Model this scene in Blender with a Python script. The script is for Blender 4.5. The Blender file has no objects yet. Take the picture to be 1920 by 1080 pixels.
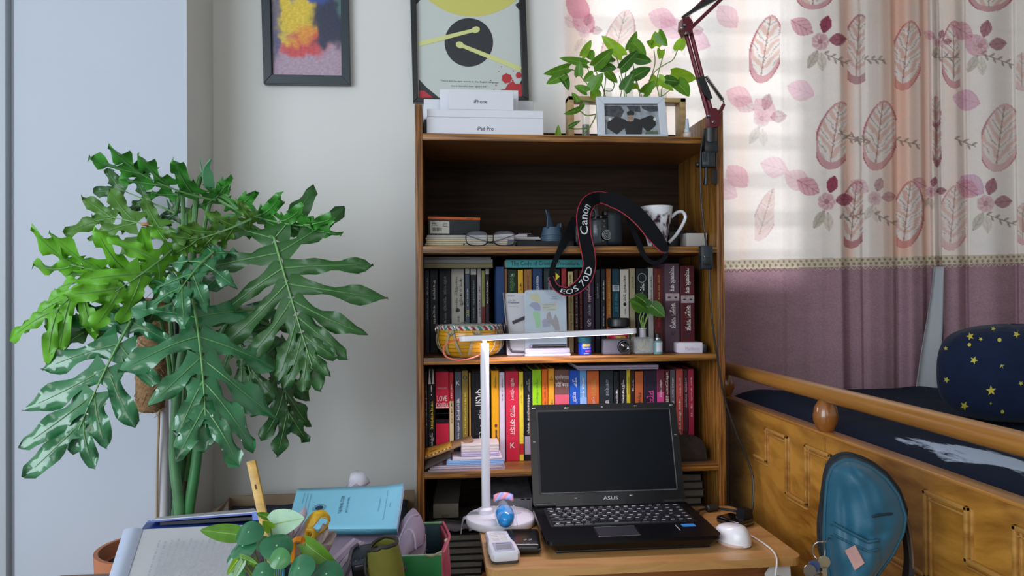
import bpy, bmesh, math, random
import numpy as np
from mathutils import Vector, Matrix, noise
from mathutils.bvhtree import BVHTree
sc = bpy.context.scene
C = sc.collection
rad = math.radians
rnd = random.Random(7)

# ---------------------------------------------------------------- camera
F = 1387.0                                   # focal length in pixels of a 1920 wide frame
YAW, ROLL, PITCH = rad(5.475), rad(0.379), rad(0.47)
EYE = Vector((0, 0, 1.0))
_f = Vector((math.sin(YAW), math.cos(YAW), 0)); _r = Vector((math.cos(YAW), -math.sin(YAW), 0)); _u = Vector((0, 0, 1))
CF = _f*math.cos(PITCH) + _u*math.sin(PITCH); _u2 = _u*math.cos(PITCH) - _f*math.sin(PITCH)
CR = _r*math.cos(ROLL) - _u2*math.sin(ROLL); CU = _u2*math.cos(ROLL) + _r*math.sin(ROLL)
cd = bpy.data.cameras.new('camera'); cam = bpy.data.objects.new('camera', cd); C.objects.link(cam)
cd.sensor_width = 36; cd.lens = 36*F/1920; cd.clip_start = .02
mw = Matrix.Identity(4)
for i in range(3):
    mw[i][0] = CR[i]; mw[i][1] = CU[i]; mw[i][2] = -CF[i]; mw[i][3] = EYE[i]
cam.matrix_world = mw
sc.camera = cam

# ---------------------------------------------------------------- light and exposure
sc.view_settings.view_transform = 'Standard'; sc.view_settings.look = 'None'
sc.view_settings.gamma = 1; sc.view_settings.use_curve_mapping = False
sc.view_settings.exposure = 0.0
w = bpy.data.worlds.new('daylight'); sc.world = w; w.use_nodes = True
wn = w.node_tree.nodes; wn['Background'].inputs[0].default_value = (.80, .90, 1.0, 1); wn['Background'].inputs[1].default_value = 1.1
def area(name, loc, target, sx, sy, power, col):
    l = bpy.data.lights.new(name, 'AREA'); l.shape = 'RECTANGLE'; l.size = sx; l.size_y = sy; l.energy = power; l.color = col
    o = bpy.data.objects.new(name, l); C.objects.link(o); o.location = loc
    o.rotation_euler = (Vector(target)-Vector(loc)).to_track_quat('-Z', 'Y').to_euler()
    return o
# daylight from the balcony door behind the camera on its left, and from the curtained window; plus an added fill
area('balcony_daylight', (-2.2, -1.15, 1.5), (.3, 1.9, .95), 2.3, 1.9, 88, (.80, .90, 1.0))
area('room_fill', (.2, -2.4, 1.9), (.3, 2.0, .9), 1.8, 1.2, 13, (1.0, .95, .90))  # added frontal fill lamp, brightens the back wall and curtain
area('window_daylight', (.80, 4.6, 1.45), (.70, 2.0, 1.40), 1.5, 1.5, 250, (.92, .95, 1.0))
cy = sc.cycles
cy.max_bounces = 8; cy.diffuse_bounces = 4; cy.glossy_bounces = 4; cy.transmission_bounces = 8; cy.transparent_max_bounces = 12
cy.caustics_reflective = False; cy.caustics_refractive = False

# ---------------------------------------------------------------- helpers
def px(x, y, Y=None, X=None, Z=None, D=None):
    """point seen at pixel (x,y) of the photo on the plane Y=, X=, Z= or at camera depth D="""
    d = CF + CR*((x-960)/F) + CU*((540-y)/F)
    if D is not None: return EYE + d*D
    if Y is not None: t = (Y-EYE.y)/d.y
    elif X is not None: t = (X-EYE.x)/d.x
    else: t = (Z-EYE.z)/d.z
    return EYE + d*t
def lin(c):
    if isinstance(c, str): c = tuple(int(c[i:i+2], 16) for i in (1, 3, 5))
    return tuple(((v/255)/12.92 if v/255 <= .04045 else ((v/255+.055)/1.055)**2.4) for v in c)
_mats = {}
def _new(name):
    m = bpy.data.materials.new(name); m.use_nodes = True
    nt = m.node_tree; return m, nt, nt.nodes['Principled BSDF']
def M(name, col=None, rough=.5, metal=0, var=0, scale=30, bump=0, bscale=None, trans=0, coat=0, alpha=1, glass=0, emit=0, spec=.5, sheen=0, attr=None):
    if name in _mats: return _mats[name]
    m, nt, b = _new(name); n, L = nt.nodes, nt.links
    c = lin(col) if col is not None else (1, 1, 1)
    b.inputs['Base Color'].default_value = (*c, 1); b.inputs['Roughness'].default_value = rough
    b.inputs['Metallic'].default_value = metal; b.inputs['Specular IOR Level'].default_value = spec
    b.inputs['Coat Weight'].default_value = coat; b.inputs['Alpha'].default_value = alpha
    b.inputs['Transmission Weight'].default_value = glass; b.inputs['Sheen Weight'].default_value = sheen
    src = None
    if attr:
        a = n.new('ShaderNodeVertexColor'); a.layer_name = attr; src = a.outputs['Color']
    if var or bump:
        tc = n.new('ShaderNodeTexCoord')
    if var:
        nz = n.new('ShaderNodeTexNoise'); nz.inputs['Scale'].default_value = scale; nz.inputs['Detail'].default_value = 4
        L.new(tc.outputs['Object'], nz.inputs['Vector'])
        mr = n.new('ShaderNodeMapRange'); mr.inputs[1].default_value = .3; mr.inputs[2].default_value = .7
        mr.inputs[3].default_value = 1-var; mr.inputs[4].default_value = 1+var
        L.new(nz.outputs['Fac'], mr.inputs[0])
        mx = n.new('ShaderNodeVectorMath'); mx.operation = 'SCALE'
        if src: L.new(src, mx.inputs[0])
        else: mx.inputs[0].default_value = c
        L.new(mr.outputs[0], mx.inputs['Scale']); src = mx.outputs[0]
    if src: L.new(src, b.inputs['Base Color'])
    if bump:
        nb = n.new('ShaderNodeTexNoise'); nb.inputs['Scale'].default_value = bscale or scale; nb.inputs['Detail'].default_value = 3
        L.new(tc.outputs['Object'], nb.inputs['Vector'])
        bp = n.new('ShaderNodeBump'); bp.inputs['Strength'].default_value = bump; bp.inputs['Distance'].default_value = .002
        L.new(nb.outputs['Fac'], bp.inputs['Height']); L.new(bp.outputs[0], b.inputs['Normal'])
    if emit:
        b.inputs['Emission Color'].default_value = (*c, 1); b.inputs['Emission Strength'].default_value = emit
    if trans:
        t = n.new('ShaderNodeBsdfTranslucent'); t.inputs[0].default_value = (*c, 1)
        if src: L.new(src, t.inputs[0])
        mi = n.new('ShaderNodeMixShader'); mi.inputs[0].default_value = trans
        L.new(b.outputs[0], mi.inputs[1]); L.new(t.outputs[0], mi.inputs[2]); L.new(mi.outputs[0], n['Material Output'].inputs[0])
    _mats[name] = m; return m
def wood(name, c1=None, c2=None, axis='X', fine=60, along=3, rough=.42, contrast=(.35, .65), coat=.15, bump=.15, warp=0.0, spec=.4):
    """streaky grain running along one axis"""
    if name in _mats: return _mats[name]
    m, nt, b = _new(name); n, L = nt.nodes, nt.links
    tc = n.new('ShaderNodeTexCoord'); mp = n.new('ShaderNodeMapping')
    mp.inputs['Scale'].default_value = [along if a == axis else fine for a in 'XYZ']
    src = tc.outputs['Object']
    if warp:
        wz = n.new('ShaderNodeTexNoise'); wz.inputs['Scale'].default_value = 2.5; L.new(src, wz.inputs['Vector'])
        ws = n.new('ShaderNodeVectorMath'); ws.operation = 'SCALE'; ws.inputs['Scale'].default_value = warp; L.new(wz.outputs['Color'], ws.inputs[0])
        wa = n.new('ShaderNodeVectorMath'); wa.operation = 'ADD'; L.new(src, wa.inputs[0]); L.new(ws.outputs[0], wa.inputs[1]); src = wa.outputs[0]
    L.new(src, mp.inputs['Vector'])
    nz = n.new('ShaderNodeTexNoise'); nz.inputs['Scale'].default_value = 1; nz.inputs['Detail'].default_value = 6; nz.inputs['Roughness'].default_value = .6
    L.new(mp.outputs[0], nz.inputs['Vector'])
    cr = n.new('ShaderNodeValToRGB'); e = cr.color_ramp.elements
    e[0].position = contrast[0]; e[0].color = (*lin(c2), 1); e[1].position = contrast[1]; e[1].color = (*lin(c1), 1)
    L.new(nz.outputs['Fac'], cr.inputs[0]); L.new(cr.outputs[0], b.inputs['Base Color'])
    b.inputs['Roughness'].default_value = rough; b.inputs['Coat Weight'].default_value = coat; b.inputs['Coat Roughness'].default_value = .3; b.inputs['Specular IOR Level'].default_value = spec
    bp = n.new('ShaderNodeBump'); bp.inputs['Strength'].default_value = bump; bp.inputs['Distance'].default_value = .001
    L.new(nz.outputs['Fac'], bp.inputs['Height']); L.new(bp.outputs[0], b.inputs['Normal'])
    _mats[name] = m; return m

def frame(o, ax, az=(0, 0, 1)):
    """matrix with x axis ax, z axis close to az, origin o"""
    x = Vector(ax).normalized(); y = Vector(az).cross(x).normalized(); z = x.cross(y)
    m = Matrix.Identity(4)
    for i in range(3): m[i][0] = x[i]; m[i][1] = y[i]; m[i][2] = z[i]; m[i][3] = o[i]
    return m
def rotz(o, deg): return Matrix.Translation(Vector(o)) @ Matrix.Rotation(rad(deg), 4, 'Z')
def wloc(o):
    p = Vector((0, 0, 0))
    while o is not None: p = p + o.location; o = o.parent
    return p
def spline(pts, k=6):
    """Catmull-Rom through points"""
    P = [Vector(p) for p in pts]; P = [P[0]*2-P[1]] + P + [P[-1]*2-P[-2]]; out = []
    for i in range(1, len(P)-2):
        for j in range(k):
            t = j/k; a, b, c, d = P[i-1:i+3]
            out.append(.5*((2*b)+(c-a)*t+(2*a-5*b+4*c-d)*t*t+(3*b-a-3*c+d)*t**3))
    out.append(P[-2]); return out
class MB:
    def __init__(s, m=None): s.v = []; s.f = []; s.mi = []; s.cur = 0; s.m = m
    def add(s, vs, fs, m=None):
        o = len(s.v); mm = m if m is not None else s.m
        s.v += [tuple(mm @ Vector(v)) if mm is not None else tuple(v) for v in vs]
        s.f += [tuple(i+o for i in f) for f in fs]; s.mi += [s.cur]*len(fs); return s
    def box(s, x0, x1, y0, y1, z0, z1, r=0, seg=2, m=None):
        vs = [(x, y, z) for z in (z0, z1) for y in (y0, y1) for x in (x0, x1)]
        fs = [(0, 2, 3, 1), (4, 5, 7, 6), (0, 1, 5, 4), (2, 6, 7, 3), (0, 4, 6, 2), (1, 3, 7, 5)]
        if not r: return s.add(vs, fs, m)
        bm = bmesh.new(); bv = [bm.verts.new(v) for v in vs]
        for f in fs: bm.faces.new([bv[i] for i in f])
        r = min(r, .49*min(abs(x1-x0), abs(y1-y0), abs(z1-z0)))
        bmesh.ops.bevel(bm, geom=bm.edges[:], offset=r, segments=seg, profile=.5, affect='EDGES')
        bm.verts.index_update()
        s.add([v.co[:] for v in bm.verts], [[v.index for v in f.verts] for f in bm.faces], m); bm.free(); return s
    def tube(s, pts, r, n=8, m=None, flat=1):
        P = [Vector(p) for p in pts]; R = r if isinstance(r, (list, tuple)) else [r]*len(P)
        vs = []; fs = []; nrm = None
        for i, p in enumerate(P):
            t = (P[min(i+1, len(P)-1)]-P[max(i-1, 0)])
            t = t.normalized() if t.length > 1e-9 else Vector((0, 0, 1))
            if nrm is None: nrm = t.orthogonal().normalized()
            nrm = (nrm-t*nrm.dot(t)); nrm = nrm.normalized() if nrm.length > 1e-6 else t.orthogonal().normalized()
            b = t.cross(nrm)
            for k in range(n):
                a = 2*math.pi*k/n; vs.append(p+(nrm*math.cos(a)*flat+b*math.sin(a))*R[i])
        for i in range(len(P)-1):
            for k in range(n):
                k2 = (k+1) % n; fs.append((i*n+k, i*n+k2, (i+1)*n+k2, (i+1)*n+k))
        fs.append(tuple(range(n))[::-1]); fs.append(tuple((len(P)-1)*n+k for k in range(n)))
        return s.add(vs, fs, m)
    def ribbon(s, pts, sides, w, th, m=None):
        """flat strap: centre points, side directions, width, thickness"""
        P = [Vector(p) for p in pts]; vs = []; fs = []; k = len(P)
        W = w if isinstance(w, (list, tuple)) else [w]*k
        for i, p in enumerate(P):
            t = (P[min(i+1, k-1)]-P[max(i-1, 0)]).normalized(); sd = Vector(sides[i] if isinstance(sides, list) else sides)
            sd = (sd-t*sd.dot(t)).normalized(); nn = t.cross(sd)*th*.5; sd = sd*W[i]*.5
            vs += [p-sd-nn, p+sd-nn, p+sd+nn, p-sd+nn]
        for i in range(k-1):
            for a in range(4):
                b = (a+1) % 4; fs.append((i*4+a, i*4+b, i*4+4+b, i*4+4+a))
        fs += [(3, 2, 1, 0), tuple((k-1)*4+a for a in range(4))]
        return s.add(vs, fs, m)
    def lathe(s, prof, c=(0, 0, 0), n=24, m=None, sx=1, sy=1):
        vs = []; fs = []; k = len(prof)
        for (r, z) in prof:
            for j in range(n):
                a = 2*math.pi*j/n; vs.append((c[0]+r*math.cos(a)*sx, c[1]+r*math.sin(a)*sy, c[2]+z))
        for i in range(k-1):
            for j in range(n):
                j2 = (j+1) % n; fs.append((i*n+j, i*n+j2, (i+1)*n+j2, (i+1)*n+j))
        if prof[0][0] > 1e-6: fs.append(tuple(range(n))[::-1])
        if prof[-1][0] > 1e-6: fs.append(tuple((k-1)*n+j for j in range(n)))
        return s.add(vs, fs, m)
    def grid(s, fn, nu, nv, m=None, thick=0):
        vs = [Vector(fn(i/nu, j/nv)) for j in range(nv+1) for i in range(nu+1)]
        fs = [(j*(nu+1)+i, j*(nu+1)+i+1, (j+1)*(nu+1)+i+1, (j+1)*(nu+1)+i) for j in range(nv) for i in range(nu)]
        return s.add(vs, fs, m)
    def prism(s, poly, mp, t0, t1):
        """extrude a 2D outline; mp(a,b,t) gives the 3D point"""
        k = len(poly); vs = [mp(a, b, t0) for a, b in poly] + [mp(a, b, t1) for a, b in poly]
        fs = [tuple(range(k))[::-1], tuple(range(k, 2*k))] + [(i, (i+1) % k, k+(i+1) % k, k+i) for i in range(k)]
        return s.add(vs, fs)
    def ball(s, c, rx, ry=None, rz=None, n=16, m=None):
        ry = ry or rx; rz = rz or rx
        pr = [(math.sin(math.pi*i/(n//2)), -math.cos(math.pi*i/(n//2))) for i in range(n//2+1)]
        mm = Matrix.Translation(Vector(c)) @ Matrix.Diagonal((rx, ry, rz, 1))
        return s.lathe(pr, (0, 0, 0), n, (m if m is not None else Matrix.Identity(4)) @ mm)
    def mesh(s, name, mats, off, smooth=True, ang=35, colors=None, cname='Col'):
        me = bpy.data.meshes.new(name)
        me.from_pydata([(v[0]-off[0], v[1]-off[1], v[2]-off[2]) for v in s.v], [], s.f)
        for m in (mats if isinstance(mats, (list, tuple)) else [mats]): me.materials.append(m)
        if s.cur or any(s.mi): me.polygons.foreach_set('material_index', s.mi)
        if smooth:
            me.shade_smooth(); me.set_sharp_from_angle(angle=rad(ang))
        if colors is not None:
            a = me.color_attributes.new(cname, 'FLOAT_COLOR', 'POINT'); a.data.foreach_set('color', np.asarray(colors, dtype=np.float32).ravel())
        me.update(); return me
    def build(s, name, mats, parent=None, smooth=True, ang=35, colors=None, thick=0, sub=0, kind=None):
        if parent is not None: off = wloc(parent)
        else:
            xs, ys, zs = zip(*s.v); off = Vector(((min(xs)+max(xs))/2, (min(ys)+max(ys))/2, min(zs)))
        o = bpy.data.objects.new(name, s.mesh(name, mats, off, smooth, ang, colors)); C.objects.link(o)
        if parent is not None: o.parent = parent
        else: o.location = off
        if thick:
            md = o.modifiers.new('thickness', 'SOLIDIFY'); md.thickness = thick; md.offset = 0
        if sub:
            md = o.modifiers.new('smooth', 'SUBSURF'); md.levels = sub; md.render_levels = sub
        if kind: o['kind'] = kind
        return o
def tag(o, label, cat, group=None):
    o['label'] = label; o['category'] = cat
    if group: o['group'] = group
    return o
def thing(name, label, cat, loc, group=None):
    o = bpy.data.objects.new(name, None); C.objects.link(o); o.location = loc; o.empty_display_size = .05
    return tag(o, label, cat, group)
def struct(name, mb, mat, parent=None, **k):
    o = mb.build(name, mat, parent, **k)
    if parent is None: o['kind'] = 'structure'
    return o
_tx = {}
def textgeo(s):
    if s in _tx: return _tx[s]
    c = bpy.data.curves.new('t', 'FONT'); c.body = s; c.size = 1; c.resolution_u = 2; c.align_x = 'CENTER'
    o = bpy.data.objects.new('t', c); C.objects.link(o)
    dg = bpy.context.evaluated_depsgraph_get(); dg.update(); me = bpy.data.meshes.new_from_object(o.evaluated_get(dg))
    vs = [v.co.copy() for v in me.vertices]; fs = [tuple(p.vertices) for p in me.polygons]
    bpy.data.objects.remove(o); bpy.data.curves.remove(c); bpy.data.meshes.remove(me)
    if not vs: _tx[s] = ([], []); return _tx[s]
    x0 = min(v.x for v in vs); x1 = max(v.x for v in vs); y0 = min(v.y for v in vs); y1 = max(v.y for v in vs)
    cx, cy_ = (x0+x1)/2, (y0+y1)/2
    _tx[s] = ([((v.x-cx)/(x1-x0), (v.y-cy_)/(y1-y0)) for v in vs], fs, (x1-x0)/(y1-y0)); return _tx[s]
def text_into(mb, s, c, ax, up, L, Hh):
    """flat lettering centred at c, running along ax over length L, height Hh"""
    g = textgeo(s)
    if not g[0]: return
    ax = Vector(ax).normalized(); up = Vector(up).normalized(); c = Vector(c)
    mb.add([c+ax*(x*L)+up*(y*Hh) for x, y in g[0]], g[1])
def text(name, s, c, ax, up, L, Hh, mat, parent):
    mb = MB(); text_into(mb, s, c, ax, up, L, Hh)
    return mb.build(name, mat, parent, smooth=False) if mb.v else None
XA, YA, ZA = Vector((1, 0, 0)), Vector((0, 1, 0)), Vector((0, 0, 1))
WHITE = M('print white', '#d9d6d0', .6); BLACK = M('print black', '#15161a', .5); GOLD = M('print gold', '#a8893c', .5)
GREYP = M('print grey', '#8b8d92', .6); REDP = M('print red', '#a02a30', .5); YELP = M('print yellow', '#d8c62c', .5)
BLKPL = M('black plastic', '#121316', .35); BLKRUB = M('black rubber', '#101114', .6)
CREAMP = M('paper', '#cfc9bd', .8, var=.05, scale=200)
# ---------------------------------------------------------------- the room
YW = 2.075                                   # back wall
wallm = M('wall paint', '#d8d7d4', .75, var=.015, scale=3, bump=.05, bscale=160)
pilm = M('pillar front tone', '#b4bac6', .7, var=.01, scale=4, bump=.04, bscale=160)  # front tone lowered and bluer to offset the strong daylight on it
floorm = M('floor tiles', '#8d8478', .4, var=.1, scale=6)
XCOR = px(400, 300, Y=YW).x                  # niche corner
YP = px(351, 300, X=XCOR).y                  # pillar front
# window opening behind the curtain
WX0, WX1 = px(1078, 300, Y=YW).x, px(1512, 300, Y=YW).x
WZ0, WZ1 = px(1460, 538, Y=YW).z, 2.15
WZC = 2.5
mb = MB()
mb.box(XCOR-.3, WX0, YW, YW+.14, 0, WZC).box(WX1, 2.4, YW, YW+.14, 0, WZC).box(WX0, WX1, YW, YW+.14, 0, WZ0).box(WX0, WX1, YW, YW+.14, WZ1, WZC)
struct('wall_back', mb, wallm, smooth=False)
xt = px(27, 300, Y=YP).x
mb = MB().box(xt, XCOR, YP, YW+.14, 0, WZC); mb.mi[5] = 1   # lighter wall tone on the niche side, lifting its shade by colour
struct('wall_pillar', mb, [pilm, wallm], smooth=False)
struct('trim_1', MB().box(px(16, 300, Y=YP).x-.35, px(16, 300, Y=YP).x, YP-.012, YP+.2, 0, WZC, .004), M('trim paint', '#b2b9c2', .6, var=.01), smooth=True)
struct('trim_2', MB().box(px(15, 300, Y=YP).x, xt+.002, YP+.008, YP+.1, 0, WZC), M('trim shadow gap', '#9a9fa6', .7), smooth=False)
struct('floor', MB().box(-3, 3, -3, YW+.2, -.08, 0), floorm, smooth=False)
struct('ceiling', MB().box(-3, 3, -3, YW+.2, WZC, WZC+.1), M('ceiling paint', '#d8d8d4', .8), smooth=False)
struct('wall_right', MB().box(2.3, 2.42, -3, YW+.14, 0, WZC), wallm, smooth=False)
# left wall with the balcony door opening, rear wall with a window opening
mb = MB(); mb.box(-2.62, -2.5, .1, YW+.14, 0, WZC).box(-2.62, -2.5, -3, -2.2, 0, WZC).box(-2.62, -2.5, -2.2, .1, 2.4, WZC)
struct('wall_left', mb, wallm, smooth=False)
mb = MB(); mb.box(-2.5, -.6, -3, -2.88, 0, WZC).box(1.8, 2.3, -3, -2.88, 0, WZC).box(-.6, 1.8, -3, -2.88, 0, .9).box(-.6, 1.8, -3, -2.88, 2.2, WZC)
struct('wall_rear', mb, wallm, smooth=False)
# window: frame, glass and a grille of horizontal bars
wt = bpy.data.objects.new('window_1', None); C.objects.link(wt); wt.location = (WX0, YW+.07, WZ0); wt['kind'] = 'structure'
frm = M('window frame paint', '#8b8f92', .4); fw = .03
xm = px(1476, 300, Y=YW).x
mb = MB(); mb.box(WX0, WX0+fw, YW+.07, YW+.11, WZ0, WZ1).box(WX1-fw, WX1, YW+.07, YW+.11, WZ0, WZ1).box(WX0, WX1, YW+.07, YW+.11, WZ0, WZ0+fw).box(WX0, WX1, YW+.07, YW+.11, WZ1-fw, WZ1)
mb.build('window_frame', frm, wt, smooth=False)
MB().box(xm-.007, xm+.007, YW+.055, YW+.11, WZ0, WZ1).build('mullion', frm, wt, smooth=False)
xm2 = px(1335, 300, Y=YW).x
MB().box(xm2-.012, xm2+.012, YW+.07, YW+.11, WZ0, WZ1).build('mullion', frm, wt, smooth=False)
for x0, x1 in ((WX0+fw, xm2), (xm2, xm), (xm, WX1-fw)):
    MB().box(x0, x1, YW+.088, YW+.092, WZ0+fw, WZ1-fw).build('pane', M('window glass', '#ffffff', .02, glass=1, alpha=.25), wt, smooth=False)
for i in range(14):
    z = px(1440, 479-67.5*i, Y=YW+.03).z
    if z < WZ1: MB().box(WX0, WX1, YW+.025, YW+.037, z-.0055, z+.0055).build('grille_bar', frm, wt, smooth=False)
# ---------------------------------------------------------------- bookcase
BF, BB = 1.712, 2.0
XL, XR, TH = -.041, .657, .0172
ZS = [1.372, 1.111, .854, .592, .335, .09]; ST = .0158; ZT = 1.438
ved = wood('bookcase edge', '#9c652a', '#4f2a0b', 'Z', 210, 5, .42, (.42, .6))
hed = wood('bookcase shelf', '#a36d2e', '#52300d', 'X', 210, 5, .42, (.42, .6))
sid = wood('bookcase side', '#94662a', '#5f3b14', 'Z', 90, 5, .42, (.4, .62), warp=.05)
bck = wood('bookcase back', '#33241a', '#1c130c', 'X', 90, 3, .7, coat=0, spec=.15)
topm = wood('bookcase shelf top', '#94663a', '#7c512a', 'X', 80, 3, .4, (.35, .7))
bc = thing('bookcase', 'tall open wooden bookcase with five shelves against the cream wall', 'bookcase', (.3, BF, 0))
MB().box(XL-TH, XL, BF, BB, 0, ZT, .0015).build('side_panel', ved, bc)
# the right side: edge strip and board share a board, the inner face has broad grain
MB().box(XR, XR+TH, BF+.004, BB, 0, ZT, .001).build('side_panel', sid, bc)
MB().box(XR-.0004, XR+TH+.0004, BF-.0002, BF+.0045, 0, ZT+.0004, .001).build('edge_strip', ved, bc)
for z in ZS:
    s_ = MB().box(XL, XR, BF+.0045, BB-.006, z-ST, z).build('shelf', topm, bc, smooth=False)
    MB().box(XL, XR, BF+.001, BF+.0046, z-ST, z+.0003, .001).build('edge_strip', hed, s_)
MB().box(XL, XR, BB-.006, BB, .05, ZT).build('back_panel', bck, bc, smooth=False)

# ---------------------------------------------------------------- standing books
ORD = ['', 'first', 'second', 'third', 'fourth', 'fifth', 'sixth', 'seventh', 'eighth', 'ninth', 'tenth', 'eleventh', 'twelfth', 'thirteenth', 'fourteenth', 'fifteenth', 'sixteenth', 'seventeenth', 'eighteenth', 'nineteenth', 'twentieth'] + ['twenty-'+k for k in ('first', 'second', 'third', 'fourth', 'fifth', 'sixth', 'seventh', 'eighth', 'ninth')] + ['thirtieth', 'thirty-first', 'thirty-second', 'thirty-third', 'thirty-fourth']
def cov(c): return M('cover '+c, c, .5, var=.06, scale=40, spec=.25)
TM = {'w': WHITE, 'k': BLACK, 'g': GOLD, 's': GREYP, 'r': REDP, 'y': YELP, 'm': M('print magenta', '#c23a86', .5), 'b': M('print dark blue', '#27406e', .5), 'n': M('print green', '#4f7d3c', .5), 'p': M('print pink', '#c9a3a8', .6), 't': M('print teal', '#2f7c8c', .6)}
def book(x0, x1, yt, col, desc, row, n, titles=(), bands=(), Yf=1.80, dep=.135):
    zb = ZS[2] if row == 'upper' else ZS[3]
    ym = 590 if row == 'upper' else 770
    a, b = px(x0+.6, ym, Y=Yf).x, px(x1-.4, ym, Y=Yf).x; zt = px((x0+x1)/2, yt, Y=Yf).z; a = max(a, XL+.0008); b = max(a+.004, min(b, XR-.001))
    o = thing('book', f'{desc}, {ORD[n]} from left, {row} book row', 'book', ((a+b)/2, Yf, zb), f'books standing in the {row} row')
    w_ = b-a; t = min(.0016, w_*.15)
    mb = MB(); mb.box(a, b, Yf, Yf+.003, zb+.0003, zt, min(.0012, w_*.2), 1).box(a, a+t, Yf+.002, Yf+dep, zb+.0003, zt).box(b-t, b, Yf+.002, Yf+dep, zb+.0003, zt)
    mb.build('cover', cov(col), o)
    MB().box(a+t, b-t, Yf+.003, Yf+dep-.004, zb+.002, zt-.003).build('pages', CREAMP, o, smooth=False)
    zz = lambda y: px((x0+x1)/2, y, Y=Yf).z
    for (y0, y1, c) in bands:
        MB().box(a+.0003, b-.0003, Yf-.0003, Yf+.001, max(zz(y1), zb+.0006), min(zz(y0), zt-.0004)).build('spine_band', cov(c), o, smooth=False)
    for tt in titles:
        s, y0, y1, c, fr = tt[:5]
        off = tt[5] if len(tt) > 5 else 0
        c0 = Vector(((a+b)/2+off*w_, Yf-.0006, (zz(y0)+zz(y1))/2))
        if fr < 0: text('title', s, c0, XA, ZA, w_*-fr, abs(zz(y0)-zz(y1)), TM[c], o)
        else: text('title', s, c0, -ZA, XA, abs(zz(y0)-zz(y1)), w_*fr, TM[c], o)
    return o, a, b, zz
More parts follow.
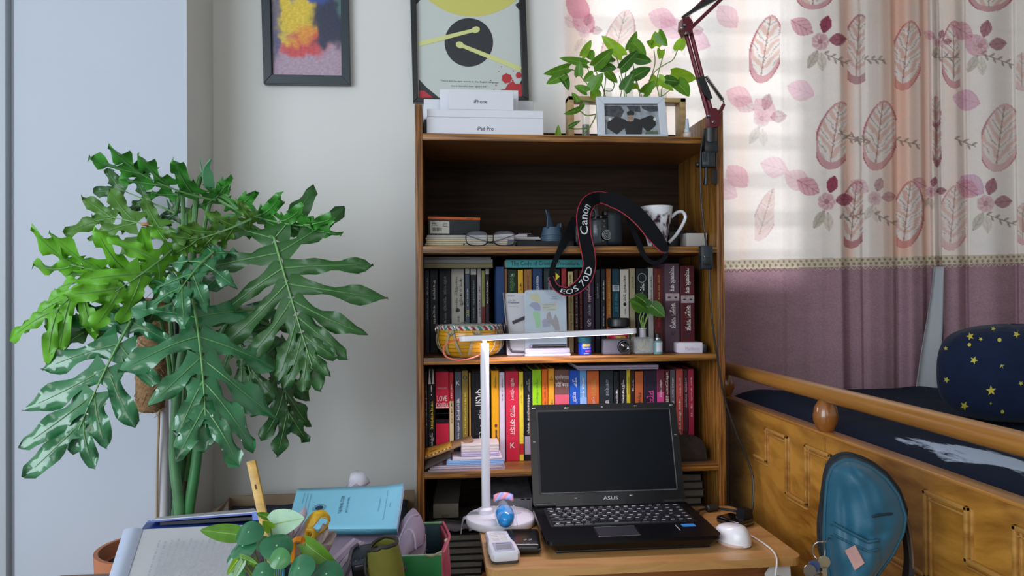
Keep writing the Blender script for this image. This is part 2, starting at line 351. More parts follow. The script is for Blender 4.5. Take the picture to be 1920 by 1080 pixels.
U = [
 (795, 806, 505, '#1b2230', 'dark navy book beside the left post', [('গল্প সমগ্র', 520, 600, 's', .3)]),
 (806, 822, 504, '#161a22', 'black book with pale spine lettering', [('উপন্যাস', 525, 562, 'w', .45), ('বঙ্কিম', 572, 608, 'w', .4)]),
 (823, 846, 503, '#12161e', 'thick black book with grey slanted lettering', [('কবিতা সংগ্রহ', 518, 552, 's', .35), ('শ্রেষ্ঠ গল্প', 556, 606, 's', .35)]),
 (846, 871, 504, '#b6b1a8', 'thick white book with two lines of black lettering', [('শরদিন্দু সমগ্র', 518, 586, 'k', .3, -.12), ('কথা ও কাহিনী', 522, 575, 'k', .3, .26), ('●', 578, 585, 'k', -.3), ('আনন্দ', 592, 604, 'k', .25)]),
 (872, 881, 503, '#4a5566', 'slim blue-grey book with white cap', [('প্রবন্ধ', 540, 575, 'w', .4), ('হে', 580, 594, 'y', .6)], [(503, 513, '#b9b6ae')]),
 (882, 894, 504, '#1d2024', 'black book with broad white cap', [('নির্বাচিত রচনা', 525, 600, 's', .4)], [(504, 515, '#bdbab2')]),
 (895, 903, 503, '#aaa0a2', 'slim pale lilac book with red and black lettering', [('একা ও কয়েকজন', 535, 595, 'k', .5)]),
 (903, 910, 507, '#8f8f58', 'slim olive book with dark red lower end', [('দূরবীন', 520, 560, 'n', .5)], [(575, 606, '#6b2229')]),
 (910, 918, 504, '#33252a', 'slim brown book with white cap', [('পার্থিব', 525, 570, 'w', .4)], [(504, 514, '#b4b0a8')]),
 (930, 946, 500, '#1d3a66', 'plain navy blue tall book', []),
 (946, 952, 504, '#7a5238', 'very thin brown book', []),
 (952, 970, 505, '#12291f', 'black green book with jagged green lettering', [('গীতবিতান', 512, 546, 'n', .55), ('★', 512, 518, 'w', -.25)]),
 (971, 982, 506, '#c99b1e', 'bright yellow book', [('পথ', 530, 545, 'k', .45)]),
 (983, 998, 505, '#8c5d33', 'tan brown book', [('চোখের বালি', 517, 545, 'k', .3)]),
 (999, 1018, 503, '#1d365c', 'navy blue book with white vertical lettering', [('শেষের কবিতা', 517, 545, 'w', .35)]),
 (1020, 1040, 503, '#2b3236', 'dark grey book with pale left edge', [('ঘরে বাইরে', 515, 545, 's', .3)], []),
 (1040, 1052, 504, '#14161a', 'black book with a yellow wedge on spine', [('▶', 511, 526, 'y', -.7)]),
 (1053, 1063, 503, '#8e2a30', 'bright red book', [('মা', 530, 550, 'k', .4)]),
 (1065, 1076, 509, '#b9a678', 'cream book with black english lettering', [('Swallowing the Sun', 547, 618, 'k', .5), ('and', 515, 535, 'k', .4)]),
 (1077, 1085, 505, '#3a1c1e', 'thin dark maroon book', [('গোরা', 555, 615, 's', .4)]),
 (1086, 1093, 506, '#2c1416', 'thin brown black book with red lettering', [('Mastered book', 540, 590, 'r', .6), ('and', 595, 615, 'r', .5)]),
 (1094, 1115, 505, '#2a1a30', 'dark purple book with ornate pink lettering', [('Mayurpankhi', 520, 566, 'p', .4), ('কাব্য', 570, 592, 's', .3), ('§', 598, 612, 's', -.4)]),
 (1116, 1126, 505, '#14171f', 'slim black book with faint lettering', [('অপরাজিত', 530, 560, 's', .35)]),
 (1127, 1136, 504, '#191b22', 'slim black navy book with small white lettering', [('আরণ্যক', 525, 563, 'w', .4), ('ছোট গল্প', 575, 612, 'w', .3)]),
 (1137, 1147, 504, '#8d5026', 'rust orange book', [('স্মৃতির শহর', 520, 590, 'y', .3)]),
 (1148, 1162, 504, '#123642', 'teal black book with white block', [('শহর ও বন', 550, 584, 't', .45), ('গান', 535, 546, 'k', -.6)], [(535, 546, '#a9b3b6')]),
 (1163, 1180, 505, '#bdb7ab', 'white book with black lettering and a dot', [('রক্তকরবী গুচ্ছ', 516, 566, 'k', .42), ('●', 567, 574, 'k', -.35), ('আনন্দ', 578, 590, 'k', .3)]),
 (1181, 1192, 503, '#94876d', 'beige grey book', [('দেশ', 518, 540, 'k', .3)]),
 (1193, 1215, 503, '#14181a', 'thick black book with ring emblem and white lettering', [('◯', 512, 530, 's', -.75), ('সে', 532, 545, 'w', .35), ('ও নর্তকী', 548, 585, 'w', .4)]),
 (1216, 1226, 502, '#a5a19c', 'slim white book with grey lettering', [('সুকুমার রচনাবলী', 517, 570, 'k', .45)]),
 (1227, 1243, 503, '#5c1f1c', 'dark red brown book with gold lettering', [('বাংলা গান গল্প', 515, 562, 'g', .28), ('মন জানে', 594, 615, 'r', .3)]),
]
for i, t in enumerate(U):
    t = t if len(t) > 6 else (*t, ())
    book(*t[:5], 'upper', i+1, *t[5:], Yf=1.84 if i < 9 else 1.80)
def omnibus(x0, x1, yt, col, desc, n, ex, num, Yf):
    o, a, b, zz = book(x0, x1, yt, col, desc, 'upper', n, [('সত্যজিৎ রায়', yt+5, yt+52, 'w', .42), ('ফেলুদা সমগ্র', yt+74, yt+122, 'w', .42), (num, yt+126, yt+136, 'k', .35)], (), Yf, .16)
    w_ = b-a; e = MB(); e.box(a+.001, b-.001, Yf-.0004, Yf, zz(yt+70), zz(yt+56)); e.build('portrait_band', M('printed eyes band', '#8d7f82', .6, var=.25, scale=90), o, smooth=False)
    e = MB()
    for k in (.27, .72):
        e.lathe([(.004, 0), (0, .0004)], (0, 0, 0), 14, Matrix.Translation((a+w_*k, Yf-.0006, zz(yt+63.5))) @ Matrix.Rotation(math.pi/2, 4, 'X') @ Matrix.Diagonal((1.0, .45, 1, 1)))
    e.build('printed_eyes', BLACK, o)
omnibus(1247, 1275, 494, '#4a3540', 'thick purple omnibus with eyes band', 32, 0, '২', 1.775)
omnibus(1276, 1303, 498, '#48141c', 'thick maroon omnibus with eyes band', 33, 0, '১', 1.775)
Lw = [
 (795, 802, 697, '#17191c', 'thin black book beside the left post', [('কালো', 720, 800, 's', .4)]),
 (802, 816, 691, '#0e0f12', 'black book with pale flame tops and yellow lettering', [('অন্ধকারে', 752, 805, 'y', .5), ('সুনীল', 812, 836, 'w', .55), ('▲', 691, 720, 'w', -.35, -.25), ('▲', 691, 720, 'w', -.35, .25), ('!', 722, 742, 'w', -.15)]),
 (816, 842, 697, '#c01f3c', 'thick red book lettered LOVE CHOLERA', [('LOVE', 742, 752, 'w', -.75), ('CHOLERA', 755, 764, 'w', -.9), ('MARQUEZ', 726, 730, 'p', -.7)], [(763, 765, '#d8c8b8'), (766, 794, '#171014'), (776, 786, '#c9bdb8'), (766, 775, '#9a1a30')]),
 (842, 851, 698, '#a6252c', 'slim book red above and cream below', [('প্রেম', 750, 795, 'k', .4), ('কথা', 720, 748, 'w', .3)], [(752, 850, '#cdb98c')]),
 (852, 866, 697, '#4b4f5c', 'slate grey book with white lettering', [('বাংলাদেশ', 747, 788, 'w', .4), ('কবিতা সংগ্রহ', 792, 830, 'w', .4), ('K', 714, 722, 'w', -.5)]),
 (866, 878, 695, '#7f6a2a', 'olive gold book', [('রবীন্দ্রনাথ', 735, 815, 'y', .35), ('0', 704, 712, 'k', -.7)]),
 (879, 883, 699, '#a8844c', 'very thin tan book', []),
 (883, 920, 699, '#0d0f13', 'thick black book with white swash lettering behind lamp pole', [('ফেরা', 728, 762, 'w', .55), ('সময়ের', 766, 785, 'w', .3), ('বন্ধু', 790, 826, 'w', .2)]),
 (921, 936, 695, '#dc9a12', 'golden yellow book with a brown figure on spine', [('শ্যামা', 705, 728, 'k', .3)]),
 (936, 947, 698, '#c6bcc8', 'pale lilac book', [('গল্প ও কথা', 710, 752, 'k', .3)]),
 (948, 973, 696, '#c5263f', 'thick crimson book with large white lettering', [('মেরী স্টেলা', 709, 750, 'w', .36), ('সাত কাহন', 760, 815, 'w', .42), ('K', 830, 840, 'w', -.35)]),
 (973, 982, 697, '#d9c23a', 'slim yellow book with red foot', [('হলুদ বাড়ি', 720, 760, 'k', .35)], [(832, 852, '#b81e2a')]),
 (983, 998, 696, '#14161c', 'black book with white lettering and grey foot', [('দিবারাত্রির কাব্য', 740, 815, 'w', .4), ('শুভ', 710, 735, 's', .45)], [(818, 852, '#9a94a2')]),
 (998, 1016, 693, '#8fc414', 'lime green book', [('সবুজ দ্বীপের রাজা', 710, 775, 'n', .35)]),
 (1016, 1028, 692, '#d2661e', 'bright orange book', [('আগুন পাখি', 718, 778, 'k', .35)]),
 (1028, 1040, 691, '#d9982a', 'amber book', [('অমৃত', 748, 778, 'k', .4), ('△', 705, 713, 'k', -.6)]),
 (1040, 1068, 693, '#6b4a44', 'thick brown book with pink lower half', [('যে দিগন্তের', 703, 714, 'w', -.95), ('চিঠি পত্র', 716, 727, 'w', -.9)], [(740, 812, '#c9586a')]),
 (1068, 1087, 694, '#1d4da8', 'royal blue book with white lettering', [('শুভ', 708, 726, 'w', .45), ('মেয়েটি', 735, 757, 'w', .5), ('শুভ রাত্রি', 760, 800, 'w', .5)]),
 (1087, 1101, 694, '#5f8fc0', 'sky blue book', [('জলের গান', 708, 745, 'w', .35)], [(745, 760, '#86a9d4')]),
 (1101, 1124, 695, '#b5592a', 'rust orange book with gold lettering', [('সাতকাহন', 712, 742, 'g', .4), ('দ্বিতীয় পর্ব', 744, 778, 'p', .3)]),
 (1125, 1151, 694, '#1e262b', 'thick charcoal book with white lettering', [('একাত্তর', 712, 742, 's', .35), ('জাহানারা', 750, 782, 'w', .35)]),
 (1151, 1162, 696, '#15171a', 'slim black book with white lettering', [('পুতুল নাচ', 730, 780, 'w', .35)]),
 (1162, 1175, 694, '#1a1419', 'black maroon book with large white lettering', [('শ্রীকান্ত', 712, 758, 'w', .5), ('অখণ্ড', 764, 785, 'w', .4)]),
 (1175, 1183, 692, '#b5a428', 'slim olive yellow book', [('বনলতা', 706, 740, 'k', .3)]),
 (1183, 1191, 694, '#30151a', 'thin dark maroon book', [('হাসু', 712, 735, 'w', .4)]),
 (1191, 1207, 696, '#a5542c', 'rust brown book lettered Mystical poems', [('Mystical poems', 737, 800, 'k', .5)]),
 (1207, 1232, 694, '#221a2c', 'thick indigo book with magenta lettering', [('দেশভাগ', 732, 782, 'm', .6)]),
 (1232, 1246, 693, '#b8407c', 'pink book with maroon head', [('বিষাদ সিন্ধু', 712, 745, 'w', .4)], [(693, 735, '#5d2233')]),
 (1246, 1256, 693, '#541b22', 'dark red book with white and yellow lettering', [('রবীন্দ্রনাথ', 698, 740, 'w', .6), ('এখানে', 742, 755, 'w', .6), ('খেলা', 758, 776, 'y', .6)]),
 (1257, 1267, 693, '#4e4a52', 'slim grey book', [('জীবন মরণ', 708, 745, 'w', .3), ('০', 752, 758, 'w', -.4)]),
 (1268, 1282, 692, '#9c4038', 'salmon red book', [('প্রথম আলো', 708, 742, 'p', .3), ('আমার জীবন কথা', 748, 805, 'w', .35)]),
 (1282, 1291, 692, '#3c1c26', 'thin plum book', [('মাটির ময়না', 708, 764, 'p', .4)]),
 (1291, 1302, 692, '#8c2038', 'crimson book at the right end', [('পূর্ব পশ্চিম', 706, 752, 'p', .35), ('কথা', 756, 782, 'p', .35)]),
]
for i, t in enumerate(Lw):
    r = book(*t[:5], 'lower', i+1, *t[5:])
    if t[0] == 921:                           # small printed lady on the yellow spine
        o, a, b, zz = r; e = MB(); cx = (a+b)/2+.0015
        e.prism([(cx+.0035*math.cos(k*.7), zz(798)+.0045*math.sin(k*.7)) for k in range(9)], lambda p, q, t: Vector((p, 1.7994-t, q)), 0, .0003)
        pr = [(0, 804), (.003, 808), (.002, 814), (.0045, 828), (.007, 850)]
        e.prism([(cx+d, zz(y)) for d, y in pr]+[(cx-d*.6, zz(y)) for d, y in pr[::-1][:-1]], lambda p, q, t: Vector((p, 1.7994-t, q)), 0, .0003)
        e.build('printed_figure', M('print brown', '#5f3410', .5), o, smooth=False)

# ---------------------------------------------------------------- books lying flat on the rows
def flat(x0, x1, y0, y1, Yf, dep, col, name, label, cat, titles=(), group=None, pages=None, sag=0, zb=None):
    a, b = px(x0, (y0+y1)/2, Y=Yf).x, px(x1, (y0+y1)/2, Y=Yf).x
    z1, z0 = px((x0+x1)/2, y0, Y=Yf).z, px((x0+x1)/2, y1, Y=Yf).z
    if zb is not None: z1 += zb-z0; z0 = zb
    o = thing(name, label, cat, ((a+b)/2, Yf, z0), group)
    if pages:
        t = (z1-z0)*.14
        MB().box(a, b, Yf, Yf+dep, z1-t, z1).box(a, b, Yf, Yf+dep, z0, z0+t).box(a, b, Yf+dep-.002, Yf+dep, z0, z1).build('cover', cov(col), o, smooth=False)
        MB().box(a+.001, b-.001, Yf+.001, Yf+dep-.002, z0+t, z1-t).build('pages', pages, o, smooth=False)
    else:
        MB().box(a, b, Yf, Yf+.0025, z0, z1, .001, 1).box(a, b, Yf+.002, Yf+dep, z1-.0012, z1).box(a, b, Yf+.002, Yf+dep, z0, z0+.0012).build('cover', cov(col), o)
        MB().box(a+.001, b-.001, Yf+.0025, Yf+dep, z0+.0012, z1-.0012).build('pages', CREAMP, o, smooth=False)
    for s, xa, xb, c, fr in titles:
        p0, p1 = px(xa, (y0+y1)/2, Y=Yf).x, px(xb, (y0+y1)/2, Y=Yf).x
        text('title', s, ((p0+p1)/2, Yf-.0006, (z0+z1)/2), XA, ZA, p1-p0, (z1-z0)*fr, TM[c], o)
    return o, a, b, z0, z1
zt = px(860, 503, Y=1.80).z+.0005
g = 'books lying across the left upper row'
r = flat(795, 924, 493, 502, 1.79, .15, '#6f6a4c', 'flat_book', 'olive flat book lowest of three across the left upper row', 'book', group=g, zb=zt)
r = flat(795, 924, 485, 492, 1.79, .15, '#7d7b7c', 'flat_book', 'grey flat book between two others across left upper row', 'book', group=g, zb=r[4]+.0004)
r = flat(795, 921, 480, 484.5, 1.792, .15, '#6d6c70', 'flat_book', 'thin grey flat book on top of three across left upper row', 'book', group=g, zb=r[4]+.0004)
flat(949, 1115, 487, 502, 1.785, .15, '#3f8f92', 'flat_book', 'teal law book lying flat, lettered The Code of Criminal Procedure', 'book', [('The Code of Criminal Procedure, 1898', 958, 1108, 'k', .62)], zb=zt)
zt = px(1160, 692, Y=1.80).z+.002
r = flat(1085, 1235, 689.5, 693, 1.765, .16, '#8a7f92', 'flat_book', 'lower of two thin lilac books lying across the lower row', 'book', zb=zt)
flat(1082, 1235, 684.5, 689, 1.765, .16, '#9b8ea4', 'flat_book', 'upper of two thin lilac books lying across the lower row', 'book', zb=r[4]+.0004)
# ---------------------------------------------------------------- laptop table
TZ = .494; TX0, TX1, TY0, TY1 = .080, .686, 1.356, 1.706
tw = wood('table laminate', '#c99a62', '#b07f48', 'X', 45, 2.2, .38, (.35, .7), coat=.3, warp=.12)
twe = M('table edge', '#b08a58', .45, var=.12, scale=60)
tb = thing('laptop_table', 'low light wood laptop table with rounded corners in front of the bookcase', 'table', (.38, 1.53, 0))
def rrect(x0, x1, y0, y1, r, n=5):
    out = []
    for cx, cy_, a0 in ((x1-r, y1-r, 0), (x0+r, y1-r, 90), (x0+r, y0+r, 180), (x1-r, y0+r, 270)):
        for k in range(n+1):
            a = rad(a0+90*k/n); out.append((cx+r*math.cos(a), cy_+r*math.sin(a)))
    return out
flatZ = lambda a, b, t: Vector((a, b, t))
mb = MB(); mb.prism(rrect(TX0, TX1, TY0, TY1, .022), flatZ, TZ-.0155, TZ); mb.build('tabletop', tw, tb, smooth=False)
MB().box(TX0+.09, TX0+.30, TY0+.035, TY1-.04, TZ-.075, TZ-.022, .002).build('drawer', wood('drawer wood', '#9a5f30', '#6f3f1c', 'X', 50, 3), tb)
MB().box(TX0+.03, TX1-.03, TY0+.03, TY0+.045, TZ-.05, TZ-.0155, .002).build('apron', wood('drawer wood'), tb)
legm = M('table leg steel', '#c9c6c0', .4, var=.04)
for x in (TX0+.05, TX1-.05):
    mb = MB()
    mb.tube(spline([(x, TY0+.04, TZ-.02), (x, TY0+.02, .25), (x, TY0+.01, .01), (x, TY0+.1, .008), (x, TY1-.1, .008), (x, TY1-.02, .01), (x, TY1-.03, .25), (x, TY1-.04, TZ-.02)], 6), .009, 10)
    mb.build('leg', legm, tb)
br = MB(); br.prism([(.615, TZ-.075), (.668, TZ-.075), (.664, TZ-.018), (.63, TZ-.018), (.617, TZ-.035)], lambda a, b, t: Vector((a, t, b)), TY0+.012, TY0+.02)
b_ = br.build('leg_bracket', legm, tb, smooth=False)
MB().lathe([(.006, 0), (.006, .002), (.003, .003), (0, .003)], m=Matrix.Translation((.64, TY0+.012, TZ-.043)) @ Matrix.Rotation(math.pi/2, 4, 'X')).build('screw', M('steel', '#8b8b8b', .3, 1), b_)
cb = MB(); cb.tube(spline([(.40, 1.42, TZ-.16), (.37, 1.43, TZ-.09), (.41, 1.42, TZ-.055), (.47, 1.41, TZ-.06), (.50, 1.42, TZ-.1), (.46, 1.43, TZ-.13), (.40, 1.44, TZ-.1), (.42, 1.45, TZ-.06), (.5, 1.44, TZ-.065), (.55, 1.46, TZ-.3), (.55, 1.47, .01)], 6), .0035)
tag(cb.build('power_cable', BLKRUB), 'black power cable bunched under the laptop table', 'cable')

# ---------------------------------------------------------------- laptop
lap_m = M('laptop gloss', '#090a0d', .26, coat=.1, spec=.35); lap_d = M('laptop dark', '#0a0b0d', .45)
LX0, LX1, LY0, LY1 = .199, .550, 1.414, 1.645
lp = thing('laptop', 'open black laptop with dark screen on the laptop table', 'laptop', ((LX0+LX1)/2, 1.53, TZ))
zt0, zt1 = TZ+.028, TZ+.033                      # front and back top of the base
mb = MB()
o1 = rrect(LX0, LX1, LY0, LY1, .016); o2 = rrect(LX0+.014, LX1-.014, LY0+.012, LY1-.004, .014)
vs = [(x, y, TZ+.006) for x, y in o2]+[(x, y, TZ+.021) for x, y in o1]+[(x, y, zt0+(zt1-zt0)*(y-LY0)/(LY1-LY0)) for x, y in o1]
k = len(o1); fs = [tuple(range(k))[::-1], tuple(range(2*k, 3*k))]+[(r*k+i, r*k+(i+1) % k, (r+1)*k+(i+1) % k, (r+1)*k+i) for r in (0, 1) for i in range(k)]
mb.add(vs, fs); mb.build('base', lap_m, lp, ang=25)
mb = MB(); mb.box(LX0+.02, LX1-.02, LY0+.015, LY1-.01, TZ, TZ+.007, .003); mb.build('foot_plate', lap_d, lp)
zs = lambda y: zt0+(zt1-zt0)*(y-LY0)/(LY1-LY0)
# keyboard: recessed tray and keys
kx0, kx1, ky0, ky1 = LX0+.026, LX1-.026, LY0+.088, LY1-.028
kt = MB(); kt.prism(rrect(kx0-.004, kx1+.004, ky0-.004, ky1+.004, .003), lambda a, b, t: Vector((a, b, zs(b)+t)), .0001, .0004); tray = kt.build('keyboard_tray', lap_d, lp, smooth=False)
keym = M('key plastic', '#1a1a1f', .3, coat=.5); legd = M('key legend', '#b6b2bd', .6)
rows = [[.7]*16, [1]*13+[1.6, .9], [1.4]+[1]*12+[1.4, .9], [1.7]+[1]*11+[2.1, .9], [2.2]+[1]*10+[1.7, .9, .9], [1.2, 1, 1, 1, 5, 1, 1, 1, .9, .9, .9]]
ru = random.Random(3); mesh_cache = {}
for ri, row in enumerate(rows):
    hh = (ky1-ky0)/6; yc = ky1-hh*(ri+.5); tot = sum(row); x = kx0
    for wd in row:
        kw = (kx1-kx0)*wd/tot; key = round(kw, 5)
        if key not in mesh_cache:
            b = MB(); hw = kw/2-.0011; hd = hh/2-.0013
            b.add([(-hw, -hd, 0), (hw, -hd, 0), (hw, hd, 0), (-hw, hd, 0), (-hw+.001, -hd+.0008, .003), (hw-.001, -hd+.0008, .003), (hw-.001, hd-.0012, .003), (-hw+.001, hd-.0012, .003)], [(0, 1, 5, 4), (1, 2, 6, 5), (2, 3, 7, 6), (3, 0, 4, 7), (4, 5, 6, 7)])
            b.cur = 1; lw = min(.004, hw*.5); b.add([(-lw, -.002, .0031), (lw, -.002, .0031), (lw, .0015, .0031), (-lw, .0015, .0031)], [(0, 1, 2, 3)])
            mesh_cache[key] = b.mesh('key', [keym, legd], (0, 0, 0), smooth=False)
        o = bpy.data.objects.new('key', mesh_cache[key]); C.objects.link(o); o.parent = tray
        o.location = Vector((x+kw/2, yc, zs(yc)+.0004))-wloc(tray); x += kw
tp = MB(); tp.prism(rrect(LX0+.108, LX0+.19, LY0+.022, LY0+.072, .004), lambda a, b, t: Vector((a, b, zs(b)+t)), .0001, .0007); tpo = tp.build('touchpad', M('touchpad', '#26262c', .38), lp, smooth=False)
tp = MB(); ro = rrect(LX0+.106, LX0+.192, LY0+.020, LY0+.074, .005); tp.tube([(a, b, zs(b)+.0004) for a, b in ro+ro[:1]], .0006, 6); tp.build('touchpad_rim', M('chrome', '#b9bac0', .2, 1), tpo)
st = MB(); st.prism(rrect(LX1-.062, LX1-.034, LY0+.058, LY0+.074, .002), lambda a, b, t: Vector((a, b, zs(b)+t)), .0001, .0005); st.build('blue_sticker', M('sticker blue', '#3b86c9', .4), lp, smooth=False)
st = MB(); st.prism(rrect(LX1-.075, LX1-.0735, LY0+.038, LY0+.07, .0003, 1), lambda a, b, t: Vector((a, b, zs(b)+t)), .0001, .0004); st.build('sticker_edge', legd, lp, smooth=False)
st = MB(); st.prism(rrect(LX1-.05, LX1-.03, LY1-.022, LY1-.019, .001), lambda a, b, t: Vector((a, b, zs(b)+t)), .0001, .0008); st.build('power_button', M('chrome'), lp, smooth=False)
# screen, hinged at the back and leaning back
tilt = rad(17); SH = .222; hy, hz = LY1-.010, zt1+.004
SM = Matrix.Translation((LX0, hy, hz)) @ Matrix.Rotation(-tilt, 4, 'X')     # local: x right, z up the lid, y behind
W_ = LX1-LX0
outl = rrect(.002, W_-.002, -.006, SH, .012)
mb = MB(SM); mb.prism(outl, lambda a, b, t: Vector((a, t, b)), 0, .009); lid = mb.build('lid', lap_m, lp, ang=30)
fr = MB(SM); sx0, sx1, sz0, sz1 = .021, W_-.021, .026, SH-.017
fr.prism(rrect(sx0-.004, sx1+.004, sz0-.004, sz1+.004, .002), lambda a, b, t: Vector((a, t, b)), -.0014, 0); fr.build('screen_rim', lap_d, lid, smooth=False)
fr = MB(SM); fr.prism(rrect(sx0, sx1, sz0, sz1, .0005, 1), lambda a, b, t: Vector((a, t, b)), -.0018, -.0013); fr.build('screen', M('screen glass', '#0a0e13', .3, spec=.12), lid, smooth=False)
fr = MB(SM); fr.tube([(sx0, -.0018, sz0-.002), (sx1, -.0018, sz0-.002)], .0006, 6); fr.tube([(sx1+.002, -.0018, sz0), (sx1+.002, -.0018, sz1)], .0004, 6); fr.build('screen_edge_line', M('grey line', '#6b6d72', .3), lid)
for x, z, s in ((.012, SH-.008, .004), (.088, SH-.009, .005), (.172, SH-.008, .0025), (.252, SH-.007, .004), (W_-.014, SH-.007, .004), (.010, SH*.62, .003), (W_-.010, SH*.66, .003), (.10, .012, .004), (.225, .014, .004)):
    MB(SM).box(x-s, x+s, -.0014, 0, z-.0012, z+.0012, .0005).build('bumper', M('chrome') if s > .003 else M('grey line'), lid)
text('maker_logo', 'ASUS', SM @ Vector((W_/2+.002, -.0008, .010)), XA, SM.to_3x3() @ ZA, .034, .0075, M('chrome'), lid)
for x in (LX0+.03, LX1-.03): MB().tube([(x-.022, hy-.002, hz-.001), (x+.022, hy-.002, hz-.001)], .0052, 12).build('hinge', lap_d, lp)
# ---------------------------------------------------------------- power cord to laptop
cord = thing('laptop_power_lead', 'black laptop power lead with a ferrite bead at right of laptop', 'cable', (LX1+.04, 1.62, TZ))
mb = MB(); p = [(LX1-.001, 1.605, TZ+.016), (LX1+.018, 1.607, TZ+.016), (LX1+.026, 1.63, TZ+.012), (LX1+.045, 1.655, TZ+.008), (LX1+.066, 1.662, TZ+.0075), (LX1+.09, 1.668, TZ+.005), (LX1+.125, 1.645, TZ+.004), (LX1+.128, 1.60, TZ+.006)]
mb.tube(spline(p, 6), .0026); mb.build('lead', BLKRUB, cord)
MB().tube([(LX1-.004, 1.605, TZ+.016), (LX1+.016, 1.605, TZ+.016)], .0055, 10).build('plug', BLKPL, cord)
MB().tube([(LX1+.056, 1.659, TZ+.0085), (LX1+.059, 1.66, TZ+.0085), (LX1+.082, 1.666, TZ+.0085), (LX1+.085, 1.667, TZ+.0085)], [.006, .0085, .0085, .006], 14).build('ferrite_bead', M('ferrite', '#22211f', .5), cord)
# ---------------------------------------------------------------- mouse
mo = thing('computer_mouse', 'white computer mouse with cable at the table right corner', 'mouse', tuple(px(1384, 1026, Z=TZ)))
mc = px(1383, 1010, Z=TZ+.015)
def mouse(u, v):
    a = 2*math.pi*u; ph = v*math.pi/2; r = math.cos(ph)**.55
    x = .0315*r*math.cos(a)*(1+.08*math.sin(a)); y = .052*r*math.sin(a); z = .034*math.sin(ph)**.9*(1-.16*(y/.05))
    return Vector((mc.x+x*.98-y*.18, 1.455+y*.85+x*.1, TZ+.003+z))
mb = MB(); mb.grid(mouse, 36, 12); mb.build('shell', M('mouse white', '#e4e2e6', .3, coat=.2), mo)
mb = MB(); mb.lathe([(0, 0), (.030, 0), (.0318, .003), (.0316, .006)], (mc.x, 1.455, TZ), 36, sy=1.4); mb.build('base_plate', M('mouse base', '#cfb3a6', .5), mo)
mb = MB(); mb.tube(spline([(mc.x+.012, 1.495, TZ+.006), (mc.x+.030, 1.50, TZ+.006), (mc.x+.05, 1.475, TZ+.003), (mc.x+.055, 1.41, TZ+.003), (mc.x+.05, 1.37, TZ+.002), (mc.x+.043, 1.349, TZ-.006), (mc.x+.036, 1.346, TZ-.05), (mc.x+.03, 1.36, TZ-.2)], 8), .0018); mb.build('cable', M('mouse cable', '#d9d4cf', .5), mo)
# black phone lying by the mouse
phm = px(1378, 974, Z=TZ+.01)
PM = rotz((phm.x, phm.y, TZ), 28)
ph = thing('small_black_device', 'small black glossy box device lying behind the white mouse', 'device', (phm.x, phm.y, TZ))
MB(PM).box(-.024, .024, -.032, .032, .0003, .015, .004, 3).build('body', M('piano black', '#08090b', .12, coat=.6), ph)
MB(PM).box(-.0245, .0245, -.0325, .0325, .007, .0085, .0006).build('chrome_band', M('chrome'), ph)
# wedge of the black stand at the corner
pl = px(1403, 985, Z=TZ)
ad = thing('black_adapter', 'upright black adapter at table back right corner', 'adapter', (pl.x, pl.y, TZ))
mb = MB(rotz((pl.x-.004, pl.y+.01, TZ), 20)); mb.prism([(-.018, 0), (.016, 0), (.010, .034), (-.010, .034)], lambda a, b, t: Vector((a, t, b)), -.012, .012); mb.build('body', BLKPL, ad, smooth=False)

# ---------------------------------------------------------------- white desk lamp
dl = thing('desk_lamp', 'white desk lamp with round base, thin post and lit bar head', 'lamp', (.128, 1.632, TZ))
lw_ = M('lamp white', '#dcdae2', .38)
bcx, bcy = .128, 1.630
mb = MB(); mb.lathe([(.072, 0), (.0755, .002), (.0765, .006), (.0765, .016), (.074, .0185), (0, .0190)], (bcx, bcy, TZ+.0003), 64); base = mb.build('base', lw_, dl, ang=50)
mb = MB(); mb.lathe([(.012, 0), (.0125, .0006), (0, .0006)], (bcx+.028, bcy+.012, TZ+.0191), 24, sx=1.6); mb.build('touch_area', M('lamp touch', '#b9b6c2', .4), base)
pb = px(911, 958, D=1.64); pbx, pby = pb.x, 1.648
ptop = px(908, 644, Y=pby).z
ln = ptop
mb = MB(); mb.tube([(pbx+.001, pby, TZ+.015), (pbx-.0005, pby, ptop)], .0098, 20); mb.build('post', lw_, dl)
mb = MB(); mb.lathe([(.0165, 0), (.0165, .012), (.011, .016), (0, .016)], (pbx, pby, TZ+.017), 24); mb.build('post_socket', lw_, dl)
h0, h1 = px(861, 635.5, Y=pby+.0), px(1193, 620.5, Y=1.615)
mb = MB(); mb.tube([(pbx, pby, ptop-.002), (pbx, pby, h0.z+(h1.z-h0.z)*.14)], .0045, 10); mb.build('hinge', M('lamp grey', '#a5a3aa', .4), dl)
ax = (h1-h0).normalized(); HM = frame((h0+h1)/2, ax); hl = (h1-h0).length/2
mb = MB(HM); mb.prism(rrect(-hl, hl, -.016, .016, .014, 6), flatZ, -.0048, .0062); head = mb.build('head', lw_, dl, ang=50)
mb = MB(HM); mb.prism(rrect(-hl+.05, hl-.008, -.011, .011, .009, 6), flatZ, -.0056, -.0047); mb.build('light_strip', M('lamp light', '#f6ecff', .4, emit=5), head, smooth=False)
l = bpy.data.lights.new('lamp_light', 'AREA'); l.shape = 'RECTANGLE'; l.size = 2*hl-.06; l.size_y = .02; l.energy = 1.3; l.color = (1.0, .86, 1.0); l.spread = rad(165)
lo = bpy.data.objects.new('lamp_light', l); C.objects.link(lo); lo.matrix_world = HM @ Matrix.Translation((.02, 0, -.0062)); lo.parent = dl; lo.matrix_parent_inverse = Matrix.Translation(-wloc(dl))
mb = MB(); q = lambda x, y, Y: px(x, y, Y=Y)
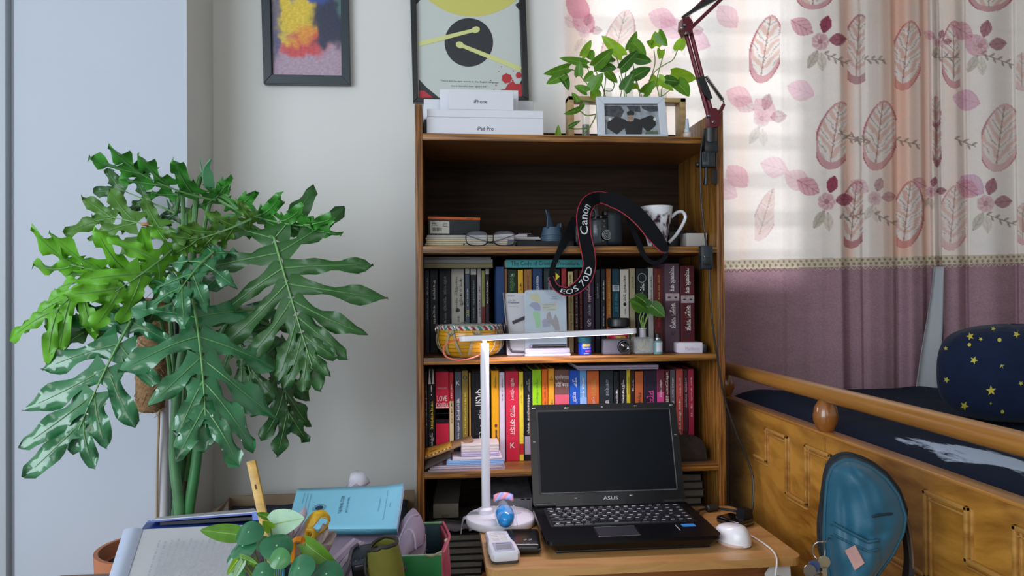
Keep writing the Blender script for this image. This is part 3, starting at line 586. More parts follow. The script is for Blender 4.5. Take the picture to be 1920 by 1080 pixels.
mb.tube(spline([h0+ax*.002, q(845, 640, 1.64), q(832, 652, 1.63), q(836, 668, 1.62), q(858, 676, 1.62), q(880, 673, 1.63), q(899, 666, 1.645), Vector((pbx-.008, pby, q(902, 664, 1.648).z))], 8), .0019); mb.build('usb_cord', M('cord orange', '#e2705a', .45), dl)

# ---------------------------------------------------------------- handheld meter, hand gel, hard drive
hm = px(940, 1018, Z=TZ+.012)
hd = thing('handheld_meter', 'white handheld meter with small grey screen at table front left', 'device', (hm.x, hm.y, TZ))
HMx = rotz((hm.x-.002, hm.y-.028, TZ), 4)
def hx(u, v, z0, z1, wf=1):
    return None
ol = [(x_*1.04, y_*1.28+.008) for x_, y_ in [(-.021, -.052), (.021, -.052), (.0265, -.046), (.0268, -.01), (.0225, .012), (.022, .048), (.018, .052), (-.018, .052), (-.022, .048), (-.0225, .012), (-.0268, -.01), (-.0265, -.046)]]
k = len(ol)
mb = MB(HMx); mb.prism([(a*.93, b*.96) for a, b in ol], flatZ, .0003, .006); mb.build('back_shell', M('meter dark', '#3a3a40', .4), hd, ang=30)
mb = MB(HMx); mb.add([(a*.96, b*.97, .006) for a, b in ol]+[(a, b, .010) for a, b in ol]+[(a, b, .019) for a, b in ol]+[(a*.9, b*.95, .0225) for a, b in ol], [tuple(range(3*k, 4*k))]+[(r*k+i, r*k+(i+1) % k, (r+1)*k+(i+1) % k, (r+1)*k+i) for r in range(3) for i in range(k)]); sh = mb.build('front_shell', M('meter white', '#dcdde6', .35), hd, ang=40)
MB(HMx).box(-.0190, .0190, -.049, -.001, .0222, .0232, .0004).build('display_frame', M('meter frame', '#a9aec4', .35), sh)
MB(HMx).box(-.0140, .0140, -.041, -.016, .0230, .0238).build('display', M('lcd', '#8f929b', .25), sh, smooth=False)
MB(HMx).box(-.012, .012, -.0105, -.0065, .0230, .0238).build('print_line', GREYP, sh, smooth=False)
for r_ in range(5):
    for c_ in (-1, 1): MB(HMx).box(c_*.0085-.0065, c_*.0085+.0065, .012+r_*.0100, .016+r_*.0100, .0222, .0232, .0005).build('button', M('meter button', '#c9c4bb', .5), sh)
gl = px(948, 1000, Z=TZ+.02)
gt = thing('gel_pack', 'blue gel bottle in a clear printed sachet lying on the lamp base', 'bottle', (gl.x, gl.y, TZ))
g0 = px(948, 985, D=1.545)
mb = MB(); mb.ball((g0.x-.001, g0.y+.01, TZ+.040), .0205, .042, .0215, 20); mb.build('bottle', M('gel blue', '#1f8fd6', .12, coat=.6), gt)
mb = MB(); mb.grid(lambda u, v: Vector((g0.x-.021+.043*u, g0.y-.045+.10*v, TZ+.030+.034*math.sin(math.pi*u)**.5*(1-.15*v)+.004*math.sin(9*u+4*v))), 14, 14); mb.build('sachet', M('clear film', '#d6e2f2', .12, alpha=.22), gt)
mb = MB(); mb.grid(lambda u, v: Vector((g0.x-.021+.043*u, g0.y+.050+.012*v, TZ+.058+.006*math.sin(math.pi*u)+.012*v)), 10, 3)
cols = []; pal = [(.62, .18, .30), (.30, .26, .62), (.75, .30, .25), (.25, .45, .7), (.45, .3, .6)]
for j in range(4):
    for i in range(11): cols.append((*pal[(i*3+j*2) % 5], 1))
mb.build('printed_header', M('sachet print', '#ffffff', .3, attr='Col'), gt, colors=cols, thick=.0006)
mb = MB(); mb.tube(spline([(g0.x-.018, g0.y-.04, TZ+.034), (g0.x-.021, g0.y-.0, TZ+.046), (g0.x-.021, g0.y+.05, TZ+.05)], 5), .0009, 6); mb.tube(spline([(g0.x+.021, g0.y-.04, TZ+.034), (g0.x+.022, g0.y-.0, TZ+.046), (g0.x+.022, g0.y+.05, TZ+.05)], 5), .0009, 6); mb.build('sachet_seam', M('film edge', '#b9c8de', .2), gt)
hdp = px(990, 1015, Z=TZ+.02)
hdd = thing('hard_drive_case', 'flat black zip case with small silver emblem left of laptop', 'case', (.162, 1.47, TZ))
HX = rotz((.158, 1.478, TZ), -5)
MB(HX).box(-.040, .036, -.052, .052, .0003, .021, .008, 3).build('body', M('case black', '#0e0f12', .3, coat=.3), hdd)
MB(HX).box(-.0405, .0365, -.0525, .0525, .0095, .0125, .001).build('zip', M('zip black', '#232428', .5), hdd)
mb = MB(HX)
for dx in (-.005, .005): mb.lathe([(.005, 0), (.005, .0008), (.0025, .0012), (.0025, .0004)], (.012+dx, -.022, .0212), 14, sy=.7)
mb.build('silver_emblem', M('chrome'), hdd)
# ---------------------------------------------------------------- bed on the right
XBED = .752
bw = wood('bed wood', '#bb8436', '#74460f', 'Y', 18, 3.5, .33, (.34, .62), coat=.35, warp=.22, bump=.08)
bwd = wood('bed rail wood', '#b57e3a', '#8f5c26', 'Y', 55, 2.2, .3, (.3, .7), coat=.4)
bead = wood('bed moulding', '#b98a48', '#94622a', 'Y', 40, 4, .35)
bd = thing('daybed', 'golden wooden daybed with round side rail and key pattern panel', 'bed', (1.25, 1.4, 0))
PT = .7163
MB().box(XBED, XBED+.022, .55, 2.02, .12, PT, .0015).build('side_panel', bw, bd)
MB().box(XBED-.002, XBED+.030, .55, 2.02, PT-.0005, PT+.006, .002).build('panel_cap', bwd, bd)
mb = MB(); mb.tube([(XBED+.012, .5, .797), (XBED+.012, 2.01, .797)], .0168, 24); rail = mb.build('side_rail', bwd, bd)
for y in (2.0-.06, 1.415, .83):
    mb = MB(); mb.lathe([(.011, 0), (.017, .006), (.0235, .022), (.0245, .034), (.021, .05), (.014, .062), (.011, .066)], (XBED+.012, y, PT+.004), 24); mb.build('rail_knob', M('knob wood', '#8a5320', .25, coat=.5), bd)
key = [(1417, 854), (1440, 865), (1436, 803), (1478, 821), (1475, 922), (1514, 946), (1513, 836), (1560, 855), (1558, 990), (1610, 1016), (1610, 880), (1668, 902), (1668, 1040), (1738, 1078), (1738, 921), (1818, 957), (1812, 1052), (1908, 1092), (1906, 990), (2010, 1030)]
kp = [px(x, y, X=XBED) for x, y in key]
# straighten the pattern: verticals share y, horizontals share z
q = []
for i, p in enumerate(kp): q.append([p.y, p.z])
for i in range(1, len(q)-1, 2):
    m_ = (q[i][0]+q[i+1][0])/2; q[i][0] = q[i+1][0] = m_
for i in range(0, len(q)-1, 2):
    m_ = (q[i][1]+q[i+1][1])/2; q[i][1] = q[i+1][1] = m_
for i in range(len(q)-1):
    a, b = q[i], q[i+1]; e = .0035
    for off, hgt in ((0, .0055), (.010, .0035)):
        y0, y1 = sorted((a[0], b[0])); z0, z1 = sorted((a[1], b[1]))
        if i % 2: y0, y1 = y0-off, y1-off
        else: z0, z1 = z0-off, z1-off
        o = MB().box(XBED-hgt, XBED+.002, y0-e*(1 if off == 0 else .6), y1+e*(1 if off == 0 else .6), z0-e*(1 if off == 0 else .6), z1+e*(1 if off == 0 else .6), .0015).build('moulding', bead, bd)
for y in (1.885, 1.395):
    MB().box(XBED-.0006, XBED+.001, y-.0006, y+.0006, .13, PT-.002).build('panel_joint', M('joint dark', '#4a2c10', .6), bd, smooth=False)
for x in (XBED+.02, 1.85):
    for y in (.62, 1.96): MB().box(x, x+.06, y-.03, y+.03, 0, .13, .003).build('leg', bwd, bd)
MB().box(XBED+.022, 1.95, .55, 2.02, .30, .36).build('bed_base', bwd, bd, smooth=False)
MB().box(1.93, 1.96, .55, 2.02, .12, PT).build('side_panel', bw, bd, smooth=False)
# mattress under a navy sheet with a white brush print
def sheetmat():
    m, nt, b = _new('navy sheet'); n, L = nt.nodes, nt.links
    tc = n.new('ShaderNodeTexCoord'); mp = n.new('ShaderNodeMapping'); mp.inputs['Scale'].default_value = (30, 9, 14); mp.inputs['Rotation'].default_value = (0, 0, .3)
    L.new(tc.outputs['Object'], mp.inputs['Vector'])
    nz = n.new('ShaderNodeTexNoise'); nz.inputs['Scale'].default_value = 1.0; nz.inputs['Detail'].default_value = 7; nz.inputs['Roughness'].default_value = .62; L.new(mp.outputs[0], nz.inputs['Vector'])
    a = n.new('ShaderNodeVertexColor'); a.layer_name = 'Col'
    sep = n.new('ShaderNodeSeparateColor'); L.new(a.outputs['Color'], sep.inputs[0])
    ad = n.new('ShaderNodeMath'); ad.operation = 'ADD'; L.new(nz.outputs['Fac'], ad.inputs[0]); L.new(sep.outputs[0], ad.inputs[1])
    cr = n.new('ShaderNodeValToRGB'); e = cr.color_ramp.elements; e[0].position = .80; e[0].color = (*lin('#0f1b30'), 1); e[1].position = .88; e[1].color = (*lin('#b3c2d8'), 1)
    L.new(ad.outputs[0], cr.inputs[0]); L.new(cr.outputs[0], b.inputs['Base Color']); b.inputs['Roughness'].default_value = .85; b.inputs['Specular IOR Level'].default_value = .2
    return m
def msurf(u, v):
    x = XBED+.025+1.15*u**1.6; y = .6+1.385*v
    edge = min(1, (x-XBED-.025)/.10)
    z = .700+.026*math.sin(edge*math.pi/2)+.008*noise.noise((x*4, y*3, 1))+.005*noise.noise((x*13, y*9, 4))
    z += .016*math.exp(-((y-1.88)/.10)**2)*math.exp(-((x-.86)/.14)**2)
    if u < .001: z = .60
    return Vector((x, y, z))
mb = MB(); mb.grid(msurf, 60, 90)
cols = []
for v in mb.v:
    y, x = v[1], v[0]
    m_ = math.exp(-((y-1.10)/.25)**2)*math.exp(-((x-.893-(1.12-y)*.10)/.066)**2)
    m2 = math.exp(-((y-1.45)/.12)**2)*math.exp(-((x-.99)/.03)**2)*.7
    k_ = max(m_, m2)*.54; cols.append((k_, k_, k_, 1))
shm = sheetmat()
mt = mb.build('mattress', shm, None, colors=cols); tag(mt, 'mattress under navy sheet with white brush print on the daybed', 'mattress')
mb = MB(); mb.box(XBED+.03, 1.9, .6, 2.0, .36, .66, .03); mb.build('mattress_core', M('mattress side', '#1a2438', .8), mt)
# pillow
pc = px(1880, 705, D=1.55); 
plw = thing('star_cushion', 'round navy cushion printed with yellow stars on the bed', 'cushion', (pc.x, pc.y, .72))
pz0 = .730; prx, prz = .150, .100; pcx, pcy = px(1758, 705, D=1.55).x+.150, 1.44
def psurf(u, v):
    a = 2*math.pi*u; ph = math.pi*(v-.5); c = max(0, math.cos(ph))**.62; s = math.copysign(abs(math.sin(ph))**.75, math.sin(ph))
    r = 1+.02*noise.noise((math.cos(a)*2, math.sin(a)*2, v*4))
    return Vector((pcx+prx*c*math.cos(a)*r, pcy+.10*c*math.sin(a)*r, pz0+prz*(1+s)*r))
mb = MB(); mb.grid(psurf, 64, 32); nav = M('navy cotton', '#101c36', .9, var=.15, scale=30, sheen=.04, spec=.2, bump=.25, bscale=25)
pm = mb.build('cover', nav, plw)
bvh = BVHTree.FromPolygons([Vector(v) for v in mb.v], mb.f)
stm = M('star yellow', '#b3a93c', .75)
for cx, cy_, r, kd in ((935, 272, 14, 5), (970, 281, 8, 5), (1012, 247, 9, 5), (1090, 265, 13, 5), (932, 300, 6, 0), (1033, 284, 7, 0), (947, 352, 14, 5), (1040, 370, 12, 3), (855, 418, 11, 5), (1005, 454, 18, 5), (915, 505, 16, 5), (1003, 497, 7, 3), (853, 312, 8, 5), (1105, 430, 9, 5), (1150, 340, 14, 5), (1165, 470, 13, 5), (1043, 525, 6, 0)):
    X_, Y_ = 1300+cx/1.8, 480+cy_/1.8; rp = r/1.8; vs = []; ok = True; rot = rnd.random()*2
    nn = 10 if kd else 12
    for i in range(nn+1):
        rr_ = 0 if i == nn else (rp if (i % 2 == 0 or not kd) else rp*.42); a = rot+2*math.pi*i/nn
        if kd == 3 and i < nn: rr_ *= (1 if i in (0, 2, 8) else .5)
        pt = px(X_+rr_*math.cos(a), Y_+rr_*math.sin(a), D=1); d = (pt-EYE).normalized(); h = bvh.ray_cast(EYE, d)
        if h[0] is None: ok = False; break
        nrm = h[1] if h[1].dot(d) < 0 else -h[1]
        vs.append(h[0]+nrm*.0008)
    if ok: MB().add(vs, [(nn, i, (i+1) % nn) for i in range(nn)]).build('printed_star', stm, plw, smooth=False)
mb = MB(); mb.tube(spline([psurf(.5+.25*t, .78+.05*math.sin(3*t)) for t in [i/8 for i in range(9)]], 3), .0016, 6); mb.build('seam', M('seam navy', '#0f1a30', .8), plw)

# ---------------------------------------------------------------- curtain
def shape_leaf(du, dv, w, h):                 # signed: <1 inside an egg, tip up and right
    t = (dv/h+1)/2; t = np.clip(t, 0, 1); half = w*np.sin(np.pi*t**.88)**.55+1e-6
    return np.where((dv > -h) & (dv < h), np.abs(du)/half, 9)
NX, NZ = 560, 820
xs0, xs1 = px(1062, 400, Y=2.035).x, px(2040, 400, Y=2.02).x
zt_, zb_ = 2.25, px(1500, 754, Y=2.02).z
PXL = np.linspace(1062, 2040, NX+1)
def fold(x):
    """depth of the cloth in front of the wall at photo column x: gentle on the left, deep pleats to the right"""
    d = 2.036+.003*math.sin(x*.05)
    for (a, da), (b, db) in zip(KN, KN[1:]):
        if a <= x <= b: t = (x-a)/(b-a); t = t*t*(3-2*t); return d+da+(db-da)*t
    return d
KN = [(1350, 0), (1440, -.010), (1466, -.004), (1476, .002), (1510, -.006), (1545, -.022), (1578, -.040), (1587, -.004), (1592, .0), (1612, -.018), (1619, -.044), (1632, -.050), (1655, -.046), (1674, -.030), (1680, -.006), (1685, -.014), (1708, -.040), (1728, -.024), (1737, .006), (1743, .0), (1752, -.024), (1763, .0), (1768, -.034), (1796, -.050), (1812, -.024), (1818, -.040), (1862, -.056), (1904, -.026), (1911, -.044), (1965, -.052), (2040, -.034)]
D0 = np.array([fold(x) for x in PXL]); X0 = np.array([px(x, 520, Y=fold(x)).x for x in PXL])
Zc = np.linspace(zt_, zb_, NZ+1)
X = np.repeat(X0[None], NZ+1, 0); Z = np.repeat(Zc[:, None], NX+1, 1)
wob = np.array([[.004*noise.noise((x*.012, z*2.2, 3)) for x in PXL[::8]] for z in Zc[::8]])
wob = np.repeat(np.repeat(wob, 8, 0), 8, 1)[:NZ+1, :NX+1]
wob = np.pad(wob, ((0, NZ+1-wob.shape[0]), (0, NX+1-wob.shape[1])), 'edge')
for _ in range(3):
    for ax_ in (0, 1): wob = (np.roll(wob, 4, ax_)+np.roll(wob, -4, ax_)+wob)/3
Yc = np.repeat(D0[None], NZ+1, 0)+wob*np.clip((PXL-1350)/150, .25, 1)[None]
# photo pixel of each cloth point -> where the print sits on the cloth
r_ = np.stack([X, Yc, Z], -1)-np.array(EYE)
dd = r_@np.array(CF); PX = 960+F*(r_@np.array(CR))/dd; PY = 540-F*(r_@np.array(CU))/dd
col = np.empty((NZ+1, NX+1, 3)); L_ = lambda c: np.array(lin(c))
nz_ = np.array([[noise.noise((x*.03, 0, z*40)) for x in PXL[::4]] for z in Zc[::4]]); nz_ = np.repeat(np.repeat(nz_, 4, 0), 4, 1)
nz_ = np.pad(nz_, ((0, max(0, NZ+1-nz_.shape[0])), (0, max(0, NX+1-nz_.shape[1]))), 'edge')[:NZ+1, :NX+1]
gr = np.random.RandomState(4); grain = gr.rand(NZ+1, NX+1)
cream, peach, pinkc = L_('#f8efe8'), L_('#f2c4ac'), L_('#dca4ae')
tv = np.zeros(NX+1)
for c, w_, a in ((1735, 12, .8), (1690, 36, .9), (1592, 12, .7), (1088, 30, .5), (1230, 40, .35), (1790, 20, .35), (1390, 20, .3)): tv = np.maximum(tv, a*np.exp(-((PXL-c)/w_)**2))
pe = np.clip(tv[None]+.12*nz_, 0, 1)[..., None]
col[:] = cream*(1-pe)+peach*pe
col *= (1+.05*nz_+.05*(grain-.5))[..., None]
def blend(mask, c, a=1.0):
    m_ = np.clip(mask, 0, 1)[..., None]*a; col[:] = col*(1-m_)+L_(c)*m_
def leafprint(cx, cy_, w_, h, lean, clip, edge='#c98088', a=1.0, core='#f0e9e2'):
    du = (PX-cx)+(PY-cy_)*lean; dv = -(PY-cy_); ok = (PX > clip[0]) & (PX < clip[1])
    s = shape_leaf(du, dv, w_, h)
    blend(((s < 1) & ok).astype(float), edge, a*.75); blend(((s < 1.0) & (s > .90) & ok).astype(float), '#b05c68', a*.8)
    s2 = shape_leaf(du, dv-5, w_*.84, h*.86); ins = (s2 < 1) & ok
    blend(ins.astype(float), '#e6c6b8', a*.85)
    # pale feathered strokes leaving a mid vein
    st_ = np.sin((dv*1.0-np.abs(du)*1.25)*.21+2.2*nz_)
    blend(((st_ > -.45) & ins).astype(float), core, a*.85)
    blend(((st_ > .965) & ins & (dv > -h*.5)).astype(float), '#8a6a62', a*.6)
    blend(((np.abs(du+2) < 1.2) & ins).astype(float), '#a07a70', a*.8)
def petal(cx, cy_, ang, ln_, wd, c, a=1.0, vein='#6f2a3e'):
    ca, sa = math.cos(ang), math.sin(ang); u = (PX-cx)*ca+(PY-cy_)*sa; v = -(PX-cx)*sa+(PY-cy_)*ca
    t = u/ln_; half = wd*np.sin(np.pi*np.clip(t, 0, 1))**.8
    ins = (t > 0) & (t < 1) & (np.abs(v) < half); blend(ins.astype(float), c, a)
    blend((ins & (np.sin(u*.5+np.abs(v)*.6) > .75)).astype(float), vein, a*.35); blend((ins & (np.abs(v) < .9)).astype(float), vein, a*.5)
def flower(cx, cy_, s, a=1.0, dark='#a04a62'):
    petal(cx+6*s, cy_-16*s, -1.3, 34*s, 11*s, dark, a); petal(cx+16*s, cy_-2*s, -.1, 34*s, 12*s, dark, a*.9); petal(cx-14*s, cy_-16*s, -2.6, 48*s, 17*s, '#dd9aa8', a*.8)
    petal(cx-4*s, cy_+16*s, 2.1, 40*s, 9*s, '#b3a692', a*.7, '#6b5f50'); petal(cx+2*s, cy_+20*s, 1.5, 36*s, 9*s, '#c9bda8', a*.5, '#6b5f50')
    for k_ in range(7):
        a_ = k_*2*math.pi/7; fx, fy = cx+9*s*math.cos(a_), cy_+9*s*math.sin(a_)
        blend((((PX-fx)**2+(PY-fy)**2) < (8.5*s)**2).astype(float), '#d9a9b0', a*.9); blend(((((PX-fx)**2+(PY-fy)**2) < (8.5*s)**2) & (((PX-fx)**2+(PY-fy)**2) > (7*s)**2)).astype(float), '#efe0e0', a*.8)
    blend((((PX-cx)**2+(PY-cy_)**2) < (5*s)**2).astype(float), '#b8838a', a)
def sprig(x0, y0, x1, y1, n_, a=.7):
    for k_ in range(n_):
        t = k_/n_; petal(x0+(x1-x0)*t, y0+(y1-y0)*t, math.atan2(y1-y0, x1-x0)+(.8 if k_ % 2 else -.8), 12, 2.4, '#a08c7c', a, '#7d6a5c')
    d = np.abs((PX-x0)*(y1-y0)-(PY-y0)*(x1-x0))/math.hypot(x1-x0, y1-y0); tt_ = ((PX-x0)*(x1-x0)+(PY-y0)*(y1-y0))/((x1-x0)**2+(y1-y0)**2)
    blend(((d < 1) & (tt_ > 0) & (tt_ < 1)).astype(float), '#8a7668', a)
for k_, (x, y, c_) in enumerate([(1085, 15, '#d97f93'), (1100, 35, '#dd93a4'), (1240, 40, '#e2a0b8'), (1262, 55, '#e6adc4'), (1370, 25, '#e6a6b8'), (1305, 80, '#e6a2bc'), (1385, 185, '#eb9fae'), (1440, 200, '#e9a6b6'), (1495, 340, '#ecb2bf'), (1500, 175, '#ecacc4'), (1388, 325, '#e893a8'), (1360, 355, '#e9b4c0'), (1450, 320, '#eec0cc'), (1835, 80, '#e0a4b8'), (1825, 345, '#deb0cc'), (1810, 195, '#e2b0c4')]):
    petal(x-24, y-14, .55+.3*math.sin(k_*2), 54, 20, c_, .75 if x > 1600 or x < 1130 else .5, '#d98fa4')  # petals over the window painted fainter, backlight fading put into the colour
for a_ in ((1160, 80, 30, 62, .25, (1100, 1200), '#dfa9ac', .6), (1437, 92, 32, 64, .16, (1405, 1463)), (1528, -12, 36, 30, .1, (1490, 1580)), (1610, 92, 34, 66, .06, (1589, 1622), '#a85a6c', .9), (1700, 104, 32, 66, .12, (1677, 1726), '#d98a80'), (1790, 102, 28, 64, .0, (1766, 1800)), (1858, -14, 44, 36, .1, (1815, 1905)), (1567, 254, 38, 64, .16, (1530, 1587), '#c98088'), (1650, 254, 34, 66, .12, (1618, 1681), '#d48d8d'), (1757, 252, 12, 62, 0, (1748, 1766), '#9a3f58'), (1877, 258, 40, 64, .14, (1840, 1906), '#d9a4a2', .9), (1602, 402, 32, 64, .1, (1582, 1618), '#b0606a'), (1702, 402, 32, 64, .12, (1680, 1733), '#d5857e'), (1788, 408, 32, 62, .1, (1766, 1812), '#d8a09c', .8), (1437, 402, 22, 50, .3, (1415, 1452), '#dfa9ac', .5), (1918, 135, 24, 36, 0, (1905, 1960), '#dfa9ac', .8), (1920, 420, 20, 40, 0, (1908, 1960), '#d9858e', .8), (1755, 210, 12, 30, 0, (1748, 1764), '#9a3f58', .8)):
    leafprint(*a_[:6], *(a_[6:7] or ('#c98088',)), *(a_[7:8] or (1.0,)))
for a_ in ((1538, 78, 1.0, 1), (1550, 378, 1.0, 1), (1838, 86, 1.0, .8), (1848, 382, 1.0, .8), (1428, 222, .95, .45), (1760, 80, .5, .7), (1640, 372, .8, .55), (1745, 360, .6, .8), (1280, 60, .8, .35), (1095, 60, .7, .4)): flower(*a_)
for a_ in ((1545, 100, 1590, 120, 7), (1632, 265, 1570, 250, 6), (1620, 112, 1660, 112, 6), (1750, 108, 1800, 108, 5), (1585, 258, 1625, 268, 5), (1680, 262, 1725, 272, 6), (1840, 100, 1900, 122, 8), (1575, 410, 1620, 400, 5), (1640, 400, 1680, 422, 5), (1850, 402, 1905, 422, 7), (1790, 260, 1830, 275, 5)): sprig(*a_)
# the lower mauve band, the lace above it
hem = 505-12*np.clip((PX-1350)/570, 0, 1)
low = PY > hem; mv = L_('#aa8690'); nn_ = (1+.30*(grain-.5)+.06*nz_)[..., None]
col[low] = (mv*nn_)[low]
lace = (PY > hem-17) & (PY <= hem)
v_ = (hem-PY)/17; uu = PX/10.5
hole = ((((uu % 1)-.5)**2*1.1+((v_-.30)*1.5)**2) < .07) | (((((uu+.5) % 1)-.5)**2*1.1+((v_-.72)*1.5)**2) < .05)
blend((lace & ~hole).astype(float), '#d6c9ae', 1); blend((lace & hole).astype(float), '#8a7264', .9)
cols = np.ones((NZ+1, NX+1, 4)); cols[..., :3] = np.clip(col, 0, 1)
mb = MB(); me_v = np.stack([X, Yc, Z], -1).reshape(-1, 3)
cut = thing('curtain', 'floor length curtain printed with pink leaves above a mauve band', 'curtain', (1.0, 2.03, zb_))
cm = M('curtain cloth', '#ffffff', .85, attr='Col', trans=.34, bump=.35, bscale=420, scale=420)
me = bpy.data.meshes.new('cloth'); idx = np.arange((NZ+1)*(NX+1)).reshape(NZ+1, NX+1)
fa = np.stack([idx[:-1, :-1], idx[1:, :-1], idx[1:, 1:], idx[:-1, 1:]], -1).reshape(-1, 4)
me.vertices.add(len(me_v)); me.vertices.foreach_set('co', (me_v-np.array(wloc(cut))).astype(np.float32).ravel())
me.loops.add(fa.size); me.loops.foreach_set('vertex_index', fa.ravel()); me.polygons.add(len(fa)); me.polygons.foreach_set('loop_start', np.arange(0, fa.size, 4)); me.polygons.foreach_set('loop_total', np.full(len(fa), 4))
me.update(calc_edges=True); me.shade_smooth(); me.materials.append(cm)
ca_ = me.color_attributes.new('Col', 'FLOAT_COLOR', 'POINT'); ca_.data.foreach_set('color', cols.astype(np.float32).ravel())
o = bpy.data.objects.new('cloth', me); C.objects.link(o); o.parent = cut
MB().tube([(xs0-.08, 2.035, 2.255), (xs1+.1, 2.035, 2.255)], .010, 14).build('curtain_rod', M('rod steel', '#8a8a8c', .3, 1), cut)
# lace trim stands proud of the cloth as its own strip of scallops
lm = M('lace', '#cfc2a6', .8, trans=.25)
mb = MB(); cols_ = np.arange(0, NX+1)
row = [int(np.argmin(np.abs(PY[:, i]-(505-12*min(1, max(0, (PXL[i]-1350)/570)))))) for i in cols_]
for i in range(0, NX-6, 6):
    j = row[i]; a, b_, m_ = me_v[idx[j, i]], me_v[idx[row[i+6], i+6]], me_v[idx[min(NZ, row[i+3]+6), i+3]]
    P_ = [Vector(a)+Vector((0, -.0012, 0)), Vector(m_)+Vector((0, -.0016, .003)), Vector(b_)+Vector((0, -.0012, 0))]
    mb.tube(spline(P_, 3), .0011, 5)
mb.build('lace_edging', lm, cut, kind='stuff')
# pale sheer lining showing at the bottom of one pleat
mb = MB(); sp = [(1752, 500), (1744, 560), (1733, 620), (1722, 680), (1712, 748)]; se = [(1766, 500), (1764, 560), (1762, 620), (1758, 680), (1750, 748)]
def sheer(u, v):
    k_ = v*4; i = min(3, int(k_)); f = k_-i
    a = px(sp[i][0]+(sp[i+1][0]-sp[i][0])*f, sp[i][1]+(sp[i+1][1]-sp[i][1])*f, Y=1.985); b_ = px(se[i][0]+(se[i+1][0]-se[i][0])*f, se[i][1]+(se[i+1][1]-se[i][1])*f, Y=1.985)
    p = a.lerp(b_, u); return p+Vector((0, .010*math.sin(u*5)-.006*v, 0))
mb.grid(sheer, 10, 24); mb.build('sheer_lining', M('sheer', '#b4b6ba', .8, trans=.3), cut, thick=.0008)
# ---------------------------------------------------------------- things on the shelves
def span(x0, x1, y0, y1, Y):
    ym = (y0+y1)/2; xm_ = (x0+x1)/2
    return px(x0, ym, Y=Y).x, px(x1, ym, Y=Y).x, px(xm_, y1, Y=Y).z, px(xm_, y0, Y=Y).z
def pbox(x0, x1, y0, y1, Y, dep, r=0, zb=None, mb=None, seg=2):
    a, b, z0, z1 = span(x0, x1, y0, y1, Y)
    if zb is not None: z1 += zb-z0; z0 = zb
    return (mb or MB()).box(a, b, Y, Y+dep, z0, z1, r, seg)
Pq = lambda x, y, Y: px(x, y, Y=Y)
S2 = ZS[1]+.0003; S3 = ZS[2]+.0003; S4 = ZS[3]+.0003; S5 = ZS[4]+.0003; S1 = ZS[0]+.0003
# --- second shelf, left: papers and notebooks
g = 'papers and notebooks stacked on the second shelf'
def papers(x0, x1, y0, y1, Y, dep, zb, col, label, n=5, rz=0, name='paper_stack', cat='papers'):
    a, b, z0, z1 = span(x0, x1, y0, y1, Y); z1 += zb-z0; z0 = zb; h = (z1-z0)/n
    o = thing(name, label, cat, ((a+b)/2, Y, z0), g if name != 'paper_stack_' else None)
    rr = random.Random(int(x0+y0))
    for i in range(n):
        dx = rr.uniform(-.003, .003); dy = rr.uniform(0, .004)
        MB(Matrix.Translation(((a+b)/2, Y, 0)) @ Matrix.Rotation(rad(rz+rr.uniform(-.7, .7)), 4, 'Z')).box(a-(a+b)/2+dx, b-(a+b)/2+dx, dy, dy+dep, z0+i*h, z0+(i+1)*h-.0005, .0006, 1).build('sheaf', M('paper '+col, col, .8, var=.08, scale=60), o)
    return o, z1
_, z = papers(797, 950, 447, 461, 1.738, .19, S2, '#b3a587', 'cream sheaves of paper at the left end of second shelf', 4)
_, z2 = papers(798, 965, 438, 446.5, 1.742, .19, z+.0004, '#a8a298', 'greyish notebooks on cream sheaves under the orange topped box', 2)
_, z3 = papers(962, 1012, 444, 449, 1.79, .12, px(980, 449, Y=1.79).z, '#b9b6b4', 'white envelope ends behind the eyeglasses', 2)
nb, nz1 = papers(970, 1076, 449, 461, 1.745, .15, S2, '#14161a', 'black notebook lying under the blue lens hood', 1)
MB().box(px(955, 440, Y=1.80).x, px(1010, 440, Y=1.80).x, 1.80, 1.9, S2, z3-.010).build('lower_sheaf', M('paper #a8a298'), bpy.data.objects['paper_stack.002'], smooth=False)
# orange and black box
a, b, zl, zh = span(796, 905, 403, 437, 1.80); a = max(a, XL+.001); zb = z2+.0003; hh = zh-zl
ob = thing('carton', 'black carton with orange lid edge and barcode label on second shelf', 'box', ((a+b)/2, 1.80, zb))
BM_ = Matrix.Translation((a+.010, 1.765, zb)) @ Matrix.Rotation(rad(10), 4, 'Z'); wd = .125
MB(BM_).box(0, wd, 0, .05, 0, hh*.88, .0008).build('body', M('carton black', '#1b2024', .6, var=.05), ob)
MB(BM_).box(-.0006, wd+.001, -.0006, .0506, hh*.88, hh*1.02, .0008).build('lid', M('carton orange', '#c4551d', .5), ob)
lb = MB(BM_).box(.004, .05, -.0009, 0, hh*.12, hh*.78).build('label', M('label paper', '#b9b6ac', .7), ob, smooth=False)
mb = MB(BM_); rr = random.Random(2); x = .010
while x < .032: w_ = rr.uniform(.0006, .0018); mb.box(x, x+w_, -.0012, -.0009, hh*.24, hh*.44); x += w_+rr.uniform(.0006, .0015)
for q_ in range(3): mb.box(.008, .022-.003*q_, -.0012, -.0009, hh*(.55+.07*q_), hh*(.58+.07*q_)); mb.box(.034, .046, -.0012, -.0009, hh*(.5+.08*q_), hh*(.53+.08*q_))
mb.build('barcode', BLACK, lb, smooth=False)
text('lid_print', 'carton', BM_ @ Vector((wd*.8, -.001, hh*.95)), BM_.to_3x3() @ XA, ZA, .016, .0035, BLACK, ob)
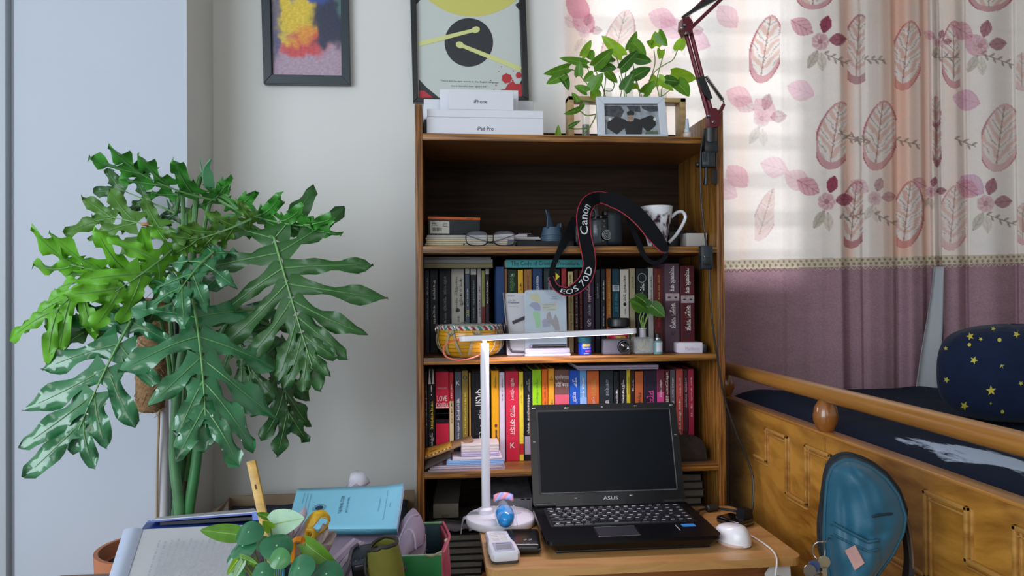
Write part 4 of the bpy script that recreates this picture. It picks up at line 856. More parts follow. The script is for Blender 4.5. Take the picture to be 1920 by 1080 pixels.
# eyeglasses
eg = thing('eyeglasses', 'thin black framed eyeglasses standing on second shelf front edge', 'glasses', tuple(Vector((px(918, 460, Y=1.725).x, 1.725, S2))))
def lens(cx, cy_, w_, h, n=28):
    out = []
    for i in range(n):
        a = 2*math.pi*i/n; c, s = math.cos(a), math.sin(a)
        out.append(Pq(cx+w_*math.copysign(abs(c)**.62, c)+(-s*1.5 if s < 0 else 0), cy_-h*math.copysign(abs(s)**.62, s), 1.724-.003*abs(c)))
    return out
frm_ = M('glasses frame', '#0c0c10', .25)
for nm, cx in (('left', 893.5), ('right', 945)):
    lo_ = lens(cx, 447, 20, 13.5)
    mb = MB(); mb.tube(lo_+lo_[:1], .0015, 6); rim = mb.build('rim', frm_, eg)
    mb = MB(); mb.add(lo_, [tuple(range(len(lo_)))]); mb.build('lens', M('spectacle lens', '#dfe4ff', .03, alpha=.10), rim, smooth=False)
mb = MB(); mb.tube(spline([Pq(913, 452, 1.724), Pq(919, 455, 1.72), Pq(925, 452, 1.724)], 5), .0016, 6); mb.build('bridge', frm_, eg)
for x0, x1, y0, yd in ((872, 925, 440, 1.730), (967, 912, 440, 1.734)):
    mb = MB(); mb.tube(spline([Pq(x0, y0, 1.722), Pq(x0-2 if x0 < 900 else x0+2, y0-1, yd-.002), Pq((x0+x1)/2, 449, yd), Pq(x1, 456, yd)], 6), .0013, 6); mb.build('temple', frm_, eg)
for x in (870, 969): MB().ball(Pq(x, 458, 1.724), .0022, n=10).build('hinge', frm_, eg)
# ballpoint pen on the envelopes
pn = thing('ballpoint_pen', 'white and black ballpoint pen lying on the envelope ends', 'pen', tuple(Pq(960, 436, 1.83)))
zP = z3+.0055
def pp(x): v = Pq(x, 436, 1.83); v.z = zP; return v
MB().tube([pp(925), pp(945), pp(988)], [.002, .0045, .0045], 12).build('barrel', M('pen white', '#b9b0b6', .3), pn)
MB().tube([pp(988), pp(992), pp(1001)], [.0046, .0046, .003], 12).build('cap', BLKPL, pn)
MB().tube([pp(972)+Vector((0, 0, .006)), pp(995)+Vector((0, 0, .006)), pp(997)], .001, 6).build('clip', M('chrome'), pn)
MB().box(pp(925).x, pp(1003).x, 1.815, 1.86, S2, zP-.0048).build('book_under', M('paper #a8a298'), bpy.data.objects['paper_stack.002'], smooth=False)
# blue grey lens hood
hz0 = nz1+.0003; hb = Pq(1036, 448, 1.79)
hd_ = thing('lens_hood', 'blue grey petal lens hood standing left of the camera', 'lens hood', (hb.x, 1.80, hz0))
hm_ = M('hood blue grey', '#3d5266', .5, var=.05)
mb = MB(); mb.lathe([(.027, 0), (.0275, .002), (.026, .018), (.023, .030), (.0215, .036), (.020, .036), (.0215, .029), (.0245, .016), (.0255, .003)], (hb.x, 1.80, hz0), 32); mb.build('ring', hm_, hd_)
for dz in (.006, .011, .016): 
    mb = MB(); mb.tube([(hb.x+.0272*math.cos(a), 1.80+.0272*math.sin(a), hz0+dz) for a in [2*math.pi*i/32 for i in range(33)]], .0007, 5); mb.build('grip_ridge', hm_, hd_)
mb = MB(); mb.grid(lambda u, v: Vector((hb.x+.004+(.021-.006*v)*math.cos(2.2+1.5*(u-.5)*(1-v*.85)+.0)*1.0-.012*v*v, 1.80+(.021)*math.sin(-2.2+1.5*(u-.5)*(1-v*.85)), hz0+.033+.045*v)), 8, 10); mb.build('petal', hm_, hd_, thick=.0022)
mb = MB(); mb.grid(lambda u, v: Vector((hb.x+(.022)*math.cos(.4+1.1*(u-.5)*(1-v*.7)), 1.80+.022*math.sin(.4+1.1*(u-.5)), hz0+.033+.014*math.sin(v*1.5))), 8, 5); mb.build('petal', hm_, hd_, thick=.0022)
# camera
cmr = thing('camera', 'black digital camera seen from behind on the second shelf', 'camera', tuple(Vector((px(1120, 460, Y=1.78).x, 1.78, S2))))
CY = 1.765; cb_ = M('camera black', '#0c0e11', .35, bump=.2, bscale=600); cs = M('camera rubber', '#1d252e', .6, bump=.4, bscale=900); cl = M('camera silver print', '#a9adb2', .4)
pbox(1078, 1166, 402, 461, CY, .055, .008, S2, seg=3).build('body', cb_, cmr)
mb = MB(); a, b, z0, z1 = span(1088, 1122, 377, 406, CY+.006); mb.prism([(a, z0), (b, z0), (b-.004, z1-.006), (b-.010, z1), (a+.010, z1), (a+.004, z1-.006)], lambda p, q, t: Vector((p, t, q)), CY+.004, CY+.052); mb.build('viewfinder_hump', cb_, cmr, ang=25)
mb = MB(); pts = [Pq(x, y, CY-.004) for x, y in ((1100, 392), (1113, 392), (1117, 397), (1117, 408), (1112, 411))]; mb.tube(spline(pts, 4), .0026, 8); mb.build('eyecup', M('eyecup', '#4a4f55', .5), cmr)
pbox(1112, 1127, 413, 456, CY-.004, .006, .001).build('screen', M('camera screen', '#3a444e', .12, coat=.5), cmr)
a, b, z0, z1 = span(1140, 1167, 398, 458, CY-.008)
mb = MB(); mb.grid(lambda u, v: Vector((a+(b-a)*u, CY-.001-.011*math.sin(math.pi*(.15+.85*u))*(.75+.25*math.sin(math.pi*v)), z0+(z1-z0)*v)), 10, 8); mb.build('thumb_grip', cs, cmr, thick=.002)
dc = Pq(1137.5, 440.5, CY-.006); RX = Matrix.Translation(dc) @ Matrix.Rotation(math.pi/2, 4, 'X')
mb = MB(RX); mb.lathe([(.0125, -.006), (.0125, .002), (.0105, .0035), (.0085, .0035), (.0085, .0015), (.0045, .0015), (.0045, .0035), (0, .0035)], n=32); dial = mb.build('rear_dial', cb_, cmr)
for r__, t_ in ((.0115, .0007), (.0078, .0006), (.0042, .0005)):
    mb = MB(RX); mb.tube([(r__*math.cos(q_*.2618), r__*math.sin(q_*.2618), .0036) for q_ in range(25)], t_, 5); mb.build('dial_ring', cl, dial)
for x, y, r__ in ((1127, 407, 2.2), (1133, 415, 1.6), (1133, 425, 1.6), (1131, 452, 1.5), (1145, 401, 1.6), (1150, 403, 1.3), (1156, 402, 1.5), (1112, 384, 1.5), (1155, 412, 1.2)):
    p = Pq(x, y, CY-.006); MB(Matrix.Translation(p) @ Matrix.Rotation(math.pi/2, 4, 'X')).lathe([(.0012*r__, -.012), (.0012*r__, .001), (.0008*r__, .002), (0, .002)], n=12).build('button', M('button grey', '#6d7278', .35), cmr)
a, b, z0, z1 = span(1126, 1162, 393, 403, CY+.01); MB(Matrix.Translation(((a+b)/2-.008, CY+.02, z0))).lathe([(.010, 0), (.010, .008), (.009, .010), (0, .010)], n=28).build('mode_dial', cb_, cmr)
mb = MB(); lc = Pq(1118, 432, CY+.056); mb.m = Matrix.Translation((lc.x, CY+.056, lc.z)) @ Matrix.Rotation(-math.pi/2, 4, 'X'); mb.lathe([(.028, 0), (.028, .03), (.031, .034), (.031, .06), (.026, .062), (0, .055)], n=32); mb.build('lens', cb_, cmr)
# camera strap: hangs from the camera over the shelf edge
strap = M('strap black', '#0b0d11', .8, spec=.15, bump=.2, bscale=900); sred = M('strap red edge', '#a3203a', .6)
def inplane(P):
    out = []
    for i in range(len(P)):
        t = (P[min(i+1, len(P)-1)]-P[max(i-1, 0)]); out.append(Vector((-t.z, 0, t.x)).normalized())
    return out
def strapseg(px_pts, wpx, name, edges, twist=0):
    P = spline([Pq(*p) for p in px_pts], 8); W = []; n = len(P)
    for i in range(n):
        t = i/(n-1)*(len(wpx)-1); k = min(int(t), len(wpx)-2); W.append((wpx[k]+(wpx[k+1]-wpx[k])*(t-k))*.00123)
    sd = inplane(P); mb = MB(); mb.ribbon(P, sd, W, .0022); o = mb.build(name, strap, cmr)
    for e in edges:
        mb = MB(); mb.tube([P[i]+sd[i]*W[i]*.5*e+Vector((0, -.0006, 0)) for i in range(n)], .0012, 6); mb.build('red_edge', sred, o)
    return P, sd, W, o
P, sd, W, o1_ = strapseg([(1150, 374, 1.76), (1122, 371, 1.745), (1103, 381, 1.715), (1094, 405, 1.698), (1096, 440, 1.692), (1102, 470, 1.690), (1105, 497, 1.690), (1098, 522, 1.690), (1082, 539, 1.690), (1062, 547, 1.690), (1042, 538, 1.692), (1033, 520, 1.694)], [20, 24, 27, 26, 24, 25, 24, 23, 21, 16, 11, 10], 'neck_strap', (-1, 1))
def onstrap(s, t0, t1, hfrac, flip=1):
    n = len(P); i0, i1 = int(t0*(n-1)), int(t1*(n-1)); g_ = textgeo(s); mb = MB(); vs = []
    for x, y in g_[0]:
        q_ = i0+(x+.5)*(i1-i0); k = max(0, min(n-2, int(q_))); f = q_-k
        c_ = P[k].lerp(P[k+1], f); s_ = sd[k].lerp(sd[k+1], f); w_ = W[k]+(W[k+1]-W[k])*f
        vs.append(c_+s_*(y*w_*hfrac*flip)+Vector((0, -.0019, 0)))
    mb.add(vs, g_[1]); mb.build('strap_lettering', M('strap print', '#c4c6ca', .6), o1_, smooth=False)
onstrap('Canon', .37, .20, .60, -1); onstrap('EOS 70D', .87, .56, .55, -1)
strapseg([(1033, 520, 1.694), (1037, 500, 1.696), (1046, 478, 1.70), (1054, 462, 1.705), (1063, 444, 1.72), (1072, 424, 1.745), (1078, 408, 1.76)], [10, 10, 10, 14, 16, 16, 12], 'strap_end', ())
P2, sd2, W2, o2_ = strapseg([(1118, 371, 1.748), (1150, 375, 1.74), (1178, 389, 1.725), (1205, 413, 1.708), (1226, 440, 1.697), (1244, 464, 1.692), (1250, 473, 1.692)], [14, 30, 31, 30, 29, 20, 8], 'neck_strap', (-1,))
strapseg([(1250, 472, 1.692), (1247, 482, 1.692), (1238, 490, 1.692), (1226, 493, 1.693), (1213, 486, 1.694), (1204, 472, 1.696), (1196, 452, 1.71), (1186, 430, 1.73), (1175, 408, 1.765)], [7, 8, 8, 8, 8, 10, 11, 9, 7], 'strap_end', ())
MB().box(Pq(1248, 470, 1.69).x-.004, Pq(1248, 470, 1.69).x+.004, 1.688, 1.695, Pq(1248, 474, 1.69).z-.003, Pq(1248, 474, 1.69).z+.003, .001).build('strap_buckle', BLKPL, cmr)
# mug
mgc = Pq(1231.5, 461, 1.775); mg = thing('mug', 'white tapered mug with purple print behind the camera strap', 'mug', (mgc.x, 1.775, S2))
r1, r0 = 31*.00128, 17*.00128; hm2 = abs(Pq(1231, 385, 1.775).z-Pq(1231, 461, 1.775).z)
def prof(t): return r0+(r1-r0)*(t**.9)
NU, NV = 96, 40; mb = MB(); mb.grid(lambda u, v: Vector((mgc.x+prof(v)*math.cos(2*math.pi*u), 1.775+prof(v)*math.sin(2*math.pi*u), S2+.002+(hm2-.002)*v)), NU, NV)
cols = []
for j in range(NV+1):
    for i in range(NU+1):
        a_ = 2*math.pi*i/NU; v = j/NV; n_ = noise.fractal((math.cos(a_)*3.2, math.sin(a_)*3.2, v*5.5), .9, 2.2, 4); k_ = .5+.5*n_
        band = min(1, max(0, (.86-v-.06*math.sin(a_*3))/.06))*(1 if v > .02 else 0)
        k_ = min(1, max(0, (k_-.43)/.14))*band; k2 = min(1, max(0, (.5+.5*n_-.56)/.1))*band
        c_ = [w0+(d-w0)*k_ for w0, d in zip(lin('#dcdde2'), lin('#7a5a6e'))]; c_ = [x_+(y_-x_)*k2 for x_, y_ in zip(c_, lin('#221826'))]; cols.append((*c_, 1))
mb.build('cup', M('mug glaze', '#ffffff', .2, attr='Col', coat=.3), mg, colors=cols)
mb = MB(); mb.grid(lambda u, v: Vector((mgc.x+(prof(v)-.0025)*math.cos(2*math.pi*u), 1.775+(prof(v)-.0025)*math.sin(2*math.pi*u), S2+.006+(hm2-.006)*v)), 48, 10); mb.lathe([(r0-.003, .0), (r0+.0005, .002)], (mgc.x, 1.775, S2), 48); mb.lathe([(0, .006), (r0-.0015, .0062)], (mgc.x, 1.775, S2), 48); mb.tube([(mgc.x+(r1-.0012)*math.cos(q_*.1309), 1.775+(r1-.0012)*math.sin(q_*.1309), S2+hm2) for q_ in range(49)], .0015, 8); mb.build('cup_inside', M('mug white', '#d6d8de', .2, coat=.3), mg)
mb = MB(); mb.tube(spline([Pq(1258, 408, 1.775), Pq(1268, 399, 1.775), Pq(1279, 397, 1.775), Pq(1285, 406, 1.775), Pq(1281, 419, 1.775), Pq(1268, 440, 1.775), Pq(1254, 455, 1.775)], 6), .0042, 10, flat=1); mb.build('handle', M('mug white'), mg)
o = pbox(1287, 1326, 434, 461, 1.765, .05, .001, S2).build('carton_small', M('carton white', '#a9a39e', .6)); tag(o, 'small plain white carton at right end of second shelf', 'box')
o = pbox(1254, 1306, 426, 461, 1.835, .07, .004, S2).build('carton_dark', M('carton dark', '#17181a', .5)); tag(o, 'dark case behind the small white carton on second shelf', 'case')
# ---------------------------------------------------------------- third shelf
# drum
dcx = px(881, 640, Y=1.765).x; DY = 1.748
dr = thing('hand_drum', 'small yellow hand drum with striped braid on the third shelf', 'drum', (dcx, DY, S3))
prf = [(.0, .0), (.046, .0), (.060, .006), (.0715, .018), (.0765, .032), (.0775, .046), (.0755, .058), (.0725, .066), (.0700, .069)]
mb = MB(); mb.lathe(prf, (dcx, DY, S3), 56); mb.build('shell', M('drum yellow', '#d79a1c', .28, var=.16, scale=14, coat=.4), dr)
def prad(z):
    for (ra, za), (rb, zb2) in zip(prf[1:], prf[2:]):
        if za <= z <= zb2: return ra+(rb-ra)*(z-za)/(zb2-za+1e-9)
    return prf[-1][0]
for z in (.014, .023, .031, .041, .051, .059):
    mb = MB(); mb.tube([(dcx+(prad(z)+.0001)*math.cos(q_*.1309), DY+(prad(z)+.0001)*math.sin(q_*.1309), S3+z) for q_ in range(49)], .0006, 5); mb.build('painted_line', M('drum line', '#6b4412', .5), dr)
mb = MB(); mb.lathe([(.0700, .066), (.0700, .0715), (.062, .0745), (.030, .0755), (0, .0755)], (dcx, DY, S3), 48); mb.build('drumhead', M('drum skin', '#c3c1b8', .6), dr)
bm_ = [M('braid crimson', '#9c2038', .7), M('braid white', '#c9c5bf', .7), M('braid teal', '#2f7a6c', .7), M('braid white')]
mb = MB(); nb_ = 64
for k in range(nb_):
    a0 = 2*math.pi*k/nb_; P_ = []
    for f in (0, .5, 1): a_ = a0+f*.13; P_.append((dcx+.0735*math.cos(a_), DY+.0735*math.sin(a_), S3+.0725-.0075*f))
    mb.cur = k % 4; mb.tube(P_, [.0026, .0034, .0026], 6)
mb.build('braid', bm_, dr, kind='stuff')
rg = M('drum ring', '#a9a69c', .3, 1); stp = M('drum strap', '#a8987a', .8)
for k in range(8):
    a_ = rad(-90-35+k*45); p = Vector((dcx+.0795*math.cos(a_), DY+.0795*math.sin(a_), S3+.066)); tx = Vector((-math.sin(a_), math.cos(a_), 0))
    mb = MB(); mb.tube([p+tx*(.0118*math.cos(q_*.3927))+Vector((math.cos(a_)*.001, math.sin(a_)*.001, .0118*math.sin(q_*.3927))) for q_ in range(17)], .0011, 6); mb.build('ring', rg, dr)
    for s_ in (-.26, .26):
        pts = [Vector((dcx+(prad(max(z, .004))+.0022)*math.cos(a_+s_*t), DY+(prad(max(z, .004))+.0022)*math.sin(a_+s_*t), S3+z)) for t, z in ((.05, .064), (.3, .054), (.55, .040), (.8, .022), (1, .008))]
        mb = MB(); mb.ribbon(spline(pts, 4), tx, .0060, .0014); mb.build('strap', stp, dr)
# blister card with a grey capsule
def leancard(x0, x1, y0, y1, Y, dy, mat, name, parent, r=.004, th=.0012, zb=None):
    a, b, z0, z1 = span(x0, x1, y0, y1, Y); z0 = z0 if zb is None else zb
    mb = MB(); f = lambda p, q, t: Vector((p, Y+dy*(q-z0)/(z1-z0)+t, q))
    mb.prism(rrect(a, b, z0, z1, r), f, 0, th); return mb.build(name, mat, parent, smooth=False), f, (a, b, z0, z1)
bl = thing('blister_pack', 'white blister card with grey air freshener bar left of map pouch', 'package', (px(985, 660, Y=1.755).x, 1.765, S3))
fr_ = MB(); a, b, z0, z1 = span(945, 1064, 548, 662, 1.764)
card, f, (a, b, z0, z1) = leancard(950, 1060, 549, 661, 1.752, .030, M('card white', '#c2c0c6', .6), 'card', bl, zb=S3)
pt = lambda x, y, t=-.0006: Vector((px(x, y, Y=1.765).x, 0, px(x, y, Y=1.765).z))
def ct(s, x0, x1, y0, y1, mat):
    p0, p1 = pt(x0, y0), pt(x1, y1); c = f((p0.x+p1.x)/2, (p0.z+p1.z)/2, -.0008); up = (f(0, z1, 0)-f(0, z0, 0))
    text('card_lettering', s, c, XA, up, p1.x-p0.x, abs(p0.z-p1.z), mat, card)
ct('BASEUS', 953, 966, 554, 556, BLACK); ct('Car Air', 954, 968, 561, 565, GREYP); ct('Freshener', 954, 975, 565.5, 569, BLACK); ct('slim metal clip', 956, 972, 574, 575.5, GREYP); ct('aromatherapy', 961, 981, 649, 650.5, GREYP)
mb = MB(); mb.tube([f(pt(961, 605).x, pt(961, 605).z, -.004), f(pt(1000, 589).x, pt(1000, 589).z, -.004)], .0055, 14, flat=.5); mb.build('grey_bar', M('bar grey', '#6f6d73', .3, .6), bl)
mb = MB(); mb.tube([f(px(x, y, Y=1.765).x, px(x, y, Y=1.765).z, -.004) for x, y in ((945, 549), (947, 580), (951, 620), (954, 650), (959, 658), (985, 659), (1010, 659))], .003, 8); mb.build('blister_edge', M('blister film', '#4a4a5a', .1, alpha=.55), bl)
# clear pouch with index flags
pu = thing('clear_pouch', 'clear plastic pouch holding colourful index flags before the books', 'pouch', (px(1023, 640, Y=1.748).x, 1.75, S3))
po, f, (a, b, z0, z1) = leancard(985, 1062, 544, 641, 1.738, .012, M('pouch back', '#8d9fae', .3, var=.12, scale=25), 'backing', pu, .008, zb=S3+.021)
pt = lambda x, y: Vector((px(x, y, Y=1.742).x, 0, px(x, y, Y=1.742).z))
def blob(pts, mat, name, t=-.0007):
    MB().prism([(pt(*p).x, pt(*p).z) for p in pts], lambda p, q, w_: f(p, q, t+w_), -.0003, 0).build(name, mat, pu, smooth=False)
blob([(993, 552), (1003, 551), (1012, 553), (1013, 567), (1005, 566), (996, 561)], M('flag yellow', '#a8a03a', .6), 'index_flag')
blob([(992, 573), (998, 567), (1008, 567), (1013, 572), (1014, 583), (1003, 582), (999, 577)], M('flag blue', '#3a4684', .6), 'index_flag', -.0009)
blob([(999, 588), (1002, 583), (1012, 586), (1014, 612), (1005, 616), (1003, 600)], M('flag green', '#4fa833', .6), 'index_flag', -.0011)
blob([(1025, 590), (1031, 583), (1036, 600), (1042, 589), (1047, 600), (1050, 620), (1041, 620), (1036, 610), (1025, 603)], M('flag brown', '#5a3030', .6), 'map_print')
blob([(1016, 602), (1022, 597), (1032, 600), (1032, 612), (1018, 614)], M('flag purple', '#5a567c', .6), 'map_print')
blob([(1016, 568), (1044, 566), (1044, 582), (1018, 583)], M('map cream', '#9a977c', .6), 'map_print')
for y, x0, x1 in ((571, 1020, 1040), (576, 1018, 1030), (580, 1026, 1042), (560, 1032, 1046), (556, 1036, 1044)): blob([(x0, y), (x1, y-.3), (x1, y+1), (x0, y+1.2)], M('map ink', '#3d4438', .6), 'map_lettering', -.0012)
mb = MB(); mb.prism(rrect(a-.001, b+.001, S3+.0005, z1+.001, .009), lambda p, q, t: f(p, q, t), -.0032, -.0026); mb.build('clear_front', M('pouch film', '#e6eef6', .08, alpha=.16), pu, smooth=False)
# clear case lying flat with a black pen on it
cc = thing('clear_case', 'clear flat plastic case lying on the third shelf front', 'case', (px(1027, 660, Y=1.72).x, 1.72, S3))
a, b, z0, z1 = span(984, 1070, 650, 664, 1.716)
MB().box(a, b, 1.715, 1.736, S3, S3+.006, .002).build('tray', M('case lilac', '#c2b4cc', .3), cc)
mb = MB(); mb.box(a+.001, b-.001, 1.716, 1.736, S3+.006, S3+.0185, .003); mb.build('lid', M('case clear', '#dcd6e8', .08, alpha=.35), cc)
MB().box(a+.006, a+.045, 1.718, 1.732, S3+.0065, S3+.012, .001).build('insert', M('insert white', '#cdc6d4', .5), cc)
MB().box(b-.026, b-.012, 1.720, 1.732, S3+.0065, S3+.014, .001).build('insert', M('insert blue', '#8f9cc4', .4), cc)
pk = thing('marker_pen', 'black marker pen resting on the clear flat case', 'pen', (px(1025, 643, Y=1.73).x, 1.728, S3+.0186))
pa, pb_ = Pq(993, 644, 1.727), Pq(1062, 642, 1.727); zz_ = S3+.0186+.0042
MB().tube([(pa.x+.006, 1.726, zz_), (pb_.x, 1.726, zz_)], .0041, 14).build('barrel', BLKPL, pk); MB().tube([(pa.x, 1.726, zz_), (pa.x+.0058, 1.726, zz_)], .0038, 14).build('end_cap', M('marker end', '#8b8494', .4), pk)
# blue balm jar
jc = px(1097.5, 660, Y=1.73).x; jr = thing('balm_jar', 'small cobalt blue balm jar with teal lid on third shelf', 'jar', (jc, 1.74, S3))
MB().lathe([(.0, 0), (.0140, 0), (.0158, .003), (.0160, .025), (.0145, .0295), (0, .0295)], (jc, 1.736, S3), 32).build('glass', M('cobalt', '#153fb0', .15, coat=.5), jr)
MB().lathe([(.0150, .0297), (.0158, .031), (.0158, .041), (.0145, .0425), (0, .0425)], (jc, 1.736, S3), 32).build('lid', M('lid teal', '#2b6f7e', .4), jr)
def curved(mb, c, r, a0, a1, z0, z1, n=10):
    mb.add([(c[0]+r*math.sin(a0+(a1-a0)*i/n), c[1]-r*math.cos(a0+(a1-a0)*i/n), z) for z in (z0, z1) for i in range(n+1)], [(i, i+1, n+2+i, n+1+i) for i in range(n)])
mb = MB(); curved(mb, (jc, 1.736), .0162, -.5, .75, S3+.021, S3+.0275); mb.build('yellow_patch', M('patch yellow', '#c9b43a', .5), jr)
mb = MB(); curved(mb, (jc, 1.736), .0163, -.1, .8, S3+.0085, S3+.0115); mb.build('pink_band', M('patch pink', '#c04a8a', .5), jr)
def wrap(s, c, r, a0, a1, z, h, mat, parent):
    g_ = textgeo(s); mb = MB(); mb.add([(c[0]+r*math.sin(a0+(a1-a0)*(x+.5)), c[1]-r*math.cos(a0+(a1-a0)*(x+.5)), z+y*h) for x, y in g_[0]], g_[1]); mb.build('lettering', mat, parent, smooth=False)
wrap('VapoRub', (jc, 1.736), .0164, -.5, .8, S3+.0165, .0045, WHITE, jr); wrap('balm', (jc, 1.736), .0164, -.3, .4, S3+.005, .003, WHITE, jr); wrap('V', (jc, 1.736), .0164, -.02, .2, S3+.0245, .004, M('print dark blue'), jr)
# jar with black lid and red label
jc = px(1159, 640, Y=1.775).x; jt = px(1159, 596, Y=1.775).z-S3
kj = thing('pickle_jar', 'glass jar with black lid and red label behind action camera', 'jar', (jc, 1.775, S3))
MB().lathe([(0, 0), (.020, 0), (.0235, .004), (.0235, jt-.028), (.022, jt-.024), (0, jt-.024)], (jc, 1.772, S3), 36).build('glass', M('jar dark', '#2a1a18', .12, coat=.5), kj)
MB().lathe([(.0238, jt-.0225), (.0265, jt-.020), (.0272, jt-.004), (.025, jt), (.022, jt-.002), (0, jt-.002)], (jc, 1.772, S3), 36).build('lid', BLKPL, kj)
MB().lathe([(.0240, .006), (.0240, jt-.028)], (jc, 1.772, S3), 36).build('label', M('label red', '#b01a34', .4), kj)
mb = MB(); curved(mb, (jc, 1.772), .0243, -.45, .5, S3+jt-.052, S3+jt-.043); mb.build('label_patch', M('patch gold', '#c6a83a', .5), kj)
wrap('BELLPICKLE', (jc, 1.772), .0245, -.4, .45, S3+jt-.0475, .006, M('print brown', '#5f3410', .5), kj)
# action camera
ac = thing('action_camera', 'grey action camera with round lens on the third shelf', 'camera', (px(1157, 663, Y=1.722).x, 1.722, S3))
a, b, z0, z1 = span(1130.5, 1183, 634, 664, 1.722)
MB().box(a, b, 1.722, 1.744, S3, S3+(z1-z0), .005, 3).build('body', M('cam grey', '#5b5863', .45), ac)
lc = Pq(1169.5, 650, 1.722); RX = Matrix.Translation(lc) @ Matrix.Rotation(math.pi/2, 4, 'X')
MB(RX).lathe([(.0160, -.001), (.0160, .004), (.0148, .006), (.012, .006), (.0115, .0035), (.0085, .002), (0, .0042)], n=36).build('lens', M('lens black', '#08090c', .08, coat=.8), ac)
mb = MB(RX); mb.tube([(.0135*math.cos(q_*.2618), .0135*math.sin(q_*.2618), .006) for q_ in range(25)], .0007, 6); mb.build('lens_ring', M('ring steel', '#85858d', .25, 1), ac)
# square glass bottle with a cutting
gb = thing('glass_bottle', 'square clear glass bottle of roots with a leafy cutting', 'bottle', (px(1206, 662, Y=1.74).x, 1.745, S3))
gx, gy = px(1206, 650, Y=1.745).x, 1.748
a, b, z0, z1 = span(1188, 1224, 627, 659, 1.735); hb_ = z1-z0
gls = M('clear glass', '#eef4f2', .03, alpha=.22, spec=.8)
MB().box(a, b, 1.728, 1.768, S3, S3+hb_, .006, 3).build('glass', gls, gb)
MB().lathe([(.0085, 0), (.0078, .004), (.0078, .018), (.0092, .0195), (.0092, .022), (.0066, .022), (.0066, .001)], (gx, gy, S3+hb_-.001), 24).build('neck', M('neck glass', '#cfc8d4', .05, alpha=.5), gb)
MB().box(a+.003, b-.003, 1.732, 1.764, S3+.003, S3+hb_*.72, .003).build('water', M('bottle water', '#b9c2ae', .05, alpha=.18), gb)
mb = MB(); rr = random.Random(5)
for k in range(13):
    p0 = Vector((gx+rr.uniform(-.004, .004), gy+rr.uniform(-.004, .004), S3+hb_)); mb.tube(spline([p0, p0+Vector((rr.uniform(-.008, .008), rr.uniform(-.01, .01), -.012)), Vector((gx+rr.uniform(-.016, .016), gy+rr.uniform(-.013, .013), S3+.012)), Vector((gx+rr.uniform(-.016, .016), gy+rr.uniform(-.013, .013), S3+.006)), Vector((gx+rr.uniform(-.016, .016), gy+rr.uniform(-.013, .013), S3+.010))], 5), .0006, 5)
mb.build('roots', M('root tan', '#a8997a', .7), gb)
mb = MB(); mb.box(a-.0003, a+.0035, 1.7275, 1.7305, S3+.003, S3+hb_-.003, .001).box(b-.0035, b+.0003, 1.7275, 1.7305, S3+.003, S3+hb_-.003, .001).box(a+.003, b-.003, 1.7275, 1.7295, S3+hb_-.004, S3+hb_-.001, .001).box(a+.003, b-.003, 1.7275, 1.7295, S3+.0015, S3+.004, .001); mb.build('glass_edges', M('glass edge', '#8d929c', .1, alpha=.5), gb)
GB = gb; GBx, GBy, GBz = gx, gy, S3+hb_
# small vial and white cigarette carton
vx = px(1234, 650, Y=1.732).x; vl = thing('small_vial', 'tiny clear vial with black cap and pale label on third shelf', 'bottle', (vx, 1.735, S3)); vh = px(1234, 638, Y=1.735).z-S3
MB().lathe([(0, 0), (.0105, 0), (.0115, .002), (.0115, vh-.004), (.008, vh), (.0065, vh+.006), (0, vh+.006)], (vx, 1.735, S3), 24).build('glass', M('vial glass', '#7fb3b0', .08, alpha=.6), vl)
mb = MB(); curved(mb, (vx, 1.735), .0118, -.55, .75, S3+.006, S3+vh-.005); mb.build('label', M('vial label', '#b9bcc6', .6), vl)
mb = MB(); [curved(mb, (vx, 1.735), .0120, .62, .74, S3+.008+k*.0035, S3+.0095+k*.0035, 2) for k in range(5)]; mb.build('label_print', BLACK, vl)
MB().lathe([(.0075, vh+.0055), (.0075, vh+.015), (.006, vh+.017), (0, vh+.017)], (vx, 1.735, S3), 20).build('cap', BLKPL, vl); MB().lathe([(.0085, vh-.0005), (.009, vh+.002), (.0085, vh+.006), (.007, vh+.006)], (vx, 1.735, S3), 20).build('collar', M('ring steel'), vl)
mc_ = thing('cigarette_carton', 'small white flip carton at right end of third shelf', 'box', (px(1297, 660, Y=1.735).x, 1.735, S3))
a, b, z0, z1 = span(1274, 1318.5, 641, 661, 1.735); CMx = rotz(((a+b)/2, 1.740, S3), -4); hw = (b-a)/2
MB(CMx).box(-hw, hw, 0, .05, 0, z1-z0, .0012).build('body', M('carton lilac white', '#cdc4d0', .5), mc_)
MB(CMx).box(-hw-.004, -hw+.002, .002, .048, .001, z1-z0-.001, .0012).build('flap', M('carton lilac white'), mc_)
MB(CMx).box(hw, hw+.011, .003, .05, 0, z1-z0-.004, .0008).build('dark_sleeve', BLKPL, mc_)
text('lettering', 'Marlboro', CMx @ Vector((.004, -.0006, .011)), CMx.to_3x3() @ XA, ZA, .034, .009, M('print faint', '#aba4b4', .5), mc_)
